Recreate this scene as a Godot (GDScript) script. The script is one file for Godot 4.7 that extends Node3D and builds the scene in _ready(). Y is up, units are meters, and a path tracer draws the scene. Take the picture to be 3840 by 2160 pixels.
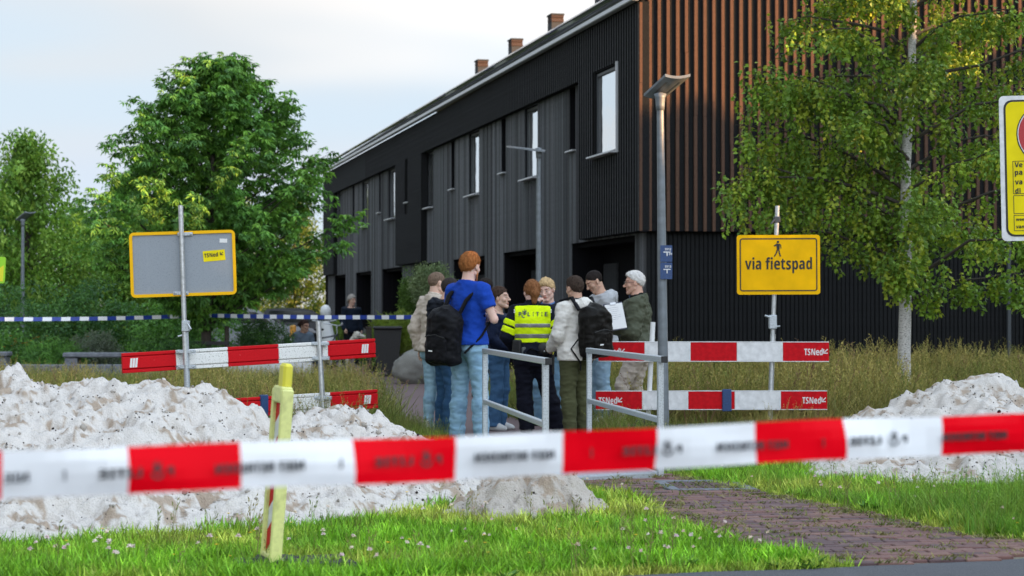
extends Node3D

var rng := RandomNumberGenerator.new()
var M := {}
var used_names := {}
var EYE := 1.35

# ---------------------------------------------------------------- mesh builder
class MB:
	var v := PackedVector3Array()
	var n := PackedVector3Array()
	var c := PackedColorArray()
	var ix := PackedInt32Array()
	var col := Color(1, 1, 1)
	func tri(a: Vector3, b: Vector3, d: Vector3) -> void:
		var nn := (b - a).cross(d - a).normalized()
		var k := v.size()
		v.push_back(a); v.push_back(b); v.push_back(d)
		for i in 3:
			n.push_back(nn); c.push_back(col)
		ix.push_back(k); ix.push_back(k + 2); ix.push_back(k + 1)
	func quad(a: Vector3, b: Vector3, d: Vector3, e: Vector3) -> void:
		var nn := (b - a).cross(e - a).normalized()
		var k := v.size()
		v.push_back(a); v.push_back(b); v.push_back(d); v.push_back(e)
		for i in 4:
			n.push_back(nn); c.push_back(col)
		for i in [0, 2, 1, 0, 3, 2]:
			ix.push_back(k + i)
	func box(ctr: Vector3, size: Vector3, b := Basis()) -> void:
		var h := size * 0.5
		var p := []
		for i in 8:
			p.push_back(ctr + b * Vector3(h.x if i & 1 else -h.x, h.y if i & 2 else -h.y, h.z if i & 4 else -h.z))
		quad(p[4], p[5], p[7], p[6]); quad(p[1], p[0], p[2], p[3])
		quad(p[5], p[1], p[3], p[7]); quad(p[0], p[4], p[6], p[2])
		quad(p[6], p[7], p[3], p[2]); quad(p[0], p[1], p[5], p[4])
	# a box whose edges are cut off by r
	func cbox(ctr: Vector3, size: Vector3, r: float, b := Basis()) -> void:
		var h := size * 0.5
		var f := func(x: float, y: float, z: float) -> Vector3: return ctr + b * Vector3(x, y, z)
		for s in [-1.0, 1.0]:
			var X: float = h.x; var Y: float = h.y; var Z: float = h.z
			_q(f.call(s * X, -Y + r, -Z + r), f.call(s * X, Y - r, -Z + r), f.call(s * X, Y - r, Z - r), f.call(s * X, -Y + r, Z - r), b * Vector3(s, 0, 0))
			_q(f.call(-X + r, s * Y, -Z + r), f.call(X - r, s * Y, -Z + r), f.call(X - r, s * Y, Z - r), f.call(-X + r, s * Y, Z - r), b * Vector3(0, s, 0))
			_q(f.call(-X + r, -Y + r, s * Z), f.call(X - r, -Y + r, s * Z), f.call(X - r, Y - r, s * Z), f.call(-X + r, Y - r, s * Z), b * Vector3(0, 0, s))
			for t in [-1.0, 1.0]:
				_q(f.call(s * X, t * (Y - r), -Z + r), f.call(s * X, t * (Y - r), Z - r), f.call(s * (X - r), t * Y, Z - r), f.call(s * (X - r), t * Y, -Z + r), b * Vector3(s, t, 0))
				_q(f.call(s * X, -Y + r, t * (Z - r)), f.call(s * X, Y - r, t * (Z - r)), f.call(s * (X - r), Y - r, t * Z), f.call(s * (X - r), -Y + r, t * Z), b * Vector3(s, 0, t))
				_q(f.call(-X + r, s * Y, t * (Z - r)), f.call(X - r, s * Y, t * (Z - r)), f.call(X - r, s * (Y - r), t * Z), f.call(-X + r, s * (Y - r), t * Z), b * Vector3(0, s, t))
				for u in [-1.0, 1.0]:
					var a: Vector3 = f.call(s * X, t * (Y - r), u * (Z - r))
					var d: Vector3 = f.call(s * (X - r), t * Y, u * (Z - r))
					var e: Vector3 = f.call(s * (X - r), t * (Y - r), u * Z)
					if (d - a).cross(e - a).dot(b * Vector3(s, t, u)) > 0: tri(a, d, e)
					else: tri(a, e, d)
	func _q(a: Vector3, b: Vector3, d: Vector3, e: Vector3, out: Vector3) -> void:
		if (b - a).cross(e - a).dot(out) > 0: quad(a, b, d, e)
		else: quad(a, e, d, b)
	# a smooth tube through pts, radii rs, flattened by oval across 'side'
	func tube(pts: Array, rs: Array, seg := 8, caps := true, oval := 1.0) -> void:
		var m := pts.size()
		var base := v.size()
		var up := Vector3(0.013, 1, 0.007)
		var t0: Vector3 = (pts[1] - pts[0]).normalized()
		if absf(t0.dot(up)) > 0.95: up = Vector3(1, 0, 0.01)
		var side := t0.cross(up).normalized()
		for i in m:
			var t: Vector3 = (pts[mini(i + 1, m - 1)] - pts[maxi(i - 1, 0)]).normalized()
			side = (side - t * side.dot(t)).normalized()
			var w := t.cross(side).normalized()
			for k in seg + 1:
				var a := TAU * k / seg
				var nn := side * cos(a) + w * sin(a) * oval
				v.push_back(pts[i] + nn * rs[i])
				n.push_back((side * cos(a) * oval + w * sin(a)).normalized()); c.push_back(col)
		for i in m - 1:
			for k in seg:
				var a := base + i * (seg + 1) + k
				var b := a + seg + 1
				for q in [a, b + 1, a + 1, a, b, b + 1]: ix.push_back(q)
		if caps:
			for e in [0, m - 1]:
				var ct: Vector3 = pts[e]
				for k in seg:
					var a := v[base + e * (seg + 1) + k]
					var b := v[base + e * (seg + 1) + k + 1]
					if e == 0: tri(ct, b, a)
					else: tri(ct, a, b)
	# a lathe round y: profile of Vector2(r, y) from below upwards
	func lathe(o: Vector3, prof: Array, seg := 12, b := Basis()) -> void:
		var base := v.size()
		for i in prof.size():
			var t: Vector2 = prof[mini(i + 1, prof.size() - 1)] - prof[maxi(i - 1, 0)]
			for k in seg + 1:
				var a := TAU * k / seg
				var dir := Vector3(cos(a), 0, sin(a))
				v.push_back(o + b * (dir * prof[i].x + Vector3(0, prof[i].y, 0)))
				n.push_back((b * (dir * t.y - Vector3(0, t.x, 0))).normalized()); c.push_back(col)
		for i in prof.size() - 1:
			for k in seg:
				var a := base + i * (seg + 1) + k
				var d := a + seg + 1
				for q in [a, a + 1, d + 1, a, d + 1, d]: ix.push_back(q)
	# a flat outline (counter-clockwise in x,y) pushed out along z by depth
	func prism(poly: PackedVector2Array, z0: float, z1: float, xf := Transform3D()) -> void:
		var t := Geometry2D.triangulate_polygon(poly)
		for i in range(0, t.size(), 3):
			var a := poly[t[i]]; var b := poly[t[i + 1]]; var d := poly[t[i + 2]]
			if (b - a).cross(d - a) < 0:
				var e := b; b = d; d = e
			tri(xf * Vector3(a.x, a.y, z1), xf * Vector3(b.x, b.y, z1), xf * Vector3(d.x, d.y, z1))
			tri(xf * Vector3(a.x, a.y, z0), xf * Vector3(d.x, d.y, z0), xf * Vector3(b.x, b.y, z0))
		var ar := 0.0
		for i in poly.size(): ar += poly[i].cross(poly[(i + 1) % poly.size()])
		for i in poly.size():
			var a := poly[i]; var b := poly[(i + 1) % poly.size()]
			if ar < 0:
				var e := a; a = b; b = e
			quad(xf * Vector3(a.x, a.y, z0), xf * Vector3(b.x, b.y, z0), xf * Vector3(b.x, b.y, z1), xf * Vector3(a.x, a.y, z1))
	func blob(o: Vector3, r: Vector3, seg := 8, rings := 5, b := Basis()) -> void:
		var base := v.size()
		for i in rings + 1:
			var p := PI * i / rings
			for k in seg + 1:
				var a := TAU * k / seg
				var u := Vector3(sin(p) * cos(a), -cos(p), sin(p) * sin(a))
				v.push_back(o + b * (u * r)); n.push_back((b * (u / r)).normalized()); c.push_back(col)
		for i in rings:
			for k in seg:
				var a := base + i * (seg + 1) + k
				var d := a + seg + 1
				for q in [a, a + 1, d + 1, a, d + 1, d]: ix.push_back(q)
	func add(o: MB, xf: Transform3D) -> void:
		var k := v.size()
		for i in o.v.size():
			v.push_back(xf * o.v[i]); n.push_back((xf.basis * o.n[i]).normalized()); c.push_back(o.c[i])
		for i in o.ix: ix.push_back(i + k)
	func mesh() -> ArrayMesh:
		var a := []
		a.resize(Mesh.ARRAY_MAX)
		a[Mesh.ARRAY_VERTEX] = v; a[Mesh.ARRAY_NORMAL] = n; a[Mesh.ARRAY_COLOR] = c; a[Mesh.ARRAY_INDEX] = ix
		var m := ArrayMesh.new()
		m.add_surface_from_arrays(Mesh.PRIMITIVE_TRIANGLES, a)
		return m

# ---------------------------------------------------------------- scene helpers
func numbered(called: String) -> String:
	if not used_names.has(called):
		used_names[called] = 0
		return called
	used_names[called] += 1
	return "%s_%03d" % [called, used_names[called]]

func tag(o: Node, label: String, category := "", group := "", kind := "") -> Node:
	if label: o.set_meta("label", label)
	if category: o.set_meta("category", category)
	if group: o.set_meta("group", group)
	if kind: o.set_meta("kind", kind)
	return o

func thing(called: String, label: String, category: String, at := Vector3.ZERO, turn := 0.0, group := "") -> Node3D:
	var o := Node3D.new()
	o.name = numbered(called)
	add_child(o)
	o.position = at
	o.rotation.y = turn
	tag(o, label, category, group)
	return o

func part(parent: Node, called: String, mesh, m: Material, at := Vector3.ZERO, b := Basis()) -> MeshInstance3D:
	var o := MeshInstance3D.new()
	o.name = numbered(called) if parent == self else called
	o.mesh = mesh.mesh() if mesh is MB else mesh
	o.material_override = m
	o.transform = Transform3D(b, at)
	parent.add_child(o, true)
	return o

func stuff_copies(parent: Node, called: String, mesh, m: Material, xfs: Array, cols: Array, label := "") -> MultiMeshInstance3D:
	var mm := MultiMesh.new()
	mm.transform_format = MultiMesh.TRANSFORM_3D
	mm.use_colors = true
	mm.mesh = mesh.mesh() if mesh is MB else mesh
	mm.instance_count = xfs.size()
	for i in xfs.size():
		mm.set_instance_transform(i, xfs[i])
		mm.set_instance_color(i, cols[i])
	var o := MultiMeshInstance3D.new()
	o.name = numbered(called) if parent == self else called
	o.multimesh = mm
	o.material_override = m
	parent.add_child(o, true)
	o.set_meta("kind", "stuff")
	if label: o.set_meta("label", label)
	return o

func lin(r: float, g: float, b: float) -> Color:
	return Color(r, g, b).linear_to_srgb()

func mat(c: Color, rough := 0.8, metal := 0.0, spec := 0.5) -> StandardMaterial3D:
	var m := StandardMaterial3D.new()
	m.albedo_color = c
	m.roughness = rough
	m.metallic = metal
	m.metallic_specular = spec
	return m

func vmat(rough := 0.8, spec := 0.5) -> StandardMaterial3D:
	var m := mat(Color.WHITE, rough, 0, spec)
	m.vertex_color_use_as_albedo = true
	return m

func leafmat(back := 0.6, rough := 0.55) -> StandardMaterial3D:
	var m := vmat(rough, 0.35)
	m.backlight_enabled = true
	m.backlight = Color(back, back, back * 0.75)
	m.cull_mode = BaseMaterial3D.CULL_DISABLED
	return m

func ntex(freq: float, seed_: int, cols: Array, octaves := 4, size := 512, normal := 0.0, cell := false) -> NoiseTexture2D:
	var f := FastNoiseLite.new()
	f.seed = seed_
	f.frequency = freq
	f.fractal_octaves = octaves
	f.noise_type = FastNoiseLite.TYPE_CELLULAR if cell else FastNoiseLite.TYPE_SIMPLEX_SMOOTH
	var t := NoiseTexture2D.new()
	t.width = size; t.height = size
	t.seamless = true
	t.noise = f
	if normal > 0.0:
		t.as_normal_map = true
		t.bump_strength = normal
	elif cols.size() > 1:
		var g := Gradient.new()
		g.offsets = PackedFloat32Array(); g.colors = PackedColorArray()
		var offs := PackedFloat32Array(); var cc := PackedColorArray()
		for i in cols.size():
			offs.push_back(float(i) / (cols.size() - 1)); cc.push_back(cols[i])
		g.offsets = offs; g.colors = cc
		t.color_ramp = g
	return t

# grain: a triplanar material with a colour noise and a relief noise
func grain(m: StandardMaterial3D, tex: Texture2D, scale: Vector3, world := false, bump: Texture2D = null, bs := 1.0) -> StandardMaterial3D:
	if tex: m.albedo_texture = tex
	m.uv1_triplanar = true
	m.uv1_world_triplanar = world
	m.uv1_scale = scale
	if bump:
		m.normal_enabled = true
		m.normal_texture = bump
		m.normal_scale = bs
	return m

func grey(v: float) -> Color: return Color(v, v, v)

func inside(x: float, z: float, poly: PackedVector2Array) -> bool:
	return Geometry2D.is_point_in_polygon(Vector2(x, z), poly)

func text_mesh(s: String, size: float, depth: float, bold := false, font := "Droid Sans") -> TextMesh:
	var t := TextMesh.new()
	var f := SystemFont.new()
	f.font_names = PackedStringArray([font])
	if bold: f.font_weight = 700
	t.font = f
	t.text = s
	t.font_size = 64
	t.pixel_size = size / 46.0
	t.depth = depth
	t.curve_step = 2.0
	return t
func _ready() -> void:
	rng.seed = 20240611
	setup_camera_and_light()
	setup_materials()
	build_ground()
	build_building()
	build_sand()
	build_offscreen_trees()
	build_trees()
	build_beds()
	build_grass()
	build_props()
	build_people()
	build_tape()

func setup_camera_and_light() -> void:
	var cam := Camera3D.new()
	cam.name = "camera"
	cam.position = Vector3(0, EYE, 0)
	cam.rotation_degrees.x = 0.66
	cam.fov = 16.49
	cam.near = 0.1
	cam.far = 1500
	add_child(cam)
	var at := CameraAttributesPhysical.new()
	at.frustum_focal_length = 70
	at.exposure_aperture = 4.0
	at.frustum_focus_distance = 16.0
	cam.attributes = at
	cam.fov = 16.49
	cam.current = true
	# sky: bright thin cloud, bluer above left, a grey-blue bank near the horizon
	var w := 768; var h := 384
	var img := Image.create(w, h, false, Image.FORMAT_RGBF)
	var f := FastNoiseLite.new()
	f.seed = 5; f.frequency = 1.0; f.fractal_octaves = 5
	for y in h:
		var el := (0.5 - (y + 0.5) / h) * PI
		for x in w:
			var az := (x + 0.5) / w * TAU - PI * 0.5
			var d := Vector3(cos(el) * cos(az), sin(el), cos(el) * sin(az))
			var s := maxf(d.y, 0.0)
			var blue := Color(0.33, 0.395, 0.455)
			var white := Color(0.512, 0.504, 0.498)
			var bank := Color(0.36, 0.40, 0.47)
			var n := f.get_noise_3d(d.x * 1.4, d.y * 8.0 / (0.35 + s), d.z * 1.4)
			var cloud := clampf(0.58 + n * 2.1, 0.0, 1.0)
			var c := blue.lerp(white, cloud)
			c = c.lerp(Color(0.32, 0.42, 0.55), smoothstep(0.16, 0.75, d.y) * 0.55)
			var low := f.get_noise_3d(d.x * 2.0 + 7.0, d.y * 14.0, d.z * 2.0)
			var b := clampf(1.0 - absf(d.y - 0.068) / 0.022, 0.0, 1.0) * clampf(0.5 + low * 2.0, 0.0, 1.0)
			c = c.lerp(bank, b * 0.75)
			c = c.lerp(Color(0.46, 0.455, 0.45), clampf(1.0 - d.y / 0.05, 0.0, 1.0) * 0.6)
			# the air is brighter on the sun's side of the sky
			var g := 0.5 + 0.5 * (d.x * 0.93 + d.z * 0.36) / 0.997
			c = c * lerpf(0.36, 2.2, pow(g, 1.5))
			c.a = 1.0
			if d.y < 0.0: c = Color(0.12, 0.13, 0.1)
			img.set_pixel(x, y, c)
	var pano := PanoramaSkyMaterial.new()
	pano.panorama = ImageTexture.create_from_image(img)
	var sky := Sky.new()
	sky.sky_material = pano
	var env := Environment.new()
	env.background_mode = Environment.BG_SKY
	env.sky = sky
	env.tonemap_mode = Environment.TONE_MAPPER_LINEAR
	env.tonemap_exposure = 3.1
	env.sdfgi_enabled = true
	env.ssao_enabled = true
	env.ssil_enabled = true
	var we := WorldEnvironment.new()
	we.name = "world_environment"
	we.environment = env
	add_child(we)
	var sun := DirectionalLight3D.new()
	sun.name = "sun"
	sun.light_energy = 1.6
	sun.light_color = Color(1.0, 0.76, 0.5)
	sun.light_angular_distance = 0.5
	sun.shadow_enabled = true
	add_child(sun)
	# low evening sun from the right, a little behind the camera
	var to_sun := Vector3(0.93, 0.19, 0.36).normalized()
	sun.look_at_from_position(to_sun * 50.0, Vector3.ZERO)

func setup_materials() -> void:
	M.steel = grain(mat(lin(0.58, 0.60, 0.62), 0.36, 0.7), ntex(0.02, 3, [grey(0.78), grey(1.0), grey(0.86)], 4, 256), Vector3.ONE * 2.5)
	M.galv = grain(mat(lin(0.50, 0.54, 0.58), 0.45, 0.5), ntex(0.05, 4, [grey(0.7), grey(1.0), grey(0.85)], 3, 256, 0.0, true), Vector3.ONE * 4.0)
	M.lamp_paint = grain(mat(lin(0.20, 0.225, 0.25), 0.5, 0.2), ntex(0.02, 5, [grey(0.82), grey(1.0)], 4, 256), Vector3.ONE * 1.5)
	M.lamp_dark = mat(lin(0.09, 0.10, 0.11), 0.5, 0.2)
	M.black_plastic = grain(mat(lin(0.02, 0.02, 0.022), 0.6), ntex(0.03, 6, [grey(0.6), grey(1.0)], 4, 256), Vector3.ONE * 3.0)
	M.rubber = grain(mat(lin(0.03, 0.03, 0.032), 0.85), ntex(0.03, 6, [grey(0.5), grey(1.3)], 4, 256), Vector3.ONE * 3.0)
	M.foil_red = grain(mat(lin(0.62, 0.008, 0.016), 0.38, 0, 0.2), ntex(0.03, 7, [grey(0.86), grey(1.0)], 4, 256), Vector3.ONE * 2.0)
	M.foil_white = grain(mat(lin(0.80, 0.80, 0.82), 0.4), ntex(0.02, 8, [grey(0.86), grey(1.0)], 5, 256), Vector3.ONE * 2.0)
	M.scuffed_red = grain(mat(Color.WHITE, 0.45, 0, 0.2), ntex(0.035, 9, [lin(0.6, 0.56, 0.52), lin(0.55, 0.010, 0.016), lin(0.55, 0.010, 0.016), lin(0.58, 0.010, 0.016), lin(0.54, 0.010, 0.016), lin(0.50, 0.010, 0.014), lin(0.56, 0.012, 0.018), lin(0.3, 0.02, 0.02)], 4, 512), Vector3.ONE * 2.2)
	M.scuffed_white = grain(mat(Color.WHITE, 0.45), ntex(0.04, 10, [lin(0.1, 0.1, 0.1), lin(0.2, 0.19, 0.17), lin(0.70, 0.69, 0.67), lin(0.76, 0.75, 0.73), lin(0.78, 0.77, 0.76), lin(0.76, 0.76, 0.75), lin(0.66, 0.64, 0.6), lin(0.5, 0.47, 0.42)], 4, 512), Vector3.ONE * 2.4)
	M.sticker_white = mat(lin(0.7, 0.7, 0.7), 0.5)
	M.sign_yellow = grain(mat(lin(0.97, 0.52, 0.002), 0.4, 0, 0.2), ntex(0.012, 11, [grey(0.9), grey(1.0)], 4, 256), Vector3.ONE)
	M.sign_edge_yellow = mat(lin(0.85, 0.46, 0.01), 0.45, 0, 0.2)
	M.sign_lemon = grain(mat(lin(0.88, 0.72, 0.01), 0.4, 0, 0.2), ntex(0.012, 12, [grey(0.9), grey(1.0)], 4, 256), Vector3.ONE)
	M.sign_back = grain(mat(lin(0.27, 0.30, 0.34), 0.5, 0.3), ntex(0.08, 13, [grey(0.84), grey(1.0), grey(0.9)], 3, 512), Vector3.ONE * 1.3)
	M.ink = mat(lin(0.008, 0.008, 0.009), 0.5)
	M.blue_tag = grain(mat(lin(0.02, 0.07, 0.22), 0.45), ntex(0.03, 14, [grey(0.7), grey(1.0)], 4, 256), Vector3.ONE * 6.0)
	M.white_paint = mat(lin(0.72, 0.72, 0.72), 0.45)
	M.beacon = grain(mat(lin(0.72, 0.74, 0.27), 0.5), ntex(0.02, 15, [grey(0.85), grey(1.0), grey(0.93)], 4, 256), Vector3.ONE * 2.0)
	M.beacon_top = mat(lin(0.68, 0.62, 0.05), 0.5)
	M.leaf = leafmat(0.75, 0.42)
	M.grass = leafmat(0.5, 0.6)
	M.bark_birch = grain(mat(Color.WHITE, 0.7), ntex(0.03, 16, [lin(0.02, 0.02, 0.02), lin(0.04, 0.04, 0.04), lin(0.42, 0.40, 0.38), lin(0.58, 0.56, 0.54), lin(0.62, 0.61, 0.59), lin(0.56, 0.55, 0.53), lin(0.4, 0.38, 0.36)], 4, 512), Vector3(1.6, 4.5, 1.6), false, ntex(0.05, 17, [], 3, 256, 6.0), 0.6)
	M.bark = grain(mat(Color.WHITE, 0.9), ntex(0.05, 18, [lin(0.03, 0.025, 0.02), lin(0.09, 0.075, 0.06)], 4, 256), Vector3(5, 1.2, 5), false, ntex(0.05, 17, [], 3, 256, 6.0), 1.0)
	# stained timber; the grain runs up the boards
	var wood_n := ntex(0.03, 20, [], 4, 512, 5.0)
	M.batten = grain(mat(Color.WHITE, 0.72, 0, 0.12), ntex(0.03, 21, [lin(0.036, 0.025, 0.021), lin(0.115, 0.067, 0.048), lin(0.070, 0.044, 0.034)], 5, 512), Vector3(7, 0.7, 7), false, wood_n, 0.6)
	M.board_black = grain(mat(Color.WHITE, 0.75, 0, 0.12), ntex(0.03, 22, [lin(0.006, 0.0063, 0.007), lin(0.019, 0.0197, 0.021), lin(0.011, 0.0115, 0.0125)], 5, 512), Vector3(7, 0.7, 7), false, wood_n, 0.7)
	M.board_side = grain(mat(Color.WHITE, 0.7, 0, 0.12), ntex(0.03, 23, [lin(0.018, 0.019, 0.021), lin(0.06, 0.063, 0.068), lin(0.035, 0.037, 0.040)], 5, 512), Vector3(7, 0.7, 7), false, wood_n, 0.7)
	M.board_grey = grain(vmat(0.75, 0.15), ntex(0.03, 24, [grey(0.55), grey(1.0), grey(0.8), grey(1.1)], 5, 512), Vector3(6, 0.6, 6), false, wood_n, 0.8)
	M.dark_wall = mat(lin(0.010, 0.010, 0.012), 0.8, 0, 0.12)
	M.pane = grain(mat(lin(0.82, 0.84, 0.85), 0.03, 0.9, 1.0), null, Vector3.ONE * 0.6, false, ntex(0.012, 40, [], 2, 256, 3.0), 0.12)
	M.pane_dark = mat(lin(0.03, 0.035, 0.035), 0.04, 0.0, 1.0)
	M.frame_dark = mat(lin(0.045, 0.052, 0.06), 0.5)
	M.alu = mat(lin(0.55, 0.57, 0.6), 0.4, 0.4)
	M.roof_dark = grain(mat(lin(0.05, 0.055, 0.062), 0.6), ntex(0.03, 25, [grey(0.7), grey(1.1)], 4, 256), Vector3.ONE)
	M.solar = mat(lin(0.012, 0.02, 0.045), 0.12, 0.1, 0.9)
	M.render_dark = mat(lin(0.03, 0.034, 0.04), 0.8)
	M.brick_red = grain(mat(Color.WHITE, 0.9), ntex(0.05, 26, [lin(0.035, 0.022, 0.019), lin(0.075, 0.042, 0.032)], 4, 256), Vector3.ONE * 3.0)
	M.asphalt = grain(mat(Color.WHITE, 0.95), ntex(0.22, 27, [lin(0.05, 0.053, 0.06), lin(0.13, 0.135, 0.15), lin(0.085, 0.088, 0.1), lin(0.2, 0.2, 0.22)], 3, 512), Vector3.ONE * 0.9, true, ntex(0.3, 28, [], 3, 512, 8.0), 1.0)
	M.soil = grain(mat(Color.WHITE, 1.0), ntex(0.02, 29, [lin(0.03, 0.035, 0.012), lin(0.06, 0.07, 0.022), lin(0.10, 0.085, 0.045)], 5, 512), Vector3.ONE * 0.35, true)
	M.sandbed = grain(mat(Color.WHITE, 1.0), ntex(0.08, 30, [lin(0.09, 0.08, 0.055), lin(0.2, 0.17, 0.13), lin(0.06, 0.07, 0.03)], 4, 512), Vector3.ONE * 1.0, true)
	M.paving_far = grain(mat(Color.WHITE, 0.9), ntex(0.06, 31, [lin(0.075, 0.05, 0.055), lin(0.13, 0.085, 0.085), lin(0.10, 0.068, 0.072)], 4, 512), Vector3(0.5, 0.5, 1.4), true)
	M.sand = grain(vmat(1.0, 0.2), ntex(0.10, 32, [lin(0.62, 0.60, 0.58), lin(0.95, 0.935, 0.93), lin(0.86, 0.845, 0.83)], 4, 512), Vector3.ONE * 1.1, true, ntex(0.12, 33, [], 4, 512, 10.0), 0.5)
	M.clod = grain(vmat(1.0, 0.2), ntex(0.10, 34, [grey(0.6), grey(1.0)], 4, 256), Vector3.ONE * 6.0)
	M.stone = grain(mat(Color.WHITE, 0.9), ntex(0.05, 35, [lin(0.05, 0.055, 0.05), lin(0.30, 0.29, 0.27), lin(0.13, 0.135, 0.12), lin(0.46, 0.45, 0.43)], 5, 512), Vector3.ONE * 2.2, false, ntex(0.06, 36, [], 4, 512, 8.0), 1.0)
	M.concrete = grain(mat(Color.WHITE, 0.9), ntex(0.03, 37, [lin(0.10, 0.11, 0.13), lin(0.2, 0.21, 0.235)], 5, 256), Vector3.ONE * 1.2)
	M.pale_stone = grain(mat(Color.WHITE, 0.9), ntex(0.03, 38, [lin(0.3, 0.29, 0.28), lin(0.5, 0.49, 0.48)], 5, 256), Vector3.ONE * 2.0)
	M.skin_dummy = mat(lin(0.5, 0.3, 0.22), 0.55)
# ---------------------------------------------------------------- ground, road, path
var PATH := PackedVector2Array([Vector2(0.30, -15.3), Vector2(0.67, -14.7), Vector2(0.97, -13.78), Vector2(1.10, -12.6), Vector2(1.17, -11.9), Vector2(1.30, -11.4), Vector2(1.53, -10.9), Vector2(1.8, -10.45), Vector2(3.9, -10.95), Vector2(3.3, -11.2), Vector2(2.69, -11.88), Vector2(2.38, -13.03), Vector2(2.11, -13.83), Vector2(1.66, -15.07), Vector2(1.35, -16.05), Vector2(1.2, -16.6), Vector2(0.2, -16.6)])
var PLAZA := PackedVector2Array([Vector2(-0.45, -19.3), Vector2(1.05, -19.6), Vector2(0.9, -21.4), Vector2(0.35, -23.5), Vector2(-0.3, -26.5), Vector2(-0.2, -30.0), Vector2(0.6, -32.6), Vector2(2.6, -34.2), Vector2(-7.6, -78.5), Vector2(-13.0, -78.0), Vector2(-5.5, -52.0), Vector2(-4.3, -44.0), Vector2(-3.4, -38.0), Vector2(-2.4, -30.0), Vector2(-1.65, -25.2), Vector2(-1.0, -22.0)])
var sand_noise := FastNoiseLite.new()
var lump_noise := FastNoiseLite.new()

func road_edge(x: float) -> float:
	return -(9.86 + 0.33 * x + 0.03 * sin(x * 2.3) + 0.02 * sin(x * 7.1))

func sheet(poly: PackedVector2Array, y: float) -> MB:
	var b := MB.new()
	var t := Geometry2D.triangulate_polygon(poly)
	for i in range(0, t.size(), 3):
		var p := poly[t[i]]; var q := poly[t[i + 1]]; var r := poly[t[i + 2]]
		var P := Vector3(p.x, y, p.y); var Q := Vector3(q.x, y, q.y); var R := Vector3(r.x, y, r.y)
		if (Q - P).cross(R - P).y < 0: b.tri(P, R, Q)
		else: b.tri(P, Q, R)
	return b

func build_ground() -> void:
	var g := MB.new()
	g.quad(Vector3(-500, 0, 60), Vector3(500, 0, 60), Vector3(500, 0, -900), Vector3(-500, 0, -900))
	tag(part(self, "ground", g, M.soil), "", "", "", "structure")
	# the cycle road the camera stands on
	var road := PackedVector2Array()
	for i in 121:
		var x := -30.0 + 0.5 * i
		road.push_back(Vector2(x, road_edge(x)))
	road.push_back(Vector2(30, 6)); road.push_back(Vector2(-30, 6))
	tag(part(self, "road", sheet(road, 0.010), M.asphalt), "", "", "", "structure")
	# brick path: single clinkers in a sand bed
	var path := Node3D.new()
	path.name = "path"
	add_child(path)
	tag(path, "", "", "", "structure")
	part(path, "bed", sheet(PATH, 0.004), M.sandbed)
	var mats := []
	for k in 6:
		var base: Color = [Color(0.115, 0.060, 0.056), Color(0.14, 0.072, 0.064), Color(0.095, 0.055, 0.058), Color(0.125, 0.076, 0.072), Color(0.08, 0.048, 0.05), Color(0.155, 0.085, 0.070)][k]
		mats.push_back(grain(mat(Color.WHITE, 0.88), ntex(0.05, 50 + k, [lin(base.r * 0.7, base.g * 0.7, base.b * 0.7), lin(base.r * 1.25, base.g * 1.25, base.b * 1.25), lin(base.r, base.g, base.b)], 4, 128), Vector3.ONE * 4.0, true))
	var bm := MB.new()
	bm.cbox(Vector3.ZERO, Vector3(0.197, 0.05, 0.096), 0.005)
	var bmesh := bm.mesh()
	var spots := []
	var rot := Basis(Vector3.UP, 0.09)
	for r in range(-45, 46):
		for k in range(-24, 25):
			var l := Vector3(k * 0.204 + (0.102 if r % 2 else 0.0), 0, r * 0.103)
			var p := Vector3(1.6, 0, -13.0) + rot * l
			if not inside(p.x, p.z, PATH) or p.z > road_edge(p.x) - 0.03: continue
			if absf(p.x - 1.47) < 0.36 and absf(p.z + 15.2) < 0.42: continue
			if p.x < 1.2 and p.z < -15.75: continue
			spots.push_back(p)
	spots.sort_custom(func(a, b): return a.z > b.z)
	var rest := MB.new()
	for i in spots.size():
		var p: Vector3 = spots[i]
		var bb := Basis.from_euler(Vector3(rng.randfn(0, 0.012), 0.09 + rng.randfn(0, 0.012), rng.randfn(0, 0.010)))
		p.y = -0.004 + rng.randfn(0, 0.0022)
		if i < 300:
			part(path, "brick", bmesh, mats[rng.randi() % 6], p, bb)
		else:
			rest.cbox(p, Vector3(0.197, 0.05, 0.096), 0.005, bb)
	if rest.v.size():
		part(path, "far_bricks", rest, mats[1]).set_meta("kind", "stuff")
	# paved yard beyond the bridge
	tag(part(self, "pavement", sheet(PLAZA, 0.006), M.paving_far), "", "", "", "structure")
	# drain cover in the path
	var d := thing("drain_cover", "dark square drain cover with pale stone rim in the brick path", "drain cover", Vector3(1.47, 0.0, -15.2), 0.09)
	var fr := MB.new()
	for s in [-1, 1]:
		fr.cbox(Vector3(0, 0.0, s * 0.37), Vector3(0.66, 0.05, 0.08), 0.006)
		fr.cbox(Vector3(s * 0.29, 0.0, 0), Vector3(0.08, 0.05, 0.66), 0.006)
	part(d, "rim", fr, M.concrete)
	var pl := MB.new()
	pl.cbox(Vector3(0, -0.006, 0), Vector3(0.5, 0.04, 0.66), 0.004)
	for i in 7:
		for k in 5:
			pl.cbox(Vector3(-0.2 + k * 0.1, 0.016, -0.27 + i * 0.09), Vector3(0.085, 0.008, 0.072), 0.003)
	part(d, "cover_plate", pl, mats[4])

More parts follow.
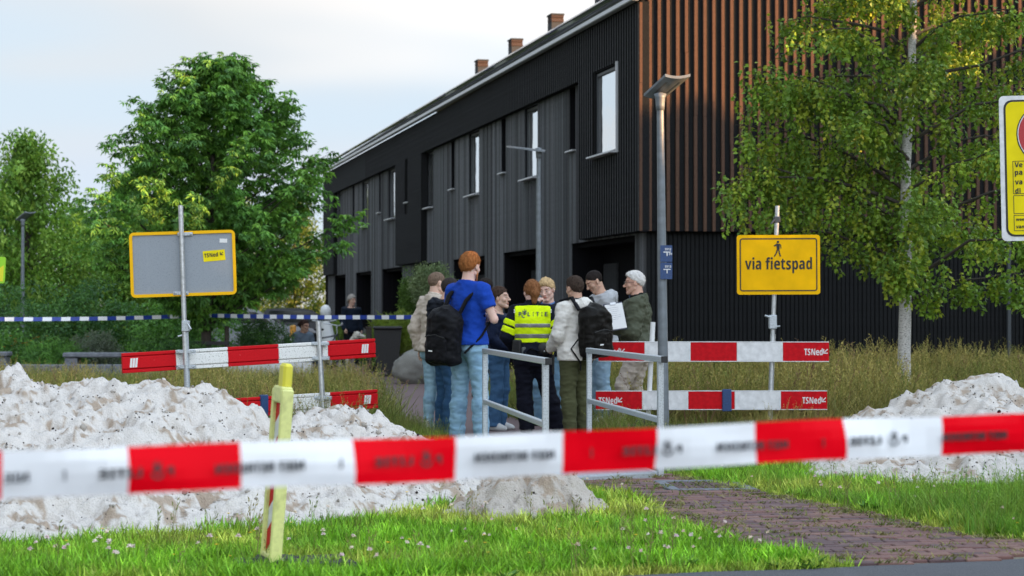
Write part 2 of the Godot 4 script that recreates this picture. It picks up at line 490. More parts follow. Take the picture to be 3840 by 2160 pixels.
# ---------------------------------------------------------------- sand heaps
# peaks: x, z, height, slope towards the camera, slope elsewhere
var HEAP_A := [[-3.62, -14.1, 0.87, 0.32, 0.55], [-2.95, -14.0, 0.86, 0.33, 0.5], [-2.55, -14.1, 0.79, 0.33, 0.5], [-2.16, -14.2, 0.75, 0.36, 0.62], [-1.75, -14.4, 0.46, 0.28, 0.5], [-1.42, -15.4, 0.60, 0.26, 0.55], [-1.05, -15.4, 0.46, 0.24, 0.5], [-0.80, -15.2, 0.30, 0.24, 0.62], [-4.4, -13.6, 0.9, 0.33, 0.5], [-5.2, -13.6, 0.8, 0.33, 0.5]]
var HEAP_B := [[0.06, -13.2, 0.30, 0.55, 0.62], [0.12, -13.15, 0.29, 0.55, 0.58]]
var HEAP_C := [[3.9, -17.6, 0.70, 0.42, 0.5], [4.35, -17.7, 0.71, 0.42, 0.5], [5.1, -17.6, 0.66, 0.42, 0.5], [3.45, -17.4, 0.5, 0.42, 0.55], [3.25, -16.7, 0.30, 0.30, 0.5], [3.9, -16.6, 0.42, 0.34, 0.5], [4.7, -16.6, 0.45, 0.34, 0.5], [2.95, -16.0, 0.22, 0.3, 0.4], [3.5, -15.8, 0.27, 0.32, 0.4], [4.1, -15.7, 0.30, 0.32, 0.4]]

func heap(list: Array, x: float, z: float, fine := true) -> float:
	var s := 0.0
	for p in list:
		var dz: float = z - p[1]
		var sl: float = lerpf(p[4], p[3], clampf(dz / maxf(0.2, sqrt(dz * dz + (x - p[0]) * (x - p[0]))), 0.0, 1.0))
		var d := sqrt(dz * dz + (x - p[0]) * (x - p[0]) + 0.012)
		var h: float = p[2] - sl * (d - 0.11)
		s += exp(minf(h, 1.2) * 22.0)
	var h := log(maxf(s, 1e-9)) / 22.0
	var edge := clampf((h + 0.05) / 0.15, 0.0, 1.0)
	h += sand_noise.get_noise_2d(x * 0.9, z * 0.9) * 0.12 * edge
	if fine and h > -0.1:
		var a := sand_noise.get_noise_2d(x * 3.1 + 40.0, z * 3.1)
		h += a * 0.05 * edge
		var r := sand_noise.get_noise_2d(x * 4.6 + 9.0, z * 4.6 - 5.0)
		h += (smoothstep(0.2, 0.6, r) * 0.035 - smoothstep(0.25, 0.55, -r) * 0.06) * edge
		var rough := clampf(0.35 + 2.2 * sand_noise.get_noise_2d(x * 1.5 - 8.0, z * 1.5), 0.12, 1.0)
		var q := sand_noise.get_noise_2d(x * 11.0, z * 11.0 + 3.0)
		h += (q * 0.010 + smoothstep(0.15, 0.6, q) * 0.022) * rough * edge
		# lumps of damp sand that did not crumble
		var mask := clampf((sand_noise.get_noise_2d(x * 1.9 + 33.0, z * 1.9 - 60.0) - 0.02) * 4.0, 0.0, 1.0)
		if mask > 0.0:
			var l := lump_noise.get_noise_2d(x + a * 0.05, z + q * 0.05)
			h += smoothstep(0.25, 0.75, -l) * 0.032 * mask * edge
	return h

func sand_at(x: float, z: float) -> float:
	var h := -1.0
	if z < -10.5 and z > -18.0 and x < 0.6: h = maxf(heap(HEAP_A, x, z, false), heap(HEAP_B, x, z, false))
	if x > 1.9 and z < -13.9 and z > -20.5: h = maxf(h, heap(HEAP_C, x, z, false))
	return h

func build_heap(called: String, label: String, list: Array, x0: float, x1: float, z0: float, z1: float, step: float, tint := Color(0.625, 0.595, 0.56)) -> void:
	var t := thing(called, label, "sand heap", Vector3((x0 + x1) * 0.5, 0, (z0 + z1) * 0.5), 0, "heaps of dug up sand")
	var o := t.position
	var nx := int((x1 - x0) / step) + 1
	var nz := int((z1 - z0) / step) + 1
	var hs := PackedFloat32Array()
	hs.resize(nx * nz)
	for j in nz:
		for i in nx:
			hs[j * nx + i] = heap(list, x0 + i * step, z0 + j * step)
	var v := PackedVector3Array(); var c := PackedColorArray(); var n := PackedVector3Array(); var ix := PackedInt32Array()
	var at := PackedInt32Array()
	at.resize(nx * nz)
	at.fill(-1)
	for j in nz:
		for i in nx:
			var h := hs[j * nx + i]
			if h < -0.06: continue
			at[j * nx + i] = v.size()
			var x := x0 + i * step; var z := z0 + j * step
			v.push_back(Vector3(x, maxf(h, -0.02), z) - o)
			var hx := hs[j * nx + mini(i + 1, nx - 1)] - hs[j * nx + maxi(i - 1, 0)]
			var hz := hs[mini(j + 1, nz - 1) * nx + i] - hs[maxi(j - 1, 0) * nx + i]
			n.push_back(Vector3(-hx, 2 * step, -hz).normalized())
			# damp, darker sand where it was dug last, in ragged patches
			var k := sand_noise.get_noise_2d(x * 2.2 - 30.0, z * 2.2 + 12.0)
			var k2 := sand_noise.get_noise_2d(x * 11.0 - 3.0, z * 11.0 + 8.0)
			var damp := clampf((k + k2 * 0.8 - 0.22) * 5.0, 0.0, 1.0)
			c.push_back(tint.lerp(Color(0.37, 0.295, 0.225), damp * 0.9))
	for j in nz - 1:
		for i in nx - 1:
			var a := at[j * nx + i]; var b := at[j * nx + i + 1]; var d := at[(j + 1) * nx + i]; var e := at[(j + 1) * nx + i + 1]
			if a < 0 or b < 0 or d < 0 or e < 0: continue
			for q in [a, b, e, a, e, d]: ix.push_back(q)
	var arr := []
	arr.resize(Mesh.ARRAY_MAX)
	arr[Mesh.ARRAY_VERTEX] = v; arr[Mesh.ARRAY_NORMAL] = n; arr[Mesh.ARRAY_COLOR] = c; arr[Mesh.ARRAY_INDEX] = ix
	var m := ArrayMesh.new()
	m.add_surface_from_arrays(Mesh.PRIMITIVE_TRIANGLES, arr)
	part(t, "sand", m, M.sand)
	# loose clods, peat crumbs and bits of root lying on the sand
	var cm := MB.new()
	cm.blob(Vector3.ZERO, Vector3(1, 0.75, 0.9), 6, 4)
	for i in cm.v.size():
		var w := cm.v[i]
		var q := sin(w.x * 5.0 + 1.0) * 0.16 + sin(w.y * 6.0 + w.z * 5.0) * 0.16
		cm.v[i] = w * (1.0 + q)
	var xs := []; var cs := []
	var count := int((x1 - x0) * (z1 - z0) * 280)
	for i in count:
		var x := rng.randf_range(x0, x1); var z := rng.randf_range(z0, z1)
		if sand_noise.get_noise_2d(x * 2.6 + 70.0, z * 2.6) < rng.randf_range(-0.25, 0.3): continue
		var h := heap(list, x, z)
		if h < 0.01: continue
		var dark := rng.randf() < 0.5
		var s := (rng.randf_range(0.002, 0.008) if dark else rng.randf_range(0.004, 0.014)) * (1.0 + (1.2 if rng.randf() < 0.05 else 0.0))
		xs.push_back(Transform3D(Basis.from_euler(Vector3(rng.randf() * 6, rng.randf() * 6, rng.randf() * 6)).scaled(Vector3.ONE * s), Vector3(x, h + s * 0.25, z) - o))
		cs.push_back(Color(0.06, 0.05, 0.045) * rng.randf_range(0.5, 1.5) if dark else Color(0.58, 0.53, 0.47) * rng.randf_range(0.7, 1.1))
	stuff_copies(t, "crumbs", cm, M.clod, xs, cs)

func build_sand() -> void:
	sand_noise.seed = 11
	sand_noise.frequency = 1.0
	sand_noise.fractal_octaves = 3
	lump_noise.seed = 21
	lump_noise.noise_type = FastNoiseLite.TYPE_CELLULAR
	lump_noise.cellular_return_type = FastNoiseLite.RETURN_DISTANCE
	lump_noise.frequency = 9.0
	lump_noise.fractal_type = FastNoiseLite.FRACTAL_NONE
	build_heap("sand_heap", "long pale sand heap with two humps behind the leaning yellow beacon", HEAP_A, -5.6, 0.1, -17.6, -10.4, 0.018)
	build_heap("sand_heap", "small grey cone of sand on the lawn below the striped tape", HEAP_B, -0.7, 0.85, -14.2, -12.2, 0.012, Color(0.47, 0.43, 0.385))
	build_heap("sand_heap", "pale sand heap in the long grass near the birch", HEAP_C, 1.7, 6.5, -20.0, -14.2, 0.026)
# ---------------------------------------------------------------- dark timber terrace
# own axes: the corner at the origin, the end wall along +x, the long front along -z
const EAVE := 6.69
const RIDGE := 9.3
const RIDGE_X := 4.25
const WIDE := 8.5
const LONG := 44.3
const REC := 0.17

func cut_walls(b: MB, s0: float, s1: float, y0: float, y1: float, holes: Array, x0: float, x1: float) -> void:
	# boxes (in s along -z and y) that leave the holes [sa, sb, ya, yb] free
	var cuts := [s0, s1]
	for h in holes:
		for e in [h[0], h[1]]:
			if e > s0 and e < s1: cuts.push_back(e)
	cuts.sort()
	for i in cuts.size() - 1:
		var a: float = cuts[i]; var z: float = cuts[i + 1]
		if z - a < 0.001: continue
		var mid := (a + z) * 0.5
		var y := y0
		var hs := []
		for h in holes:
			if h[0] < mid and h[1] > mid: hs.push_back([h[2], h[3]])
		hs.sort()
		hs.push_back([y1, y1])
		for h in hs:
			if h[0] - y > 0.01:
				b.box(Vector3((x0 + x1) * 0.5, (y + h[0]) * 0.5, -mid), Vector3(x1 - x0, h[0] - y, z - a))
			y = maxf(y, h[1])

func build_building() -> void:
	var t := thing("terraced_building", "long two storey terrace clad in black stained timber boards and battens", "building", Vector3(2.169, 0, -34.0), 0.2166)
	# openings: [s from, s to, y from, y to, kind]
	var wins := [[1.45, 3.05], [8.35, 9.65], [14.6, 15.95], [20.95, 22.15], [27.6, 28.95], [33.4, 34.75], [40.2, 41.2]]
	var slots := [[5.05, 5.62], [11.55, 12.1], [17.8, 18.35], [24.2, 24.72], [30.5, 31.0], [36.6, 37.2]]
	var doors := [[0.85, 5.45], [8.35, 11.8], [13.95, 18.0], [20.1, 24.2], [26.2, 30.2], [32.6, 36.3], [39.0, 42.2]]
	var blocks := [[0.0, 4.18], [21.95, 26.5], [41.3, LONG]]
	var holes := []
	for w in wins: holes.push_back([w[0], w[1], 4.2, 5.76])
	for w in slots: holes.push_back([w[0], w[1], 4.52, 5.77])
	for d in doors: holes.push_back([d[0], d[1], -0.1, 2.68])
	# --- structural wall with real openings, and what lies behind
	var wall := MB.new()
	cut_walls(wall, 0.17, LONG, 0.0, EAVE - 0.05, holes, REC + 0.03, REC + 0.33)
	wall.box(Vector3(4.9, 3.2, -LONG * 0.5 - 0.1), Vector3(6.6, 6.4, LONG - 0.9))
	wall.box(Vector3(WIDE * 0.5 + 0.1, 3.3, -0.28), Vector3(WIDE - 0.25, 6.6, 0.2))
	wall.box(Vector3(WIDE * 0.5, 3.3, -LONG + 0.1), Vector3(WIDE - 0.2, 6.6, 0.2))
	for s in [4.2, 2.7]:   # floors close the rooms behind the openings
		wall.box(Vector3(1.0, s - 0.06, -LONG * 0.5), Vector3(1.4, 0.1, LONG - 0.7))
	part(t, "wall", wall, M.dark_wall)
	# --- grey weathered boards on the set back front, each with its own tone
	var gb := MB.new()
	var s := 0.2
	while s < LONG - 0.05:
		var w := rng.randf_range(0.085, 0.15)
		var e := minf(s + w - 0.006, LONG)
		var k := rng.randf_range(0.6, 1.3) * (0.6 if rng.randf() < 0.2 else 1.0)
		gb.col = Color(0.160 * k, 0.168 * k, 0.180 * k)
		var hid := false
		for bl in blocks:
			if s > bl[0] + 0.3 and e < bl[1] - 0.3: hid = true
		var out := REC + rng.randf_range(-0.004, 0.012)
		var top := 5.8
		cut_walls(gb, s, e, 0.12, top if not hid else 2.8, holes, out, REC + 0.028)
		s += w
	var gbo := part(t, "board_cladding", gb, M.board_grey)
	gbo.set_meta("kind", "stuff")
	gbo.set_meta("label", "weathered grey vertical boards of the set back front")
	# --- upper band and the three full height blocks: black boards with battens
	var back := MB.new()
	var bholes := []
	bholes.push_back([1.45, 3.05, 4.2, 5.76])
	bholes.push_back([24.2, 24.72, 4.52, 5.8])
	cut_walls(back, 0.0, LONG, 5.77, EAVE - 0.03, [], 0.035, REC + 0.02)
	for bl in blocks:
		cut_walls(back, bl[0], bl[1], 2.74, 5.768, bholes, 0.035, REC + 0.02)
	part(t, "band_boards", back, M.board_black)
	# battens: grey outer face, sides coloured dark to paint in the gaps' shade
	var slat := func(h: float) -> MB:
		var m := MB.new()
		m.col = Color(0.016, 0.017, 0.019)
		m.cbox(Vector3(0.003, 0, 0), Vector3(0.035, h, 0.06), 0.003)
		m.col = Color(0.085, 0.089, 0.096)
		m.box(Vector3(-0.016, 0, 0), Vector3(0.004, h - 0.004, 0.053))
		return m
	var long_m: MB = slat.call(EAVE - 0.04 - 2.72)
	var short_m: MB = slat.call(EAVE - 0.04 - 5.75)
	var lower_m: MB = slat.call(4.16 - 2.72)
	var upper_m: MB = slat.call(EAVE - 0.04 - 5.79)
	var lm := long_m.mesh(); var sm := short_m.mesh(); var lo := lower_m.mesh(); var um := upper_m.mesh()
	var far_b := MB.new()
	var count := 0
	var i := 0
	while i * 0.165 + 0.035 < LONG:
		s = i * 0.165 + 0.035
		i += 1
		var full := false
		for bl in blocks:
			if s >= bl[0] and s <= bl[1] - 0.02: full = true
		var cut := false
		for h in bholes:
			if s > h[0] - 0.02 and s < h[1] + 0.02: cut = true
		var x := 0.0175
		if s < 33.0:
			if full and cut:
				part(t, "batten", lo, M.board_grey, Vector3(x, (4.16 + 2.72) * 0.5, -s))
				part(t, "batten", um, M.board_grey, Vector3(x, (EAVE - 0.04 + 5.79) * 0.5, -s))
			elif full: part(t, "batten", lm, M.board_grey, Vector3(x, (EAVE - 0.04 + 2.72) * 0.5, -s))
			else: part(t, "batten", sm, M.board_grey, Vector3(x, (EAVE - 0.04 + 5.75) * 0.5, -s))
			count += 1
		else:
			var y0 := 2.72 if full else 5.75
			far_b.col = Color(0.06, 0.063, 0.068)
			far_b.box(Vector3(x, (EAVE - 0.04 + y0) * 0.5, -s), Vector3(0.035, EAVE - 0.04 - y0, 0.062))
	part(t, "far_battens", far_b, M.board_grey).set_meta("kind", "stuff")
	# --- end wall: upper board and batten, lower narrow boards
	var gback := MB.new()
	var prof := PackedVector2Array([Vector2(0.0, 2.74), Vector2(WIDE, 2.74), Vector2(WIDE, EAVE - 0.05), Vector2(RIDGE_X, RIDGE - 0.05), Vector2(0, EAVE - 0.05)])
	gback.prism(prof, -0.18, -0.045)
	part(t, "end_boards", gback, M.board_black)
	for k in 52:
		var x := 0.04 + k * 0.164
		var top := EAVE - 0.07 + (x * (RIDGE - EAVE) / RIDGE_X if x < RIDGE_X else (WIDE - x) * (RIDGE - EAVE) / (WIDE - RIDGE_X))
		# two lengths butted at a height of their own
		var j := rng.randf_range(4.2, 6.0)
		var wdt := 0.058 + rng.randf_range(-0.003, 0.004)
		for seg in [[2.72, j - 0.002], [j + 0.002, top]]:
			var bm := MB.new()
			bm.cbox(Vector3.ZERO, Vector3(wdt, seg[1] - seg[0], 0.045), 0.004)
			part(t, "batten_wide", bm, M.batten, Vector3(x + rng.randfn(0, 0.002), (seg[0] + seg[1]) * 0.5, -0.0225 + rng.randf_range(-0.003, 0.003)))
	var nb := MB.new(); nb.cbox(Vector3.ZERO, Vector3(0.066, 2.72, 0.03), 0.005)
	var nbm := nb.mesh()
	for k in 104:
		var x := 0.22 + k * 0.079
		if x > WIDE: break
		part(t, "cladding_board", nbm, M.board_black, Vector3(x, 1.36, -0.155 + rng.randf_range(-0.005, 0.005)))
	# dark post where the end wall meets a side gate
	var gp := MB.new(); gp.cbox(Vector3(6.9, 1.35, -0.09), Vector3(0.07, 2.7, 0.07), 0.008)
	part(t, "corner_post", gp, M.frame_dark)
	# under side of the overhang
	var so := MB.new()
	for bl in blocks: so.box(Vector3(0.10, 2.725, -(bl[0] + bl[1]) * 0.5), Vector3(0.16, 0.03, bl[1] - bl[0]))
	so.box(Vector3(WIDE * 0.5, 2.73, -0.1), Vector3(WIDE, 0.02, 0.13))
	part(t, "soffit", so, M.dark_wall)
	# --- windows
	for k in wins.size():
		var w: Array = wins[k]
		var on_block: bool = k == 0
		var fx := (0.10 if on_block else REC + 0.10)
		var win := Node3D.new(); win.name = "window"; t.add_child(win, true)
		var fm := MB.new()
		var c: float = -(w[0] + w[1]) * 0.5
		var wd: float = w[1] - w[0]
		for sgn in [-1, 1]:
			fm.cbox(Vector3(fx, 4.98, c + sgn * (wd * 0.5 - 0.03)), Vector3(0.07, 1.55, 0.058), 0.005)
			fm.cbox(Vector3(fx, 4.98 + sgn * 0.745, c), Vector3(0.068, 0.058, wd - 0.12), 0.005)
		part(win, "frame", fm, M.frame_dark)
		var pm := MB.new(); pm.box(Vector3(fx + 0.01, 4.98, c), Vector3(0.02, 1.43, wd - 0.118))
		part(win, "pane", pm, M.pane)
		var si := MB.new(); si.cbox(Vector3(fx - 0.115, 4.19, c), Vector3(0.24, 0.035, wd + 0.06), 0.006)
		part(win, "sill", si, M.alu)
	# the near window's open shutter frame
	var shf := MB.new()
	shf.cbox(Vector3(-0.02, 4.98, -1.33), Vector3(0.05, 1.62, 0.03), 0.005)
	part(t, "shutter_edge", shf, M.alu)
	for k in slots.size():
		var w: Array = slots[k]
		var c: float = -(w[0] + w[1]) * 0.5
		var on_block: bool = k == 3
		var x0 := 0.035 if on_block else REC
		var win := Node3D.new(); win.name = "slot_window"; t.add_child(win, true)
		var pm := MB.new(); pm.box(Vector3(x0 + 0.2, 5.14, c), Vector3(0.02, 1.24, w[1] - w[0] - 0.01))
		part(win, "pane", pm, M.pane_dark if k != 5 else M.white_paint)
		var si := MB.new(); si.cbox(Vector3(x0 - 0.0, 4.505, c), Vector3(0.16, 0.03, w[1] - w[0] + 0.05), 0.005)
		part(win, "sill", si, M.alu)
	# --- porches
	for k in doors.size():
		var d: Array = doors[k]
		var c: float = -(d[0] + d[1]) * 0.5
		var wd: float = d[1] - d[0]
		var x := REC + 0.68
		var po := MB.new()
		po.box(Vector3(REC + 0.50, 1.34, -d[0] - 0.04), Vector3(0.36, 2.7, 0.06))
		po.box(Vector3(REC + 0.50, 1.34, -d[1] + 0.04), Vector3(0.36, 2.7, 0.06))
		po.box(Vector3(x, 1.34, c), Vector3(0.06, 2.68, wd - 0.1))
		part(t, "porch", po, M.dark_wall)
		var door := Node3D.new(); door.name = "door"; t.add_child(door, true)
		var dm := MB.new()
		dm.cbox(Vector3(x - 0.055, 1.15, -d[1] + 0.75), Vector3(0.05, 2.25, 0.95), 0.008)
		for q in 6: dm.cbox(Vector3(x - 0.085, 1.15, -d[1] + 0.36 + q * 0.156), Vector3(0.012, 2.2, 0.14), 0.004)
		part(door, "leaf", dm, M.board_side)
		var hm := MB.new(); hm.tube([Vector3(x - 0.14, 0.85, -d[1] + 1.12), Vector3(x - 0.14, 1.35, -d[1] + 1.12)], [0.016, 0.016], 8)
		part(door, "handle", hm, M.alu)
		var gl := MB.new(); gl.box(Vector3(x - 0.045, 1.3, -d[0] - 0.75), Vector3(0.02, 2.3, 1.1))
		var gw := Node3D.new(); gw.name = "side_window"; t.add_child(gw, true)
		part(gw, "pane", gl, M.pane_dark)
		var gf := MB.new()
		for q in [-0.58, 0.58]: gf.cbox(Vector3(x - 0.06, 1.3, -d[0] - 0.75 + q), Vector3(0.06, 2.4, 0.06), 0.006)
		part(gw, "frame", gf, M.frame_dark)
		var wl := MB.new()
		wl.lathe(Vector3(x - 0.14, 1.75, -d[0] - 1.6), [Vector2(0.0, 0), Vector2(0.06, 0.0), Vector2(0.065, 0.05), Vector2(0.065, 0.2), Vector2(0.0, 0.24)], 10)
		wl.box(Vector3(x - 0.06, 1.86, -d[0] - 1.6), Vector3(0.12, 0.05, 0.05))
		part(t, "wall_lantern", wl, M.black_plastic)
		var nr := MB.new(); nr.tube([Vector3(x - 0.035, 1.62, c - 0.25), Vector3(x - 0.05, 1.62, c - 0.25)], [0.06, 0.06], 12)
		part(t, "number_plate", nr, M.blue_tag if k != 1 else M.alu)
	# --- roof
	var rl := Vector2(RIDGE_X + 0.14, RIDGE - EAVE).length() + 0.05
	var ang := atan2(RIDGE - EAVE, RIDGE_X)
	var rb := Basis(Vector3.BACK, ang)
	var roof := Node3D.new(); roof.name = "roof"; t.add_child(roof)
	var rs := MB.new()
	rs.box(Vector3(RIDGE_X * 0.5 - 0.05, (EAVE + RIDGE) * 0.5 + 0.08, -LONG * 0.5), Vector3(rl, 0.12, LONG + 0.16), rb)
	part(roof, "slope", rs, M.roof_dark)
	var rs2 := MB.new()
	rs2.box(Vector3((RIDGE_X + WIDE) * 0.5 + 0.06, (EAVE + RIDGE) * 0.5 + 0.075, -LONG * 0.5), Vector3(rl, 0.12, LONG + 0.16), Basis(Vector3.BACK, -ang))
	part(roof, "slope", rs2, M.roof_dark)
	var et := MB.new()
	et.cbox(Vector3(-0.085, EAVE + 0.01, -LONG * 0.5), Vector3(0.13, 0.09, LONG + 0.2), 0.015)
	part(roof, "gutter", et, M.alu)
	var vt := MB.new()
	vt.cbox(Vector3(RIDGE_X * 0.5 - 0.05, (EAVE + RIDGE) * 0.5 + 0.06, 0.075), Vector3(rl, 0.14, 0.05), 0.01, rb)
	part(roof, "verge_trim", vt, M.alu)
	var sp := MB.new(); sp.cbox(Vector3.ZERO, Vector3(1.66, 0.035, 0.98), 0.006, rb)
	var spm := sp.mesh()
	for h in 7:
		for r in 2:
			for k in 5:
				var along := 1.0 + r * 1.72
				var p := Vector3(-0.1 + cos(ang) * along - sin(ang) * 0.22, EAVE + sin(ang) * along + cos(ang) * 0.22, -(0.75 + h * 6.28 + k * 1.0))
				part(roof, "solar_panel", spm, M.solar, p)
	var rail := MB.new()
	for r in [0.45, 1.5, 2.2, 3.3]:
		rail.box(Vector3(-0.1 + cos(ang) * r - sin(ang) * 0.175, EAVE + sin(ang) * r + cos(ang) * 0.175, -LONG * 0.5), Vector3(0.04, 0.05, LONG - 0.6), rb)
	part(roof, "mounting_rail", rail, M.alu)
	# --- chimneys: dark rendered below, brick above
	for k in 4:
		var z := -(18.1 + k * 5.4)
		var ch := Node3D.new(); ch.name = "chimney"; t.add_child(ch, true)
		var cx := RIDGE_X
		var c0 := MB.new(); c0.cbox(Vector3(cx, RIDGE + 0.13, z), Vector3(0.36, 0.62, 0.5), 0.006)
		part(ch, "shaft", c0, M.render_dark)
		for r in 3:
			for q in 2:
				var cb := MB.new()
				cb.cbox(Vector3(cx, RIDGE + 0.473 + r * 0.066, z - 0.125 + q * 0.25 + (0.0 if r % 2 else 0.03)), Vector3(0.372, 0.058, 0.23), 0.005)
				part(ch, "brick", cb, M.brick_red)
		var cm := MB.new(); cm.cbox(Vector3(cx, RIDGE + 0.53, z), Vector3(0.35, 0.2, 0.47), 0.004)
		part(ch, "mortar_core", cm, M.concrete)
		var cc := MB.new(); cc.cbox(Vector3(cx, RIDGE + 0.665, z), Vector3(0.41, 0.05, 0.56), 0.008)
		part(ch, "cap", cc, M.render_dark)
# ---------------------------------------------------------------- trees
func leaf(b: MB, base: Vector3, dir: Vector3, nrm: Vector3, l: float, w: float, fold := 0.25) -> void:
	var d := dir.normalized()
	var side := d.cross(nrm).normalized()
	var up := side.cross(d).normalized()
	var mid := base + d * l * 0.45
	var tip := base + d * l - up * l * 0.12
	var a := mid + side * w * 0.5 + up * w * fold
	var c := mid - side * w * 0.5 + up * w * fold
	b.tri(base, a, tip)
	b.tri(base, tip, c)

func rnd_dir() -> Vector3:
	var z := rng.randf_range(-1, 1); var a := rng.randf() * TAU
	var r := sqrt(1 - z * z)
	return Vector3(r * cos(a), z, r * sin(a))

# hanging birch twig: small rhombic leaves on a drooping stalk
func birch_spray() -> MB:
	var b := MB.new()
	b.col = Color(0.5, 0.3, 0.2)
	b.tube([Vector3.ZERO, Vector3(0.05, -0.08, 0), Vector3(0.08, -0.26, 0.01)], [0.0022, 0.0018, 0.001], 3, false)
	for i in 15:
		var t := i / 14.0
		var p := Vector3(0.05 * sin(t * 1.5) * 1.5, -0.26 * t, rng.randf_range(-0.02, 0.02))
		var d := Vector3(rng.randf_range(-1, 1), rng.randf_range(-1.3, 0.0), rng.randf_range(-1, 1)).normalized()
		var k := rng.randf_range(0.75, 1.25)
		b.col = Color(k, k, k * 0.9)
		leaf(b, p + d * 0.018, d, (Vector3.UP * 0.6 + rnd_dir()).normalized(), rng.randf_range(0.052, 0.078), rng.randf_range(0.044, 0.062), 0.12)
	return b

# rosette of long drooping leaves at a shoot's end (cherry)
func cherry_spray() -> MB:
	var b := MB.new()
	b.col = Color(0.6, 0.45, 0.35)
	b.tube([Vector3(-0.12, -0.02, 0), Vector3(0.0, 0.0, 0), Vector3(0.08, 0.02, 0)], [0.004, 0.003, 0.002], 3, false)
	for i in 11:
		var a := TAU * i / 11.0 * 1.618 * 2.0
		var along := rng.randf_range(-0.1, 0.09)
		var d := Vector3(cos(a) * 0.8 + 0.35, rng.randf_range(-1.0, 0.05), sin(a)).normalized()
		var k := rng.randf_range(0.8, 1.2)
		b.col = Color(k, k, k * 0.9)
		leaf(b, Vector3(along, 0, 0), d, Vector3(d.x * 0.5, 1, d.z * 0.5).normalized(), rng.randf_range(0.10, 0.15), rng.randf_range(0.042, 0.058), 0.15)
	return b

# general leafy spray for far foliage
func bush_spray(l: float, w: float, count: int, reach: float) -> MB:
	var b := MB.new()
	for i in count:
		var p := rnd_dir() * reach * sqrt(rng.randf())
		var d := (rnd_dir() + Vector3(0, -0.15, 0)).normalized()
		var k := rng.randf_range(0.7, 1.25)
		b.col = Color(k, k, k * 0.9)
		leaf(b, p, d, (Vector3.UP + rnd_dir() * 0.8).normalized(), l * rng.randf_range(0.7, 1.2), w * rng.randf_range(0.8, 1.2), 0.12)
	return b

func shape_at(prof: Array, h: float) -> float:
	for i in prof.size() - 1:
		if h >= prof[i][0] and h <= prof[i + 1][0]:
			return lerpf(prof[i][1], prof[i + 1][1], (h - prof[i][0]) / (prof[i + 1][0] - prof[i][0]))
	return 0.0

# limbs leave the trunk at many heights, bend over and carry sprays; prof = [[height, radius], ...]
func grow(t: Node3D, trunk: Array, trs: Array, bark: Material, sprays: Array, prof: Array, off: Vector3, limbs: int, per: int, rise: float, droop: float, cols: Array, scatter: float, hang: bool, scl := 1.0) -> void:
	var tm := MB.new()
	tm.tube(trunk, trs, 10)
	part(t, "trunk", tm, bark)
	var bm := MB.new()
	var h0: float = prof[0][0]; var h1: float = prof[-1][0]
	var xs := []; var cs := []
	for q in sprays.size():
		xs.push_back([]); cs.push_back([])
	for i in limbs:
		var f := (i + rng.randf()) / limbs
		var hh := lerpf(h0, h1, f)
		var az := i * 2.399 + rng.randf_range(-0.4, 0.4)
		var r := shape_at(prof, hh) * rng.randf_range(0.72, 1.08)
		if r < 0.05: continue
		var out := Vector3(cos(az), 0, sin(az))
		var start_h := maxf(hh - rise * r, trunk[0].y + 0.6)
		# where the trunk is at that height
		var sp: Vector3 = trunk[-1]
		for k in trunk.size() - 1:
			if start_h >= trunk[k].y and start_h <= trunk[k + 1].y:
				sp = trunk[k].lerp(trunk[k + 1], (start_h - trunk[k].y) / (trunk[k + 1].y - trunk[k].y))
		var tip: Vector3 = off + out * r + Vector3(0, hh, 0)
		var mid := sp.lerp(tip, 0.55) + Vector3(0, droop * r, 0)
		var pts := []
		for k in 6:
			var u := k / 5.0
			pts.push_back(sp.lerp(mid, u).lerp(mid.lerp(tip, u), u) + rnd_dir() * 0.03 * r)
		var lr := 0.008 + 0.012 * r
		bm.tube(pts, [lr, lr * 0.8, lr * 0.6, lr * 0.45, lr * 0.3, lr * 0.12], 5, false)
		var tone := rng.randf_range(0.82, 1.18)
		for k in per:
			var u := 1.0 - pow(rng.randf(), 1.5) * 0.92
			var fi := u * 5.0
			var i0 := mini(int(fi), 4)
			var p: Vector3 = pts[i0].lerp(pts[i0 + 1], fi - i0)
			var spread := scatter * (0.35 + 0.65 * u)
			var jit := rnd_dir() * spread * sqrt(rng.randf())
			if hang: jit.y = jit.y * 0.6 - 0.25 * scatter * rng.randf()
			else: jit.y *= 0.8
			p += jit
			var yaw := atan2(-out.z, out.x) + rng.randf_range(-0.9, 0.9) if not hang else rng.randf() * TAU
			var b := Basis.from_euler(Vector3(rng.randfn(0, 0.25), yaw, rng.randfn(-0.1, 0.3)))
			var which := rng.randi() % sprays.size()
			xs[which].push_back(Transform3D(b.scaled(Vector3.ONE * scl * rng.randf_range(0.8, 1.2)), p))
			var c: Color = cols[rng.randi() % cols.size()]
			var g := tone * rng.randf_range(0.85, 1.15)
			cs[which].push_back(Color(c.r * g, c.g * g, c.b * g))
	part(t, "branches", bm, M.bark if bark == M.bark_birch else bark)
	for q in sprays.size():
		stuff_copies(t, "crown", sprays[q], M.leaf, xs[q], cs[q])

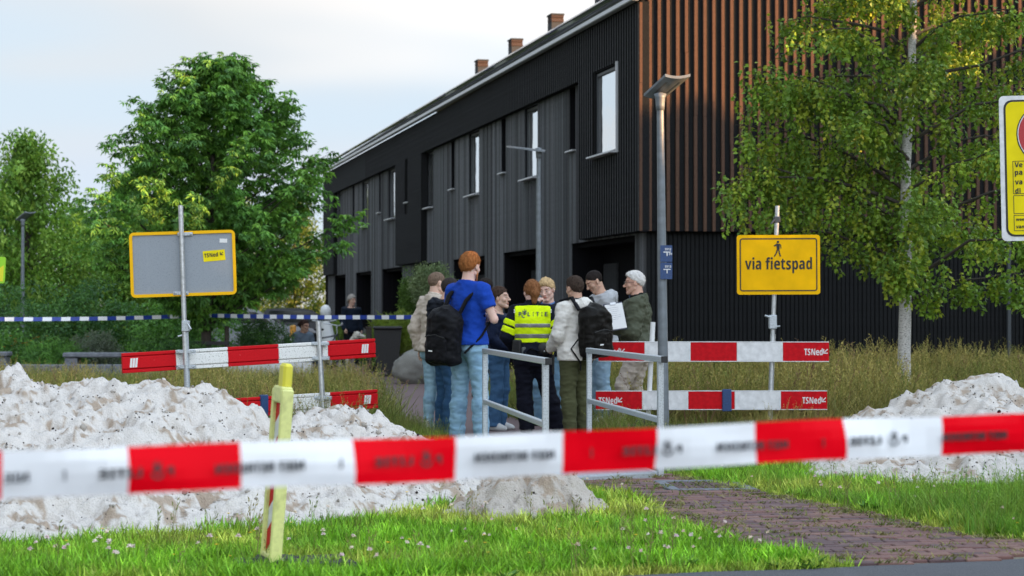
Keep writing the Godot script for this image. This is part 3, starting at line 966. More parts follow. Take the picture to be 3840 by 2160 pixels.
func build_trees() -> void:
	rng.seed = 77
	var bs := [birch_spray().mesh(), birch_spray().mesh(), birch_spray().mesh()]
	var t := thing("birch_tree", "white barked birch with hanging leaves in front of the dark end wall", "tree", Vector3(5.03, 0, -25.5))
	var bcol := [Color(0.146, 0.263, 0.036), Color(0.221, 0.353, 0.041), Color(0.125, 0.227, 0.039), Color(0.325, 0.404, 0.048)]
	grow(t, [Vector3(0, -0.05, 0), Vector3(0.0, 0.8, 0), Vector3(0.03, 2.0, 0), Vector3(0.02, 3.2, 0.02), Vector3(0.1, 4.4, 0.0), Vector3(0.15, 6.0, 0), Vector3(0.1, 8.0, 0.05), Vector3(0.15, 9.4, 0)], [0.1, 0.082, 0.074, 0.066, 0.055, 0.042, 0.025, 0.006], M.bark_birch, bs, [[1.75, 1.3], [2.3, 2.05], [3.0, 2.3], [3.8, 2.0], [5.0, 1.95], [6.5, 1.7], [8.0, 1.0], [9.3, 0.2]], Vector3(0.25, 0, 0), 56, 66, 0.25, 0.22, bcol, 0.34, true)
	# the long low limb that reaches out in front of the wall
	var xs := []; var cs := []; var bm := MB.new()
	for limb in [[Vector3(0.02, 2.7, 0), Vector3(-1.2, 3.25, 0.2), Vector3(-2.35, 2.95, 0.3)], [Vector3(0.02, 2.9, 0), Vector3(-1.0, 3.7, -0.1), Vector3(-2.15, 3.75, -0.1)], [Vector3(0.05, 3.6, 0), Vector3(-0.9, 4.4, 0.3), Vector3(-2.0, 4.4, 0.2)]]:
		var pts := []
		for k in 8:
			var u := k / 7.0
			pts.push_back((limb[0] as Vector3).lerp(limb[1], u).lerp((limb[1] as Vector3).lerp(limb[2], u), u))
		bm.tube(pts, [0.03, 0.026, 0.022, 0.018, 0.014, 0.01, 0.006, 0.003], 5, false)
		for k in 150:
			var u := pow(rng.randf(), 0.7)
			var i0 := mini(int(u * 7.0), 6)
			var p: Vector3 = pts[i0].lerp(pts[i0 + 1], u * 7.0 - i0)
			p += Vector3(rng.randfn(0, 0.16), rng.randf_range(-0.42, 0.16), rng.randfn(0, 0.2))
			xs.push_back(Transform3D(Basis(Vector3.UP, rng.randf() * TAU).scaled(Vector3.ONE * rng.randf_range(0.8, 1.2)), p))
			cs.push_back(bcol[rng.randi() % 4] * rng.randf_range(0.85, 1.2))
	part(t, "limbs", bm, M.bark)
	stuff_copies(t, "crown", bs[0], M.leaf, xs, cs)

	rng.seed = 78
	var ch := [cherry_spray().mesh(), cherry_spray().mesh(), cherry_spray().mesh()]
	t = thing("cherry_tree", "young broad tree with drooping leaves standing in the flower bed behind the grey sign", "tree", Vector3(-6.0, 0, -39.0))
	grow(t, [Vector3(0, -0.05, 0), Vector3(0, 1.0, 0), Vector3(0.05, 2.2, 0), Vector3(0.1, 3.6, 0), Vector3(0.15, 5.2, 0), Vector3(0.2, 6.2, 0)], [0.12, 0.095, 0.08, 0.05, 0.03, 0.006], M.bark, ch, [[1.95, 1.6], [2.25, 2.3], [2.85, 2.6], [3.55, 2.5], [4.3, 2.2], [5.1, 1.75], [5.8, 1.05], [6.3, 0.35]], Vector3(0.25, 0, 0), 120, 56, 0.6, 0.05, [Color(0.125, 0.299, 0.059), Color(0.178, 0.389, 0.077), Color(0.106, 0.247, 0.068), Color(0.231, 0.455, 0.080)], 0.3, false, 1.05)
	# stakes and tie that hold it
	var st := MB.new()
	for s in [-0.42, 0.42]: st.tube([Vector3(s, -0.05, 0.1), Vector3(s, 1.05, 0.1)], [0.045, 0.045], 8)
	part(t, "stake", st, M.bark)
	var ti := MB.new(); ti.box(Vector3(0, 0.72, 0.15), Vector3(0.95, 0.07, 0.02))
	part(t, "tie", ti, M.black_plastic)
	# background trees
	rng.seed = 79
	var fars := [bush_spray(0.13, 0.07, 16, 0.24).mesh(), bush_spray(0.11, 0.06, 16, 0.22).mesh()]
	var yel := [Color(0.162, 0.326, 0.047), Color(0.239, 0.413, 0.071), Color(0.131, 0.261, 0.047), Color(0.283, 0.435, 0.078)]
	var mid := [Color(0.163, 0.377, 0.066), Color(0.212, 0.456, 0.078), Color(0.131, 0.311, 0.066)]
	var gold := [Color(0.13, 0.21, 0.045), Color(0.11, 0.19, 0.04), Color(0.15, 0.23, 0.05)]
	var list := [
		[-12.2, -50.0, 5.6, 2.0, yel, "upright yellow green tree at the frame edge behind the slim lamp post", "tree"],
		[-10.4, -54.0, 4.9, 2.0, mid, "bushy green tree between the yellow green tree and the drooping one", "tree"],
		[-15.0, -58.0, 4.6, 2.4, mid, "dark bushy tree low behind the slim lamp post", "tree"],
		[-9.0, -50.0, 3.9, 1.7, yel, "small light green tree just behind the grey sign", "tree"],
		[-9.2, -84.0, 6.0, 2.0, gold, "sunlit pale green tree at the far end of the terrace", "tree"],
		[-12.4, -88.0, 6.6, 2.4, gold, "sunlit yellow tree far behind the drooping tree", "tree"],
		[-16.5, -92.0, 6.4, 2.6, gold, "far sunlit tree behind the small light green tree", "tree"],
		[-21.0, -96.0, 6.0, 2.8, mid, "far dark tree behind the bushy tree", "tree"]]
	for a in list:
		t = thing("leafy_tree", a[5], a[6], Vector3(a[0], 0, a[1]), 0, "trees behind the flower bed")
		var H: float = a[2]; var R: float = a[3]
		var n_l := 50
		grow(t, [Vector3(0, -0.05, 0), Vector3(0.03, H * 0.3, 0), Vector3(0.0, H * 0.65, 0.05), Vector3(0.05, H * 0.95, 0)], [0.11, 0.08, 0.05, 0.01], M.bark, fars, [[H * 0.08, R * 0.8], [H * 0.3, R], [H * 0.55, R * 0.9], [H * 0.75, R * 0.6], [H * 0.9, R * 0.3], [H, R * 0.1]], Vector3.ZERO, n_l, 26, 0.4, 0.05, a[4], 0.5, false, 1.1)

# the row of trees along the road, out of the picture, through which the low sun comes
func build_offscreen_trees() -> void:
	rng.seed = 80
	var sp := [bush_spray(0.34, 0.2, 22, 0.6).mesh()]
	var i := 0
	var z := 18.0
	while z > -31.0:
		var H := 9.7 + 0.8 * sin(i * 2.1) + 0.6 * sin(i * 5.3)
		if z < -11.0 and z > -20.5: H -= 1.3   # unseen row made lower here so the sun reaches the birch crown
		var t := thing("roadside_tree", "tall leafy roadside tree outside the picture", "tree", Vector3(30.0 + 1.6 * sin(i * 1.7), 0, z), 0, "roadside trees outside the picture")
		var R := 2.9
		grow(t, [Vector3(0, -0.05, 0), Vector3(0.03, H * 0.3, 0), Vector3(0.0, H * 0.65, 0.05), Vector3(0.05, H * 0.95, 0)], [0.2, 0.16, 0.1, 0.02], M.bark, sp, [[0.4, R * 0.7], [2.0, R], [H * 0.5, R], [H * 0.75, R * 0.8], [H * 0.9, R * 0.5], [H, R * 0.25]], Vector3.ZERO, 60, 24, 0.3, 0.05, [Color(0.05, 0.10, 0.03), Color(0.06, 0.12, 0.03)], 0.8, false, 1.0)
		z -= 3.4
		i += 1
# ---------------------------------------------------------------- grass
func tuft(blades: int, l: float, w: float, spread: float, lean: float, heads := 0) -> MB:
	var b := MB.new()
	for i in blades:
		var a := rng.randf() * TAU
		var p := Vector3(cos(a), 0, sin(a)) * spread * sqrt(rng.randf())
		var d := Vector3(rng.randfn(0, lean), 1, rng.randfn(0, lean)).normalized()
		var bend := Vector3(rng.randfn(0, lean), -0.25, rng.randfn(0, lean))
		var len_ := l * rng.randf_range(0.55, 1.15)
		var s := Vector3(cos(a * 3.0 + 1.0), 0, sin(a * 3.0 + 1.0)) * w * 0.5
		var m := p + d * len_ * 0.5
		var t := p + d * len_ + bend * len_ * 0.45
		var k := rng.randf_range(0.55, 1.5)
		b.col = Color(k, k, k * 0.85)
		b.tri(p - s, p + s, m + s * 0.85)
		b.tri(p - s, m + s * 0.85, m - s * 0.85)
		b.tri(m - s * 0.85, m + s * 0.85, t)
	# seed heads on thin stalks
	for i in heads:
		var d := Vector3(rng.randfn(0, lean * 0.7), 1, rng.randfn(0, lean * 0.7)).normalized()
		var len_ := l * rng.randf_range(1.0, 1.5)
		var p := Vector3(rng.randfn(0, spread * 0.6), 0, rng.randfn(0, spread * 0.6))
		var t := p + d * len_ + Vector3(rng.randfn(0, 0.1), -0.03, rng.randfn(0, 0.1)) * len_
		b.col = Color(1.5, 1.25, 0.8)
		b.tube([p, (p + t) * 0.5 + Vector3(0.004, 0, 0), t], [0.0013, 0.0011, 0.0009], 3, false)
		var up := (t - p).normalized()
		for q in 7:
			var o := t - up * (0.11 * q / 7.0) + rnd_dir() * 0.009
			leaf(b, o, (up + rnd_dir() * 0.7).normalized(), rnd_dir(), 0.022, 0.006, 0.1)
	return b

func keep_off(x: float, z: float) -> bool:
	if z > road_edge(x) - 0.02: return true
	if inside(x, z, PATH) or inside(x, z, PLAZA): return true
	if z < -15.3 and z > -19.6 and x > -0.32 + (z + 19.4) * 0.0 and x < 1.25 and x > 0.27 - (-z - 15.4) * 0.134: return true
	return false

func build_grass() -> void:
	rng.seed = 91
	var pn := FastNoiseLite.new()
	pn.seed = 4; pn.frequency = 0.6; pn.fractal_octaves = 3
	var lawn := []; var meadow := []
	for k in 3:
		lawn.push_back(tuft(9, 0.105, 0.0075, 0.055, 0.36).mesh())
		meadow.push_back(tuft(13, 0.34, 0.0075, 0.10, 0.32, 5).mesh())
	var lush := [tuft(16, 0.26, 0.0065, 0.07, 0.28, 1).mesh(), tuft(16, 0.22, 0.0065, 0.08, 0.34, 0).mesh()]
	# short lawn in front
	var xs := [[], [], []]; var cs := [[], [], []]
	for i in 60000:
		var z := -lerpf(9.7, 22.0, pow(rng.randf(), 1.35))
		var half := 0.275 * -z + 0.5
		var x := rng.randf_range(-half, half)
		if keep_off(x, z): continue
		var sd := sand_at(x, z)
		if sd > 0.02 + rng.randf() * 0.05: continue
		if z < -16.5 and x > 1.2: continue
		var n := pn.get_noise_2d(x, z)
		var dry := clampf(n * 1.6 + rng.randfn(0.06, 0.2), 0, 1)
		# trampled dry fringe along path and road
		var fringe := (inside(x - 0.13, z, PATH) or inside(x + 0.13, z, PATH) or z + 0.16 > road_edge(x))
		if fringe: dry = clampf(dry + rng.randf_range(0.25, 0.8), 0, 1)
		var g := Color(0.174, 0.434, 0.032).lerp(Color(0.304, 0.580, 0.042), rng.randf()).lerp(Color(0.632, 0.639, 0.144), dry * 0.75)
		var tone := rng.randf_range(0.5, 1.45) * (1.0 + 0.45 * pn.get_noise_2d(x * 3.0 + 90.0, z * 3.0))
		g = Color(g.r * tone, g.g * tone, g.b * tone)
		var k := rng.randi() % 3
		var s := rng.randf_range(0.55, 1.5) * (0.55 if fringe else 1.0) * (0.85 + 0.6 * maxf(pn.get_noise_2d(x * 1.7 + 20, z * 1.7), 0))
		xs[k].push_back(Transform3D(Basis(Vector3.UP, rng.randf() * TAU).scaled(Vector3(1.1, 1, 1.1) * s), Vector3(x, 0, z)))
		cs[k].push_back(g)
	for k in 3:
		tag(stuff_copies(self, "lawn_grass", lawn[k], M.grass, xs[k], cs[k]), "short green lawn grass along the cycle road and round the sand heaps", "grass")
	# single seed stalks and broad leaved weeds in the lawn
	var stalk := tuft(2, 0.16, 0.004, 0.02, 0.16, 2)
	var weed := MB.new()
	for i in 9:
		var a := TAU * i / 9.0 + rng.randf() * 0.4
		var kk := rng.randf_range(0.8, 1.25)
		weed.col = Color(kk, kk, kk)
		leaf(weed, Vector3.ZERO, Vector3(cos(a), rng.randf_range(0.35, 1.1), sin(a)), Vector3.UP, rng.randf_range(0.08, 0.14), rng.randf_range(0.03, 0.045), 0.15)
	var sx := []; var sc := []; var wx := []; var wc := []
	for i in 800:
		var z := -lerpf(9.9, 17.0, pow(rng.randf(), 1.2))
		var x := rng.randf_range(-0.28, 0.28) * -z
		if keep_off(x, z) or sand_at(x, z) > 0.05 or inside(x + 0.12, z, PATH): continue
		if i % 2 == 0:
			if sand_at(x, z) > 0.02: continue
			wx.push_back(Transform3D(Basis(Vector3.UP, rng.randf() * TAU).scaled(Vector3.ONE * rng.randf_range(0.6, 1.2)), Vector3(x, 0, z)))
			wc.push_back(Color(0.07, 0.19, 0.03).lerp(Color(0.13, 0.26, 0.04), rng.randf()))
		else:
			if pn.get_noise_2d(x * 1.3 + 7, z * 1.3) < -0.05: continue
			sx.push_back(Transform3D(Basis(Vector3.UP, rng.randf() * TAU).scaled(Vector3(1.2, 1, 1.2) * rng.randf_range(0.7, 1.35)), Vector3(x, maxf(sand_at(x, z), 0.0) - 0.01, z)))
			sc.push_back(Color(0.14, 0.2, 0.05).lerp(Color(0.3, 0.25, 0.13), rng.randf()))
	tag(stuff_copies(self, "grass_stalks", stalk, M.grass, sx, sc), "thin grass stalks with seed heads standing above the lawn", "grass")
	tag(stuff_copies(self, "broad_leaf_weeds", weed, M.grass, wx, wc), "broad leaved weeds in the lawn", "weeds")
	# lush taller grass right of the path and round the heaps
	xs = [[], []]; cs = [[], []]
	for i in 15000:
		var x := rng.randf_range(0.9, 5.2); var z := rng.randf_range(-17.5, -10.7)
		if keep_off(x, z) or x < 1.0: continue
		if inside(x - 0.18, z, PATH) and rng.randf() < 0.8: continue
		if x < 1.7 and z > -16.0: continue
		if sand_at(x, z) > 0.02 + rng.randf() * 0.08: continue
		var k := rng.randi() % 2
		var far := clampf((x - 2.0) * 0.5 + pn.get_noise_2d(x * 2, z * 2), 0.15, 1.0)
		var s := rng.randf_range(0.5, 0.9) + far * 0.55
		if z < -13.3 and x < 4.1: s *= 0.55
		if rng.randf() > 0.45 + far * 0.6: continue
		xs[k].push_back(Transform3D(Basis(Vector3.UP, rng.randf() * TAU).scaled(Vector3(1, 1, 1) * s * 0.8), Vector3(x, 0, z)))
		cs[k].push_back(Color(0.087, 0.241, 0.031).lerp(Color(0.212, 0.405, 0.042), rng.randf()).lerp(Color(0.462, 0.459, 0.126), clampf(rng.randfn(0.08, 0.18), 0, 1)))
	for k in 2:
		tag(stuff_copies(self, "verge_grass", lush[k], M.grass, xs[k], cs[k]), "lush tall verge grass beside the brick path and the heap near the birch", "grass")
	# dry summer meadow behind
	xs = [[], [], []]; cs = [[], [], []]
	for i in 36000:
		var z := -lerpf(16.8, 37.5, pow(rng.randf(), 0.9))
		var half := 0.275 * -z + 0.5
		var x := rng.randf_range(-half, half)
		if keep_off(x, z) or sand_at(x, z) > 0.02: continue
		if x > 1.9 + (-34.2 + 0.0 - z) * 0.0 and z < -33.95 - (x - 2.2) * 0.22: continue
		if x < -1.0 and z < -35.0: continue
		if x > -1.0 and x < 2.2 and z < -33.0: continue
		if absf(x) < 0.9 and z > -19.5: continue
		var n := pn.get_noise_2d(x * 0.7, z * 0.5 + 9)
		var dry := clampf(0.44 + n * 1.1 + rng.randfn(0, 0.22), 0, 1)
		if x < 1.4 and x > -1.6 and z > -27: dry *= 0.45
		var g := Color(0.079, 0.159, 0.027).lerp(Color(0.139, 0.207, 0.038), rng.randf()).lerp(Color(0.396, 0.324, 0.124), dry)
		if rng.randf() < 0.04: g = Color(0.30, 0.17, 0.13)
		var k := rng.randi() % 3
		var tone := rng.randf_range(0.55, 1.35)
		g = Color(g.r * tone, g.g * tone, g.b * tone)
		var s := rng.randf_range(0.45, 1.25) * (1.0 + n * 0.7)
		if x > 1.0: s *= 1.22
		if absf(x) < 1.5 and z > -24: s *= 0.5
		if x >= 1.5 and z > -22.0: s *= 0.42
		if x < -1.2 and z > -19.6: s *= 0.75
		if x < -2.0 and z < -30.0: s *= 0.72
		xs[k].push_back(Transform3D(Basis(Vector3.UP, rng.randf() * TAU).scaled(Vector3(1.15, 1, 1.15) * s), Vector3(x, 0, z)))
		cs[k].push_back(g)
	for k in 3:
		tag(stuff_copies(self, "meadow_grass", meadow[k], M.grass, xs[k], cs[k]), "dry tall meadow grass with seed heads between the fences and the building", "grass")
	# clover heads and buttercups
	var cl := MB.new()
	cl.col = Color(0.08, 0.16, 0.03)
	cl.tube([Vector3.ZERO, Vector3(0.005, 0.06, 0), Vector3(0.004, 0.12, 0.003)], [0.0013, 0.0012, 0.0011], 4, false)
	cl.col = Color(0.78, 0.70, 0.66)
	for i in 14:
		var d := rnd_dir(); d.y = absf(d.y) * 0.9 - 0.1
		leaf(cl, Vector3(0.004, 0.122, 0.003), d.normalized(), rnd_dir(), 0.016, 0.009, 0.1)
	var fx := []; var fc := []
	for i in 480:
		var z := -lerpf(9.9, 16.5, pow(rng.randf(), 1.3))
		var x := rng.randf_range(-0.27, 0.27) * -z
		if keep_off(x, z) or sand_at(x, z) > 0.03: continue
		if pn.get_noise_2d(x * 1.6 + 50, z * 1.6) < rng.randf_range(-0.15, 0.2): continue
		fx.push_back(Transform3D(Basis(Vector3.UP, rng.randf() * TAU).scaled(Vector3.ONE * rng.randf_range(0.8, 1.25)), Vector3(x, 0, z)))
		fc.push_back(Color(1, rng.randf_range(0.82, 1), rng.randf_range(0.8, 1)))
	tag(stuff_copies(self, "clover_flowers", cl, vmat(0.8), fx, fc), "white clover flower heads scattered in the lawn", "flowers")
	var bc := MB.new()
	bc.col = Color(0.08, 0.16, 0.03)
	bc.tube([Vector3.ZERO, Vector3(0.004, 0.08, 0), Vector3(-0.004, 0.14, 0.003)], [0.0012, 0.0011, 0.001], 4, false)
	bc.col = Color(0.8, 0.5, 0.01)
	for i in 5:
		var a := TAU * i / 5
		leaf(bc, Vector3(-0.004, 0.14, 0.003), Vector3(cos(a), 0.5, sin(a)), Vector3.UP, 0.014, 0.012, 0.1)
	fx = []; fc = []
	for i in 160:
		var z := -lerpf(9.9, 14.5, pow(rng.randf(), 1.2))
		var x := rng.randf_range(-0.27, 0.27) * -z
		if keep_off(x, z) or sand_at(x, z) > 0.03: continue
		if rng.randf() < 0.55: continue
		fx.push_back(Transform3D(Basis(Vector3.UP, rng.randf() * TAU).scaled(Vector3.ONE * rng.randf_range(0.7, 1.2)), Vector3(x, 0, z)))
		fc.push_back(Color.WHITE)
	tag(stuff_copies(self, "buttercups", bc, vmat(0.6), fx, fc), "small yellow buttercups scattered in the lawn", "flowers")
	# weeds in the joints of the path
	var wd := tuft(10, 0.026, 0.004, 0.03, 0.7)
	fx = []; fc = []
	for i in 2600:
		var x := rng.randf_range(0.4, 3.2); var z := rng.randf_range(-16.2, -10.4)
		if not inside(x, z, PATH) or z > road_edge(x): continue
		var near := not inside(x - 0.16, z, PATH) or not inside(x + 0.16, z, PATH)
		if not near and rng.randf() < 0.72: continue
		fx.push_back(Transform3D(Basis(Vector3.UP, rng.randf() * TAU).scaled(Vector3(2.0, 1.1, 1.0) * rng.randf_range(0.5, 1.5)), Vector3(x, 0.02, z)))
		fc.push_back(Color(0.10, 0.15, 0.03).lerp(Color(0.3, 0.26, 0.12), rng.randf()))
	tag(stuff_copies(self, "joint_weeds", wd, M.grass, fx, fc), "tiny weeds and dry moss in the joints of the brick path", "weeds")
# ---------------------------------------------------------------- street furniture and works
func rrect(w: float, h: float, r: float, n := 4) -> PackedVector2Array:
	var p := PackedVector2Array()
	for q in 4:
		var c := Vector2(w * 0.5 - r, h * 0.5 - r) * Vector2(1 if q in [0, 3] else -1, 1 if q < 2 else -1)
		for i in n + 1:
			var a := PI * 0.5 * (q + float(i) / n)
			p.push_back(c + Vector2(cos(a), sin(a)) * r)
	return p

func ring(b: MB, w: float, h: float, r: float, line: float, z0: float, z1: float, xf := Transform3D()) -> void:
	var o := rrect(w, h, r); var n := rrect(w - 2 * line, h - 2 * line, maxf(r - line, 0.002))
	for i in o.size():
		var k := (i + 1) % o.size()
		var f := func(p: Vector2, z: float) -> Vector3: return xf * Vector3(p.x, p.y, z)
		b.quad(f.call(n[i], z1), f.call(o[i], z1), f.call(o[k], z1), f.call(n[k], z1))
		b.quad(f.call(n[k], z0), f.call(o[k], z0), f.call(o[i], z0), f.call(n[i], z0))
		b.quad(f.call(o[i], z0), f.call(o[k], z0), f.call(o[k], z1), f.call(o[i], z1))
		b.quad(f.call(n[k], z0), f.call(n[i], z0), f.call(n[i], z1), f.call(n[k], z1))

# text scaled to a width; x is its left edge when from_left, else its middle
func letters(parent: Node, called: String, s: String, width: float, m: Material, at: Vector3, b := Basis(), bold := false, from_left := false, tall := 0.0) -> MeshInstance3D:
	var t := text_mesh(s, 0.1, 0.003, bold)
	var bb := t.get_aabb()
	var k := width / bb.size.x
	var ky := k if tall <= 0 else tall / bb.size.y
	var o := part(parent, called, t, m, at, b * Basis.from_scale(Vector3(k, ky, 1)))
	var c := bb.get_center()
	var off := Vector3(-(bb.position.x if from_left else c.x) * k, -c.y * ky, 0)
	o.position = at + b * off
	return o

# the maker's arrow that points down to the left
func arrow_mark(b: MB, s: float, at: Vector3) -> void:
	var xf := Transform3D(Basis.from_scale(Vector3(s, s, 1)), at)
	b.prism(PackedVector2Array([Vector2(0, 0), Vector2(1, 0), Vector2(1, 0.22), Vector2(0, 0.22)]), 0, 0.003, xf)
	b.prism(PackedVector2Array([Vector2(0, 0.24), Vector2(0.22, 0.24), Vector2(0.22, 1), Vector2(0, 1)]), 0, 0.003, xf)
	b.prism(PackedVector2Array([Vector2(0.24, 0.38), Vector2(0.4, 0.24), Vector2(1.05, 0.9), Vector2(0.9, 1.05)]), 0, 0.003, xf)

func plank(t: Node3D, called: String, a: Vector3, e: Vector3, h: float, red: Material, white: Material, ribs: bool, mark: String) -> Node3D:
	var dir := (e - a).normalized()
	var b := Basis(dir, dir.cross(Vector3(0, 0, -1).slide(dir).normalized()).normalized(), Vector3.ZERO)
	var up := Vector3.UP.slide(dir).normalized()
	b = Basis(dir, up, dir.cross(up))
	var o := Node3D.new()
	o.name = called
	t.add_child(o, true)
	o.transform = Transform3D(b, (a + e) * 0.5 - t.position)
	var l := (e - a).length()
	for k in 5:
		var w := l / 5.0
		var m := MB.new()
		var x := -l * 0.5 + (k + 0.5) * w
		if ribs:   # pressed profile: three strips with grooves between
			m.cbox(Vector3(x, 0, 0), Vector3(w - 0.001, h * 0.56, 0.034), 0.004)
			m.cbox(Vector3(x, h * 0.41, -0.002), Vector3(w - 0.001, h * 0.155, 0.034), 0.004)
			m.cbox(Vector3(x, -h * 0.41, -0.002), Vector3(w - 0.001, h * 0.155, 0.034), 0.004)
			m.box(Vector3(x, 0, -0.011), Vector3(w - 0.002, h * 0.9, 0.01))
		else:
			m.cbox(Vector3(x, 0, 0), Vector3(w - 0.001, h - 0.016, 0.03), 0.004)
		part(o, "red_panel" if k % 2 == 0 else "white_panel", m, red if k % 2 == 0 else white)
	var ed := MB.new()
	if not ribs:
		for s in [-1, 1]: ed.cbox(Vector3(0, s * (h * 0.5 - 0.004), 0.0), Vector3(l, 0.008, 0.034), 0.002)
		part(o, "edge_strip", ed, M.foil_white)
	if mark == "name":
		for s in [0, 1]:
			var x0 := (-l * 0.5 + 0.01) if s == 0 else (l * 0.5 - 0.29)
			letters(o, "lettering", "TSNed", 0.2, M.foil_white, Vector3(x0 + 0.02, 0.0, 0.0165), Basis(), true, true, 0.075)
			var am := MB.new(); arrow_mark(am, 0.05, Vector3(x0 + 0.225, -0.02, 0.0155))
			part(o, "arrow_mark", am, M.foil_white)
	else:
		for s in [-1, 1]:
			var am := MB.new()
			for q in 3:
				am.prism(PackedVector2Array([Vector2(0, -0.045), Vector2(0.022, -0.045), Vector2(0.034, 0.045), Vector2(0.012, 0.045)]), 0, 0.003, Transform3D(Basis(), Vector3(s * (l * 0.5 - 0.12) - 0.05 + q * 0.027, 0.0, 0.0155)))
			part(o, "slash_mark", am, M.sticker_white)
	return o

func clamp_band(b: MB, at: Vector3, r: float) -> void:
	b.cbox(at, Vector3(r * 6.0, 0.035, r * 2.0 + 0.012), 0.004)
	for s in [-1, 1]: b.blob(at + Vector3(s * r * 2.3, 0, r + 0.008), Vector3(0.009, 0.009, 0.006), 6, 4)

func build_props() -> void:
	rng.seed = 55
	build_barriers()
	build_lamps()
	build_bridge_and_beacon()
	build_yard()

func build_barriers() -> void:
	# ---- worn barrier with the sign seen from behind
	var o := Vector3(-2.6, 0, -19.95)
	var t := thing("road_barrier", "scuffed red and white plank barrier carrying the grey back of a sign", "barrier", o)
	plank(t, "upper_plank", Vector3(-3.782, 0.841, -19.28), Vector3(-1.427, 0.965, -20.72), 0.2, M.scuffed_red, M.scuffed_white, true, "slash")
	plank(t, "lower_plank", Vector3(-3.745, 0.338, -19.28), Vector3(-1.402, 0.435, -20.72), 0.2, M.scuffed_red, M.scuffed_white, true, "slash")
	var pm := MB.new()
	pm.tube([Vector3(-3.17, 0, -19.53) - o, Vector3(-3.21, 1.17, -19.54) - o], [0.03, 0.03], 12)
	part(t, "post", pm, M.galv)
	pm = MB.new()
	pm.tube([Vector3(-1.915, 0, -20.34) - o, Vector3(-1.981, 1.244, -20.34) - o], [0.027, 0.027], 12)
	part(t, "post", pm, M.steel)
	var cm := MB.new()
	for p in [Vector3(-3.205, 0.95, -19.55), Vector3(-3.2, 0.80, -19.55), Vector3(-1.965, 1.015, -20.355), Vector3(-1.957, 0.865, -20.355), Vector3(-1.935, 0.46, -20.355)]:
		clamp_band(cm, p - o, 0.03)
	part(t, "clamp", cm, M.galv)
	var bt := MB.new(); bt.cbox(Vector3(-2.5, 0.385, -20.035) - o, Vector3(0.085, 0.24, 0.045), 0.006, Basis(Vector3.UP, 0.55))
	part(t, "blue_bracket", bt, M.blue_tag)
	for p in [Vector3(-3.17, 0.06, -19.53), Vector3(-1.915, 0.06, -20.34)]:
		var fm := MB.new()
		fm.cbox(p - o, Vector3(0.8, 0.12, 0.3), 0.03, Basis(Vector3.UP, 0.55))
		fm.cbox(p - o + Vector3(0, 0.08, 0), Vector3(0.25, 0.06, 0.2), 0.02, Basis(Vector3.UP, 0.55))
		part(t, "foot", fm, M.rubber)
	# the sign: its pole stands in the barrier's post
	var so := Vector3(-3.205, 1.17, -19.53)
	t = thing("traffic_sign", "back of a grey sign with yellow rim on a leaning pole above the scuffed barrier", "sign", so)
	pm = MB.new()
	pm.tube([Vector3(0.0, -0.35, 0), Vector3(-0.05, 1.216, 0.02)], [0.024, 0.024], 12)
	part(t, "pole", pm, M.steel)
	cm = MB.new()
	cm.cbox(Vector3(0.0, 0.03, 0.0), Vector3(0.075, 0.11, 0.07), 0.008)
	cm.tube([Vector3(0.02, 0.06, 0.04), Vector3(0.06, 0.0, 0.05)], [0.008, 0.008], 6)
	cm.tube([Vector3(-0.03, -0.06, 0.04), Vector3(-0.07, -0.07, 0.05)], [0.01, 0.01], 6)
	part(t, "coupler", cm, M.galv)
	var rb := Basis(Vector3.BACK, 0.035) * Basis(Vector3.UP, 0.12)
	var plate := Node3D.new(); plate.name = "plate"; t.add_child(plate)
	plate.transform = Transform3D(rb, Vector3(-0.035, 0.645, -0.045))
	var sm := MB.new(); sm.prism(rrect(0.99, 0.6, 0.035), -0.004, 0.0)
	part(plate, "back_sheet", sm, M.sign_back)
	sm = MB.new(); ring(sm, 1.03, 0.64, 0.045, 0.03, -0.012, 0.018)
	part(plate, "rim", sm, M.sign_edge_yellow)
	sm = MB.new()
	for s in [-1, 1]:
		sm.cbox(Vector3(0.03 * s - 0.0, s * 0.29, 0.02), Vector3(0.15, 0.035, 0.012), 0.004)
		for q in [-1, 1]: sm.blob(Vector3(0.03 * s + q * 0.055, s * 0.29, 0.03), Vector3(0.011, 0.011, 0.008), 6, 4)
	part(plate, "bracket", sm, M.galv)
	var st := MB.new(); st.prism(rrect(0.215, 0.105, 0.004), 0.001, 0.004, Transform3D(Basis(Vector3.BACK, 0.06), Vector3(0.305, 0.07, 0)))
	var sk := part(plate, "sticker", st, M.sign_lemon)
	letters(sk, "lettering", "TSNed", 0.135, M.ink, Vector3(0.275, 0.078, 0.0055), Basis(Vector3.BACK, 0.06), true, false, 0.042)
	var am := MB.new(); arrow_mark(am, 0.03, Vector3(0.363, 0.073, 0.0045))
	part(sk, "arrow_mark", am, M.ink)
	st = MB.new(); st.prism(rrect(0.075, 0.04, 0.003), 0.001, 0.003, Transform3D(Basis(Vector3.BACK, -0.06), Vector3(0.40, 0.215, 0)))
	part(plate, "white_sticker", st, M.sticker_white)

	# ---- clean barrier with the yellow sign
	o = Vector3(2.2, 0, -21.6)
	t = thing("road_barrier", "clean red and white plank barrier carrying the yellow detour sign", "barrier", o)
	plank(t, "upper_plank", Vector3(0.933, 0.911, -21.5), Vector3(3.427, 0.908, -21.5), 0.218, M.foil_red, M.foil_white, false, "name")
	plank(t, "lower_plank", Vector3(0.905, 0.383, -21.5), Vector3(3.406, 0.385, -21.5), 0.208, M.foil_red, M.foil_white, false, "name")
	pm = MB.new()
	pm.tube([Vector3(1.465, 0, -21.56) - o, Vector3(1.529, 1.229, -21.56) - o], [0.027, 0.027], 12)
	part(t, "post", pm, M.white_paint)
	pm = MB.new()
	pm.tube([Vector3(2.79, 0, -21.56) - o, Vector3(2.83, 1.1, -21.56) - o], [0.029, 0.029], 12)
	part(t, "post", pm, M.steel)
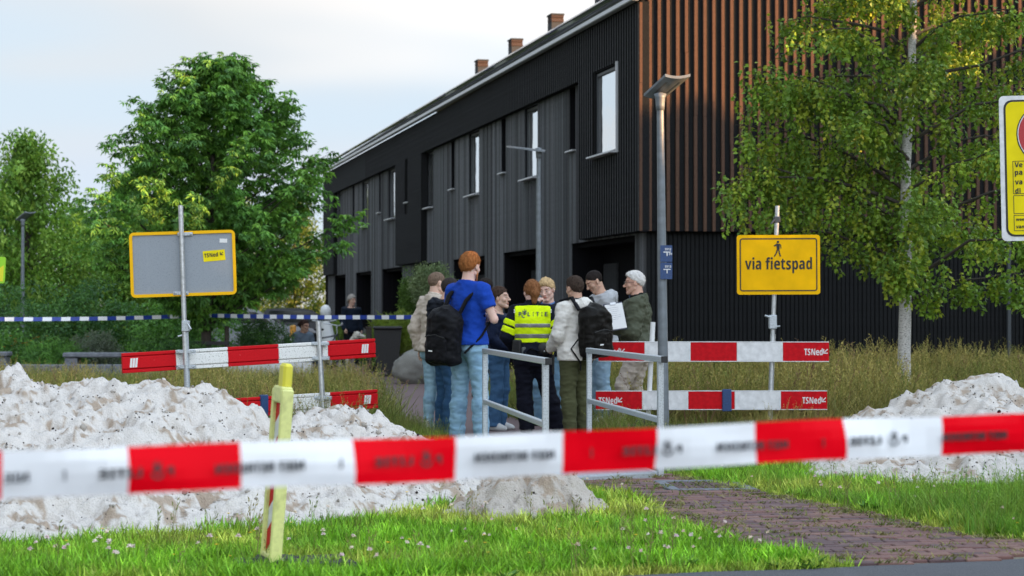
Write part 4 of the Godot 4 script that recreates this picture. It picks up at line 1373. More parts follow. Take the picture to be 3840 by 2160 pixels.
	bt = MB.new(); bt.cbox(Vector3(2.32, 0.385, -21.475) - o, Vector3(0.1, 0.24, 0.03), 0.006)
	part(t, "blue_bracket", bt, M.blue_tag)
	for x in [1.46, 2.79]:
		var fm := MB.new()
		fm.cbox(Vector3(x, 0.06, -21.56) - o, Vector3(0.8, 0.12, 0.3), 0.03, Basis(Vector3.UP, 0.05))
		fm.cbox(Vector3(x, 0.14, -21.56) - o, Vector3(0.25, 0.06, 0.2), 0.02)
		part(t, "foot", fm, M.rubber)
	so = Vector3(2.825, 1.1, -21.56)
	t = thing("traffic_sign", "yellow detour sign reading via fietspad with a walking figure", "sign", so)
	pm = MB.new(); pm.tube([Vector3(0, -0.1, 0), Vector3(0.056, 1.39, 0)], [0.024, 0.024], 12)
	part(t, "pole", pm, M.steel)
	cm = MB.new()
	cm.cbox(Vector3(0.0, 0.13, 0.02), Vector3(0.085, 0.15, 0.075), 0.008)
	cm.tube([Vector3(-0.03, 0.18, 0.05), Vector3(-0.09, 0.2, 0.06)], [0.012, 0.012], 6)
	cm.tube([Vector3(0.03, 0.08, 0.05), Vector3(0.075, 0.085, 0.06)], [0.01, 0.01], 6)
	part(t, "coupler", cm, M.galv)
	cm = MB.new()
	cm.cbox(Vector3(0.05, 1.24, 0), Vector3(0.07, 0.07, 0.06), 0.008)
	cm.tube([Vector3(0.02, 1.24, 0.03), Vector3(-0.02, 1.19, 0.05)], [0.01, 0.01], 6)
	part(t, "hook", cm, M.frame_dark)
	plate = Node3D.new(); plate.name = "plate"; t.add_child(plate)
	plate.transform = Transform3D(Basis(Vector3.BACK, 0.004), Vector3(0.06, 0.75, 0.05))
	sm = MB.new(); sm.prism(rrect(0.9, 0.645, 0.03), -0.02, 0.0)
	part(plate, "face", sm, M.sign_yellow)
	sm = MB.new(); ring(sm, 0.84, 0.575, 0.03, 0.013, 0.001, 0.003)
	part(plate, "border_line", sm, M.ink)
	letters(plate, "lettering", "via fietspad", 0.725, M.ink, Vector3(0.0, -0.005, 0.0025), Basis(), true, false, 0.175)
	# walking figure
	sm = MB.new()
	var z := Transform3D(Basis.from_scale(Vector3(1, 1, 1)), Vector3(-0.005, 0.175, 0.0015))
	var head := PackedVector2Array()
	for i in 10: head.push_back(Vector2(0.0, 0.072) + Vector2(cos(TAU * i / 10), sin(TAU * i / 10)) * 0.014)
	sm.prism(head, 0, 0.003, z)
	sm.prism(PackedVector2Array([Vector2(-0.02, 0.052), Vector2(0.02, 0.052), Vector2(0.016, -0.01), Vector2(-0.013, -0.01)]), 0, 0.003, z)
	sm.prism(PackedVector2Array([Vector2(-0.021, 0.05), Vector2(-0.019, 0.03), Vector2(-0.042, 0.022), Vector2(-0.046, 0.033)]), 0, 0.003, z)
	sm.prism(PackedVector2Array([Vector2(0.021, 0.051), Vector2(0.034, 0.036), Vector2(0.036, 0.0), Vector2(0.028, 0.0), Vector2(0.026, 0.032), Vector2(0.018, 0.036)]), 0, 0.003, z)
	sm.prism(PackedVector2Array([Vector2(-0.013, -0.011), Vector2(0.002, -0.011), Vector2(-0.012, -0.05), Vector2(-0.034, -0.088), Vector2(-0.046, -0.083), Vector2(-0.026, -0.048)]), 0, 0.003, z)
	sm.prism(PackedVector2Array([Vector2(0.003, -0.011), Vector2(0.016, -0.011), Vector2(0.02, -0.045), Vector2(0.034, -0.084), Vector2(0.021, -0.088), Vector2(0.007, -0.05)]), 0, 0.003, z)
	part(plate, "walking_figure", sm, M.ink)

	# ---- parking sign at the picture's edge
	so = Vector3(4.06, 0, -15.06)
	t = thing("parking_sign", "tall yellow no parking sign with white rim cut off by the frame", "sign", so)
	pm = MB.new(); pm.tube([Vector3(0, 0, 0), Vector3(0, 3.1, 0)], [0.024, 0.024], 12)
	part(t, "pole", pm, M.steel)
	plate = Node3D.new(); plate.name = "plate"; t.add_child(plate)
	plate.transform = Transform3D(Basis(Vector3.BACK, 0.02) * Basis(Vector3.UP, -0.08), Vector3(0.0, 2.435, 0.04))
	sm = MB.new(); sm.prism(rrect(0.72, 1.1, 0.035), -0.012, 0.0)
	part(plate, "white_board", sm, M.foil_white)
	sm = MB.new(); sm.prism(rrect(0.655, 1.035, 0.06), 0.001, 0.003)
	part(plate, "black_line", sm, M.ink)
	sm = MB.new(); sm.prism(rrect(0.625, 1.005, 0.05), 0.004, 0.006)
	part(plate, "yellow_face", sm, M.sign_lemon)
	var disc := PackedVector2Array(); var d2 := PackedVector2Array(); var d3 := PackedVector2Array(); var d4 := PackedVector2Array()
	for i in 40:
		var v := Vector2(cos(TAU * i / 40), sin(TAU * i / 40))
		disc.push_back(v * 0.237); d2.push_back(v * 0.229); d3.push_back(v * 0.222); d4.push_back(v * 0.15)
	var dx := Transform3D(Basis(), Vector3(0.0, 0.255, 0.007))
	var dn := Node3D.new(); dn.name = "no_parking_disc"; plate.add_child(dn)
	var mred := mat(lin(0.42, 0.012, 0.02), 0.4)
	for a in [[disc, 0.0, M.ink, "outline"], [d2, 0.002, M.foil_white, "white_ring"], [d3, 0.004, mred, "red_ring"], [d4, 0.006, mat(lin(0.02, 0.06, 0.28), 0.4), "blue_field"]]:
		sm = MB.new(); sm.prism(a[0], a[1], a[1] + 0.0015, dx)
		part(dn, a[3], sm, a[2])
	sm = MB.new(); sm.prism(PackedVector2Array([Vector2(-0.13, 0.09), Vector2(-0.09, 0.13), Vector2(0.13, -0.09), Vector2(0.09, -0.13)]), 0.008, 0.0095, dx)
	part(dn, "bar", sm, mred)
	sm = MB.new()
	for q in [[-0.07, 0.25], [-0.275, 0.14], [-0.415, 0.12]]:
		ring(sm, 0.54, q[1], 0.004, 0.004, 0.007, 0.0085, Transform3D(Basis(), Vector3(0, q[0], 0)))
	part(plate, "box_lines", sm, M.ink)
	var lines := [["Ve", 0.058, 0.026], ["pa", 0.056, -0.042], ["va", 0.054, -0.108], ["di", 0.04, -0.17], ["wee", 0.062, -0.39], ["van", 0.06, -0.445]]
	for q in lines:
		letters(plate, "lettering", q[0], q[1], M.ink, Vector3(-0.255, q[2], 0.0085), Basis(), true, true)
	# a bright panel that only just enters the picture
	so = Vector3(-5.28, 0, -20.2)
	t = thing("warning_panel", "fluorescent green and yellow panel only just inside the frame edge", "sign", so)
	pm = MB.new(); pm.tube([Vector3(-0.02, 0, -0.02), Vector3(-0.02, 1.95, -0.02)], [0.02, 0.02], 10)
	part(t, "pole", pm, M.steel)
	sm = MB.new(); sm.prism(rrect(0.26, 0.27, 0.02), 0, 0.01, Transform3D(Basis(Vector3.BACK, -0.05), Vector3(0.0, 1.77, 0)))
	part(t, "plate", sm, mat(lin(0.30, 0.62, 0.02), 0.5))
	sm = MB.new(); sm.prism(PackedVector2Array([Vector2(-0.11, -0.115), Vector2(0.115, -0.115), Vector2(0.115, 0.05)]), 0.011, 0.013, Transform3D(Basis(Vector3.BACK, -0.05), Vector3(0.0, 1.77, 0)))
	part(t, "yellow_corner", sm, mat(lin(0.72, 0.66, 0.02), 0.5))

func lamp_post(label: String, at: Vector3, h: float, turn: float, lean: float, edge: bool) -> Node3D:
	var t := thing("street_lamp", label, "street lamp", at, 0, "lamp posts")
	var b := MB.new()
	b.tube([Vector3(-lean * 0, -0.02, 0), Vector3(lean * 0.5, h * 0.5, 0), Vector3(lean, h - 0.12, 0)], [0.058, 0.047, 0.036], 16)
	part(t, "pole", b, M.lamp_paint)
	b = MB.new()
	b.lathe(Vector3(lean, h - 0.16, 0), [Vector2(0.0, 0.0), Vector2(0.043, 0.0), Vector2(0.046, 0.05), Vector2(0.052, 0.13), Vector2(0.066, 0.17), Vector2(0.0, 0.19)], 16)
	part(t, "neck", b, M.lamp_paint)
	b = MB.new()
	var hd := Node3D.new(); hd.name = "head"; t.add_child(hd)
	hd.position = Vector3(lean, h, 0)
	hd.rotation.y = turn
	# a thin dished square panel, tipped up on one side
	var c := [Vector3(0.04, 0.17, 0.17), Vector3(0.30, 0.175, 0.14), Vector3(0.07, -0.005, -0.16), Vector3(-0.16, 0.0, -0.14)]
	if edge: c = [Vector3(-0.55, 0.02, 0.12), Vector3(0.10, -0.07, 0.18), Vector3(0.12, -0.03, -0.16), Vector3(-0.52, 0.04, -0.14)]
	var n := 8
	var g := func(u: float, v: float, dz: float) -> Vector3:
		var p: Vector3 = c[0].lerp(c[1], u).lerp(c[3].lerp(c[2], u), v)
		var dish := 0.0 if edge else 0.022 * (pow(2 * u - 1, 2) - 1.0)
		return p + Vector3(0, dish + dz, 0)
	for i in n:
		for j in n:
			var u0 := i / 8.0; var u1 := (i + 1) / 8.0; var v0 := j / 8.0; var v1 := (j + 1) / 8.0
			b.quad(g.call(u0, v0, 0.028), g.call(u1, v0, 0.028), g.call(u1, v1, 0.028), g.call(u0, v1, 0.028))
			b.quad(g.call(u0, v1, 0.0), g.call(u1, v1, 0.0), g.call(u1, v0, 0.0), g.call(u0, v0, 0.0))
		var q0 := i / 8.0; var q1 := (i + 1) / 8.0
		b.quad(g.call(q0, 0, 0), g.call(q1, 0, 0), g.call(q1, 0, 0.028), g.call(q0, 0, 0.028))
		b.quad(g.call(q1, 1, 0), g.call(q0, 1, 0), g.call(q0, 1, 0.028), g.call(q1, 1, 0.028))
		b.quad(g.call(0, q1, 0), g.call(0, q0, 0), g.call(0, q0, 0.028), g.call(0, q1, 0.028))
		b.quad(g.call(1, q0, 0), g.call(1, q1, 0), g.call(1, q1, 0.028), g.call(1, q0, 0.028))
	part(hd, "housing", b, M.lamp_paint)
	b = MB.new()
	b.quad(g.call(0.2, 0.8, -0.004), g.call(0.8, 0.8, -0.004), g.call(0.8, 0.2, -0.004), g.call(0.2, 0.2, -0.004))
	part(hd, "diffuser", b, M.lamp_dark)
	return t

func build_lamps() -> void:
	var t := lamp_post("tall grey lamp post with two blue number plates beside the clean barrier", Vector3(1.565, 0, -20.5), 3.58, 0.0, -0.035, false)
	for k in 2:
		var b := MB.new(); b.prism(rrect(0.125, 0.17, 0.006), 0, 0.004, Transform3D(Basis(Vector3.UP, 0.1), Vector3(0.022, 1.94 - k * 0.178, 0.056)))
		var p := part(t, "number_plate", b, M.blue_tag)
		letters(p, "lettering", ["5512", "5513"][k], 0.065, M.foil_white, Vector3(0.04, 1.985 - k * 0.178, 0.0625), Basis(Vector3.UP, 0.1), true)
		b = MB.new()
		b.box(Vector3(0.03, 1.955 - k * 0.178, 0.0625), Vector3(0.075, 0.010, 0.003), Basis(Vector3.UP, 0.1))
		b.box(Vector3(0.03, 1.935 - k * 0.178, 0.0625), Vector3(0.010, 0.04, 0.003), Basis(Vector3.UP, 0.1))
		part(p, "main_symbol", b, M.foil_white)
		letters(p, "lettering", ["01", "2"][k], [0.03, 0.016][k], M.foil_white, Vector3(0.065 if k == 0 else -0.025, 1.935 - k * 0.178, 0.063 - (0.0 if k else 0.003)), Basis(Vector3.UP, 0.1), true)
	lamp_post("grey lamp post with a thin wedge head in front of the long front", Vector3(0.456, 0, -34.0), 4.12, 0.0, 0.0, true)
	lamp_post("slim distant lamp post standing among the garden trees", Vector3(-11.82, 0, -48.0), 3.55, 0.3, 0.0, false)

func build_bridge_and_beacon() -> void:
	# ---- steel trench bridge with two handrails
	var o := Vector3(0.5, 0, -17.5)
	var t := thing("footbridge", "galvanised steel trench bridge with two handrails at the end of the brick path", "footbridge", o)
	var an := Vector3(0.259, 0, -15.4); var af := Vector3(-0.262, 0, -19.3)
	var bn := Vector3(1.196, 0, -16.03); var bf := Vector3(0.757, 0, -19.5)
	var d := MB.new()
	var y1 := 0.045
	d.quad(an + Vector3(0, y1, 0) - o, bn + Vector3(0, y1, 0) - o, bf + Vector3(0, y1, 0) - o, af + Vector3(0, y1, 0) - o)
	d.quad(an - o + Vector3(0, 0.0, 0.002), bn - o + Vector3(0, 0.0, 0.002), bn + Vector3(0, y1, 0.002) - o, an + Vector3(0, y1, 0.002) - o)
	d.quad(af - o, an - o, an + Vector3(0, y1, 0) - o, af + Vector3(0, y1, 0) - o)
	d.quad(bn - o, bf - o, bf + Vector3(0, y1, 0) - o, bn + Vector3(0, y1, 0) - o)
	part(t, "deck", d, M.galv)
	d = MB.new()   # tread bars across the deck
	for i in 34:
		var u := (i + 0.5) / 34.0
		var p := an.lerp(af, u) - o; var q := bn.lerp(bf, u) - o
		d.cbox((p + q) * 0.5 + Vector3(0, y1 + 0.003, 0), Vector3((q - p).length() - 0.1, 0.006, 0.022), 0.002, Basis(Vector3.UP, atan2(-(q - p).z, (q - p).x)))
	part(t, "tread_bars", d, M.galv)
	for s in 2:
		var n: Vector3 = [an, bn][s] - o; var f: Vector3 = [af, bf][s] - o
		var yaw := atan2(-(n - f).z, (n - f).x)
		var rb := Basis(Vector3.UP, yaw)
		var r := Node3D.new(); r.name = "handrail"; t.add_child(r, true)
		for e in [n, f]:
			var b := MB.new(); b.cbox(e + Vector3(0, 0.47, 0), Vector3(0.05, 0.94, 0.05), 0.006, rb)
			part(r, "post", b, M.galv)
		var l := (n - f).length()
		var b := MB.new(); b.cbox((n + f) * 0.5 + Vector3(0, 0.962, 0) + (n - f).normalized() * 0.05, Vector3(l + 0.22, 0.05, 0.05), 0.006, rb)
		part(r, "top_rail", b, M.galv)
		b = MB.new(); b.cbox((n + f) * 0.5 + Vector3(0, 0.47, 0), Vector3(l - 0.052, 0.045, 0.045), 0.006, rb)
		part(r, "mid_rail", b, M.galv)
		b = MB.new(); b.cbox(n + Vector3(0, 0.962, 0) + (n - f).normalized() * 0.165, Vector3(0.012, 0.053, 0.053), 0.003, rb)
		part(r, "end_cap", b, M.black_plastic)
	# ---- leaning guide beacon
	var base := Vector3(-1.242, 0, -10.18)
	t = thing("guide_beacon", "pale yellow guide beacon leaning in the front grass with red and white stripes", "beacon", base)
	var lean := Basis(Vector3.BACK, -0.072) * Basis(Vector3.UP, 0.36)
	var hold := Node3D.new(); hold.name = "body"; t.add_child(hold)
	hold.basis = lean * Basis.from_scale(Vector3(0.86, 1.0, 0.95))
	hold.position.y = -0.03
	var b := MB.new()
	# frame round the striped field, open towards the left face
	b.cbox(Vector3(0.0, 0.52, 0.098), Vector3(0.074, 0.93, 0.03), 0.008)
	b.cbox(Vector3(0.0, 0.52, -0.098), Vector3(0.074, 0.93, 0.03), 0.008)
	b.cbox(Vector3(0.0, 0.095, 0.0), Vector3(0.074, 0.10, 0.168), 0.008)
	b.cbox(Vector3(0.0, 0.955, 0.0), Vector3(0.074, 0.085, 0.168), 0.008)
	b.box(Vector3(0.012, 0.52, 0.0), Vector3(0.04, 0.78, 0.168))
	b.cbox(Vector3(0.038, 0.5, 0.0), Vector3(0.012, 0.8, 0.10), 0.004)
	part(hold, "frame", b, M.beacon)
	b = MB.new()
	b.cbox(Vector3(0.004, 1.05, 0.02), Vector3(0.058, 0.13, 0.11), 0.014)
	part(hold, "grip", b, M.beacon_top)
	var sf := Node3D.new(); sf.name = "striped_field"; hold.add_child(sf)
	for k in 7:
		var y0 := 0.145 + k * 0.11
		b = MB.new()
		var pts := [Vector3(-0.012, y0, -0.08), Vector3(-0.012, y0 + 0.109, -0.08), Vector3(-0.012, minf(y0 + 0.109 + 0.1, 0.91), 0.08), Vector3(-0.012, minf(y0 + 0.1, 0.91), 0.08)]
		b.quad(pts[0], pts[3], pts[2], pts[1])
		part(sf, "red_stripe" if k % 2 == 0 else "white_stripe", b, M.scuffed_red if k % 2 == 0 else M.foil_white)
	b = MB.new()
	b.tube([Vector3(0, -0.02, 0), Vector3(0, 0.06, 0)], [0.05, 0.05], 10)
	part(hold, "stem", b, M.beacon)
	b = MB.new()
	b.cbox(Vector3(0.12, 0.035, -0.06), Vector3(0.62, 0.07, 0.4), 0.025, Basis(Vector3.UP, 0.3))
	b.cbox(Vector3(0.02, 0.07, 0.0), Vector3(0.22, 0.05, 0.22), 0.02)
	part(t, "foot", b, M.rubber)
# ---------------------------------------------------------------- flower bed, pots and things in the yard
func shrub(called: String, label: String, at: Vector3, r: Vector3, spray: Mesh, count: int, cols: Array, group := "garden shrubs", stems := true, scl := 1.0) -> Node3D:
	var t := thing(called, label, "shrub", at, 0, group)
	var xs := []; var cs := []
	for i in count:
		var d := rnd_dir()
		var k := pow(rng.randf(), 0.4)
		var lump := 1.0 + 0.18 * sin(d.x * 5.0 + at.x * 3.0) * cos(d.y * 4.0 + at.z) + 0.1 * sin(d.z * 9.0)
		var p := d * r * k * lump
		p.y += r.y
		if p.y < 0.02: continue
		xs.push_back(Transform3D(Basis.from_euler(Vector3(rng.randf() * 6, rng.randf() * 6, rng.randf() * 6)).scaled(Vector3.ONE * scl * rng.randf_range(0.75, 1.25)), p))
		var c: Color = cols[rng.randi() % cols.size()]
		cs.push_back(c * rng.randf_range(0.75, 1.25))
	if stems:
		var b := MB.new()
		for i in 5:
			var a := TAU * i / 5
			b.tube([Vector3(cos(a) * 0.04, 0, sin(a) * 0.04), Vector3(cos(a) * r.x * 0.4, r.y * 1.2, sin(a) * r.z * 0.4)], [0.014, 0.005], 5, false)
		part(t, "stems", b, M.bark)
	stuff_copies(t, "foliage", spray, M.leaf, xs, cs)
	return t

func pot(label: String, at: Vector3, r: float, h: float, m: Material) -> void:
	var t := thing("plant_pot", label, "plant pot", at, 0, "plant pots along the front")
	var b := MB.new()
	b.lathe(Vector3.ZERO, [Vector2(0, 0), Vector2(r * 0.72, 0), Vector2(r * 0.95, h * 0.92), Vector2(r, h * 0.93), Vector2(r, h), Vector2(r * 0.88, h), Vector2(r * 0.85, h * 0.9), Vector2(0, h * 0.88)], 16)
	part(t, "bowl", b, m)
	b = MB.new(); b.tube([Vector3(0, h * 0.86, 0), Vector3(0, h * 0.92, 0)], [r * 0.84, r * 0.84], 12)
	part(t, "soil", b, M.soil)

func build_beds() -> void:
	rng.seed = 60
	var sp_small := bush_spray(0.05, 0.022, 22, 0.10).mesh()
	var sp_mid := bush_spray(0.09, 0.045, 18, 0.16).mesh()
	var sp_thin := bush_spray(0.16, 0.014, 22, 0.12).mesh()
	var dk := [Color(0.074, 0.179, 0.053), Color(0.105, 0.242, 0.063), Color(0.059, 0.147, 0.053)]
	var md := [Color(0.126, 0.294, 0.063), Color(0.157, 0.357, 0.074), Color(0.095, 0.221, 0.063)]
	var gy := [Color(0.210, 0.255, 0.210), Color(0.165, 0.217, 0.165)]
	var lm := [Color(0.240, 0.360, 0.068), Color(0.300, 0.405, 0.075), Color(0.165, 0.285, 0.060)]
	var ol := [Color(0.180, 0.255, 0.128), Color(0.240, 0.307, 0.165)]
	# the planted bed behind its edging
	shrub("garden_shrub", "dark green shrub against the slim lamp post", Vector3(-12.0, 0, -45.0), Vector3(1.3, 1.05, 0.9), sp_mid, 420, dk)
	shrub("garden_shrub", "wide dark shrub behind the orange flowers", Vector3(-9.6, 0, -44.0), Vector3(1.5, 1.0, 0.9), sp_mid, 460, dk)
	shrub("garden_shrub", "mid green shrub behind the scuffed barrier's end", Vector3(-7.3, 0, -43.5), Vector3(1.4, 0.85, 0.9), sp_mid, 420, md)
	shrub("garden_shrub", "bright green low shrub at the frame edge in the bed", Vector3(-10.3, 0, -40.0), Vector3(0.8, 0.45, 0.6), sp_mid, 240, md)
	shrub("garden_shrub", "grey leaved shrub right of the orange flowers", Vector3(-8.25, 0, -39.5), Vector3(0.5, 0.48, 0.45), sp_small, 380, gy)
	shrub("garden_shrub", "round tuft of fine green leaves below the orange flowers", Vector3(-8.9, 0, -38.8), Vector3(0.6, 0.36, 0.5), sp_thin, 260, md)
	shrub("garden_shrub", "leafy green shrub in front of the drooping tree", Vector3(-7.2, 0, -39.6), Vector3(0.6, 0.42, 0.5), sp_mid, 260, md)
	shrub("garden_shrub", "dark low shrub at the foot of the drooping tree", Vector3(-6.2, 0, -38.6), Vector3(0.8, 0.34, 0.5), sp_thin, 260, dk)
	shrub("garden_shrub", "dense dark shrub between the drooping tree and the seated person", Vector3(-5.05, 0, -40.2), Vector3(0.62, 0.58, 0.55), sp_small, 620, dk)
	# orange flowers
	var t := thing("flower_clump", "clump of orange daisies in the planted bed", "flowers", Vector3(-9.35, 0, -39.3))
	var st := MB.new(); var fl := MB.new()
	for i in 34:
		var p := Vector3(rng.randfn(0, 0.38), rng.randf_range(0.62, 0.86), rng.randfn(0, 0.2))
		st.tube([Vector3(p.x * 0.6, 0, p.z * 0.6), p], [0.004, 0.003], 4, false)
		for k in 8:
			var a := TAU * k / 8
			leaf(fl, p, Vector3(cos(a), 0.25, sin(a)), Vector3.UP, 0.045, 0.022, 0.1)
	part(t, "stems", st, mat(lin(0.06, 0.13, 0.03), 0.8))
	part(t, "petals", fl, mat(lin(0.72, 0.24, 0.01), 0.7)).set_meta("kind", "stuff")
	# low edging of the bed, bench blocks
	var e := thing("edging_wall", "low dark concrete edging along the planted bed", "wall", Vector3(-9.4, 0, -37.0))
	for k in 6:
		var b := MB.new(); b.cbox(Vector3(-2.6 + k * 1.01, 0.17, -0.04 * k), Vector3(1.0, 0.36, 0.22), 0.015)
		part(e, "block", b, M.concrete)
	for a in [[-7.6, -37.6, 1.7, "long dark stone bench behind the end of the scuffed barrier"], [-10.1, -38.2, 0.9, "dark stone bench at the frame edge below the shrubs"]]:
		var w := thing("garden_bench", a[3], "bench", Vector3(a[0], 0, a[1]), 0.04, "stone benches in the bed")
		var b := MB.new(); b.cbox(Vector3(0, 0.52, 0), Vector3(a[2], 0.09, 0.5), 0.02)
		part(w, "seat", b, M.concrete)
		for s in [-1, 1]:
			b = MB.new(); b.cbox(Vector3(s * (a[2] * 0.5 - 0.15), 0.235, 0), Vector3(0.24, 0.47, 0.42), 0.015)
			part(w, "leg", b, M.concrete)
	# pots and plants along the front
	shrub("potted_shrub", "round clipped shrub in a pot by the farthest porch", Vector3(-4.5, 0.42, -52.0), Vector3(0.36, 0.36, 0.34), sp_small, 420, lm, "potted plants along the front")
	pot("dark pot of the round clipped shrub", Vector3(-4.5, 0.006, -52.0), 0.26, 0.45, M.concrete)
	shrub("potted_shrub", "small brownish shrub between two porches", Vector3(-3.2, 0.55, -46.5), Vector3(0.24, 0.2, 0.24), sp_small, 180, [Color(0.12, 0.12, 0.05), Color(0.1, 0.13, 0.04)], "potted plants along the front")
	pot("grey pot of the small brownish shrub", Vector3(-3.2, 0.006, -46.5), 0.2, 0.58, M.concrete)
	shrub("climbing_plant", "narrow climbing plant on the wall between two porches", Vector3(-2.35, 0.9, -44.6), Vector3(0.17, 0.62, 0.16), sp_small, 360, [Color(0.1, 0.19, 0.04), Color(0.13, 0.23, 0.05)], "potted plants along the front")
	shrub("bamboo_clump", "yellow green arching bamboo beside the boulder", Vector3(-2.5, 0.3, -42.0), Vector3(0.5, 0.5, 0.4), sp_thin, 330, [Color(0.33, 0.42, 0.07), Color(0.25, 0.36, 0.06)], "potted plants along the front")
	pot("tall grey pot of the arching bamboo", Vector3(-2.5, 0.006, -42.0), 0.2, 0.45, M.pale_stone)
	shrub("potted_shrub", "leafy green plant behind the dark bin", Vector3(-3.1, 0.0, -44.5), Vector3(0.3, 0.42, 0.3), sp_mid, 160, md, "potted plants along the front")
	t = shrub("olive_tree", "grey green olive tree in a pot behind the man in beige", Vector3(-1.56, 1.45, -38.5), Vector3(0.42, 0.42, 0.36), sp_small, 520, ol, "potted plants along the front", false)
	var tr := MB.new(); tr.tube([Vector3(0.02, -1.0, 0), Vector3(-0.02, -0.4, 0.02), Vector3(0.0, 0.2, 0)], [0.035, 0.03, 0.02], 8)
	part(t, "trunk", tr, M.bark)
	pot("big dark pot of the olive tree", Vector3(-1.56, 0.006, -38.5), 0.26, 0.5, M.concrete)
	# boulder
	var bo := MB.new()
	bo.blob(Vector3.ZERO, Vector3(1, 1, 1), 40, 26)
	var f := FastNoiseLite.new(); f.seed = 8; f.frequency = 0.8; f.fractal_octaves = 4
	for i in bo.v.size():
		var u := bo.v[i]
		var k := 1.0 + 0.26 * f.get_noise_3d(u.x, u.y, u.z) + 0.05 * f.get_noise_3d(u.x * 5, u.y * 5, u.z * 5)
		var taper := 1.0 - 0.30 * clampf(-u.y, -0.3, 1.0)
		bo.v[i] = Vector3(u.x * 0.52 * taper, u.y * 0.40, u.z * 0.46 * taper) * k
	var stl := SurfaceTool.new()
	stl.create_from(bo.mesh(), 0)
	stl.generate_normals()
	tag(part(self, "boulder", stl.commit(), M.stone, Vector3(-1.72, 0.30, -36.8), Basis(Vector3.BACK, 0.25).scaled(Vector3.ONE * 0.9)), "big rounded grey boulder on the paved yard behind the men", "boulder")
	# fallen log
	var lg := thing("log", "weathered pale log lying behind the scuffed barrier", "log", Vector3(-4.3, 0.04, -36.6))
	var b := MB.new()
	b.tube([Vector3(-1.0, 0.2, 0), Vector3(-0.4, 0.22, 0.03), Vector3(0.2, 0.2, -0.02), Vector3(0.62, 0.19, 0)], [0.13, 0.16, 0.17, 0.18], 14)
	part(lg, "trunk", b, M.pale_stone)
	b = MB.new(); b.tube([Vector3(-0.2, 0.3, 0), Vector3(-0.1, 0.45, 0.08)], [0.05, 0.03], 8)
	part(lg, "branch_stub", b, M.pale_stone)

func wheel(parent: Node, at: Vector3, r: float, axis_b: Basis, thick: float) -> void:
	var w := Node3D.new(); w.name = "wheel"; parent.add_child(w, true)
	w.transform = Transform3D(axis_b, at)
	var b := MB.new()
	var pts := []; var rs := []
	for i in 25:
		pts.push_back(Vector3(cos(TAU * i / 24), sin(TAU * i / 24), 0) * r); rs.push_back(thick)
	b.tube(pts, rs, 8, false)
	part(w, "tyre", b, M.rubber)
	b = MB.new()
	for i in 10: b.tube([Vector3.ZERO, Vector3(cos(TAU * i / 10), sin(TAU * i / 10), 0) * r], [thick * 0.25, thick * 0.2], 4, false)
	b.tube([Vector3(0, 0, -thick), Vector3(0, 0, thick)], [r * 0.12, r * 0.12], 10)
	part(w, "rim", b, M.steel)

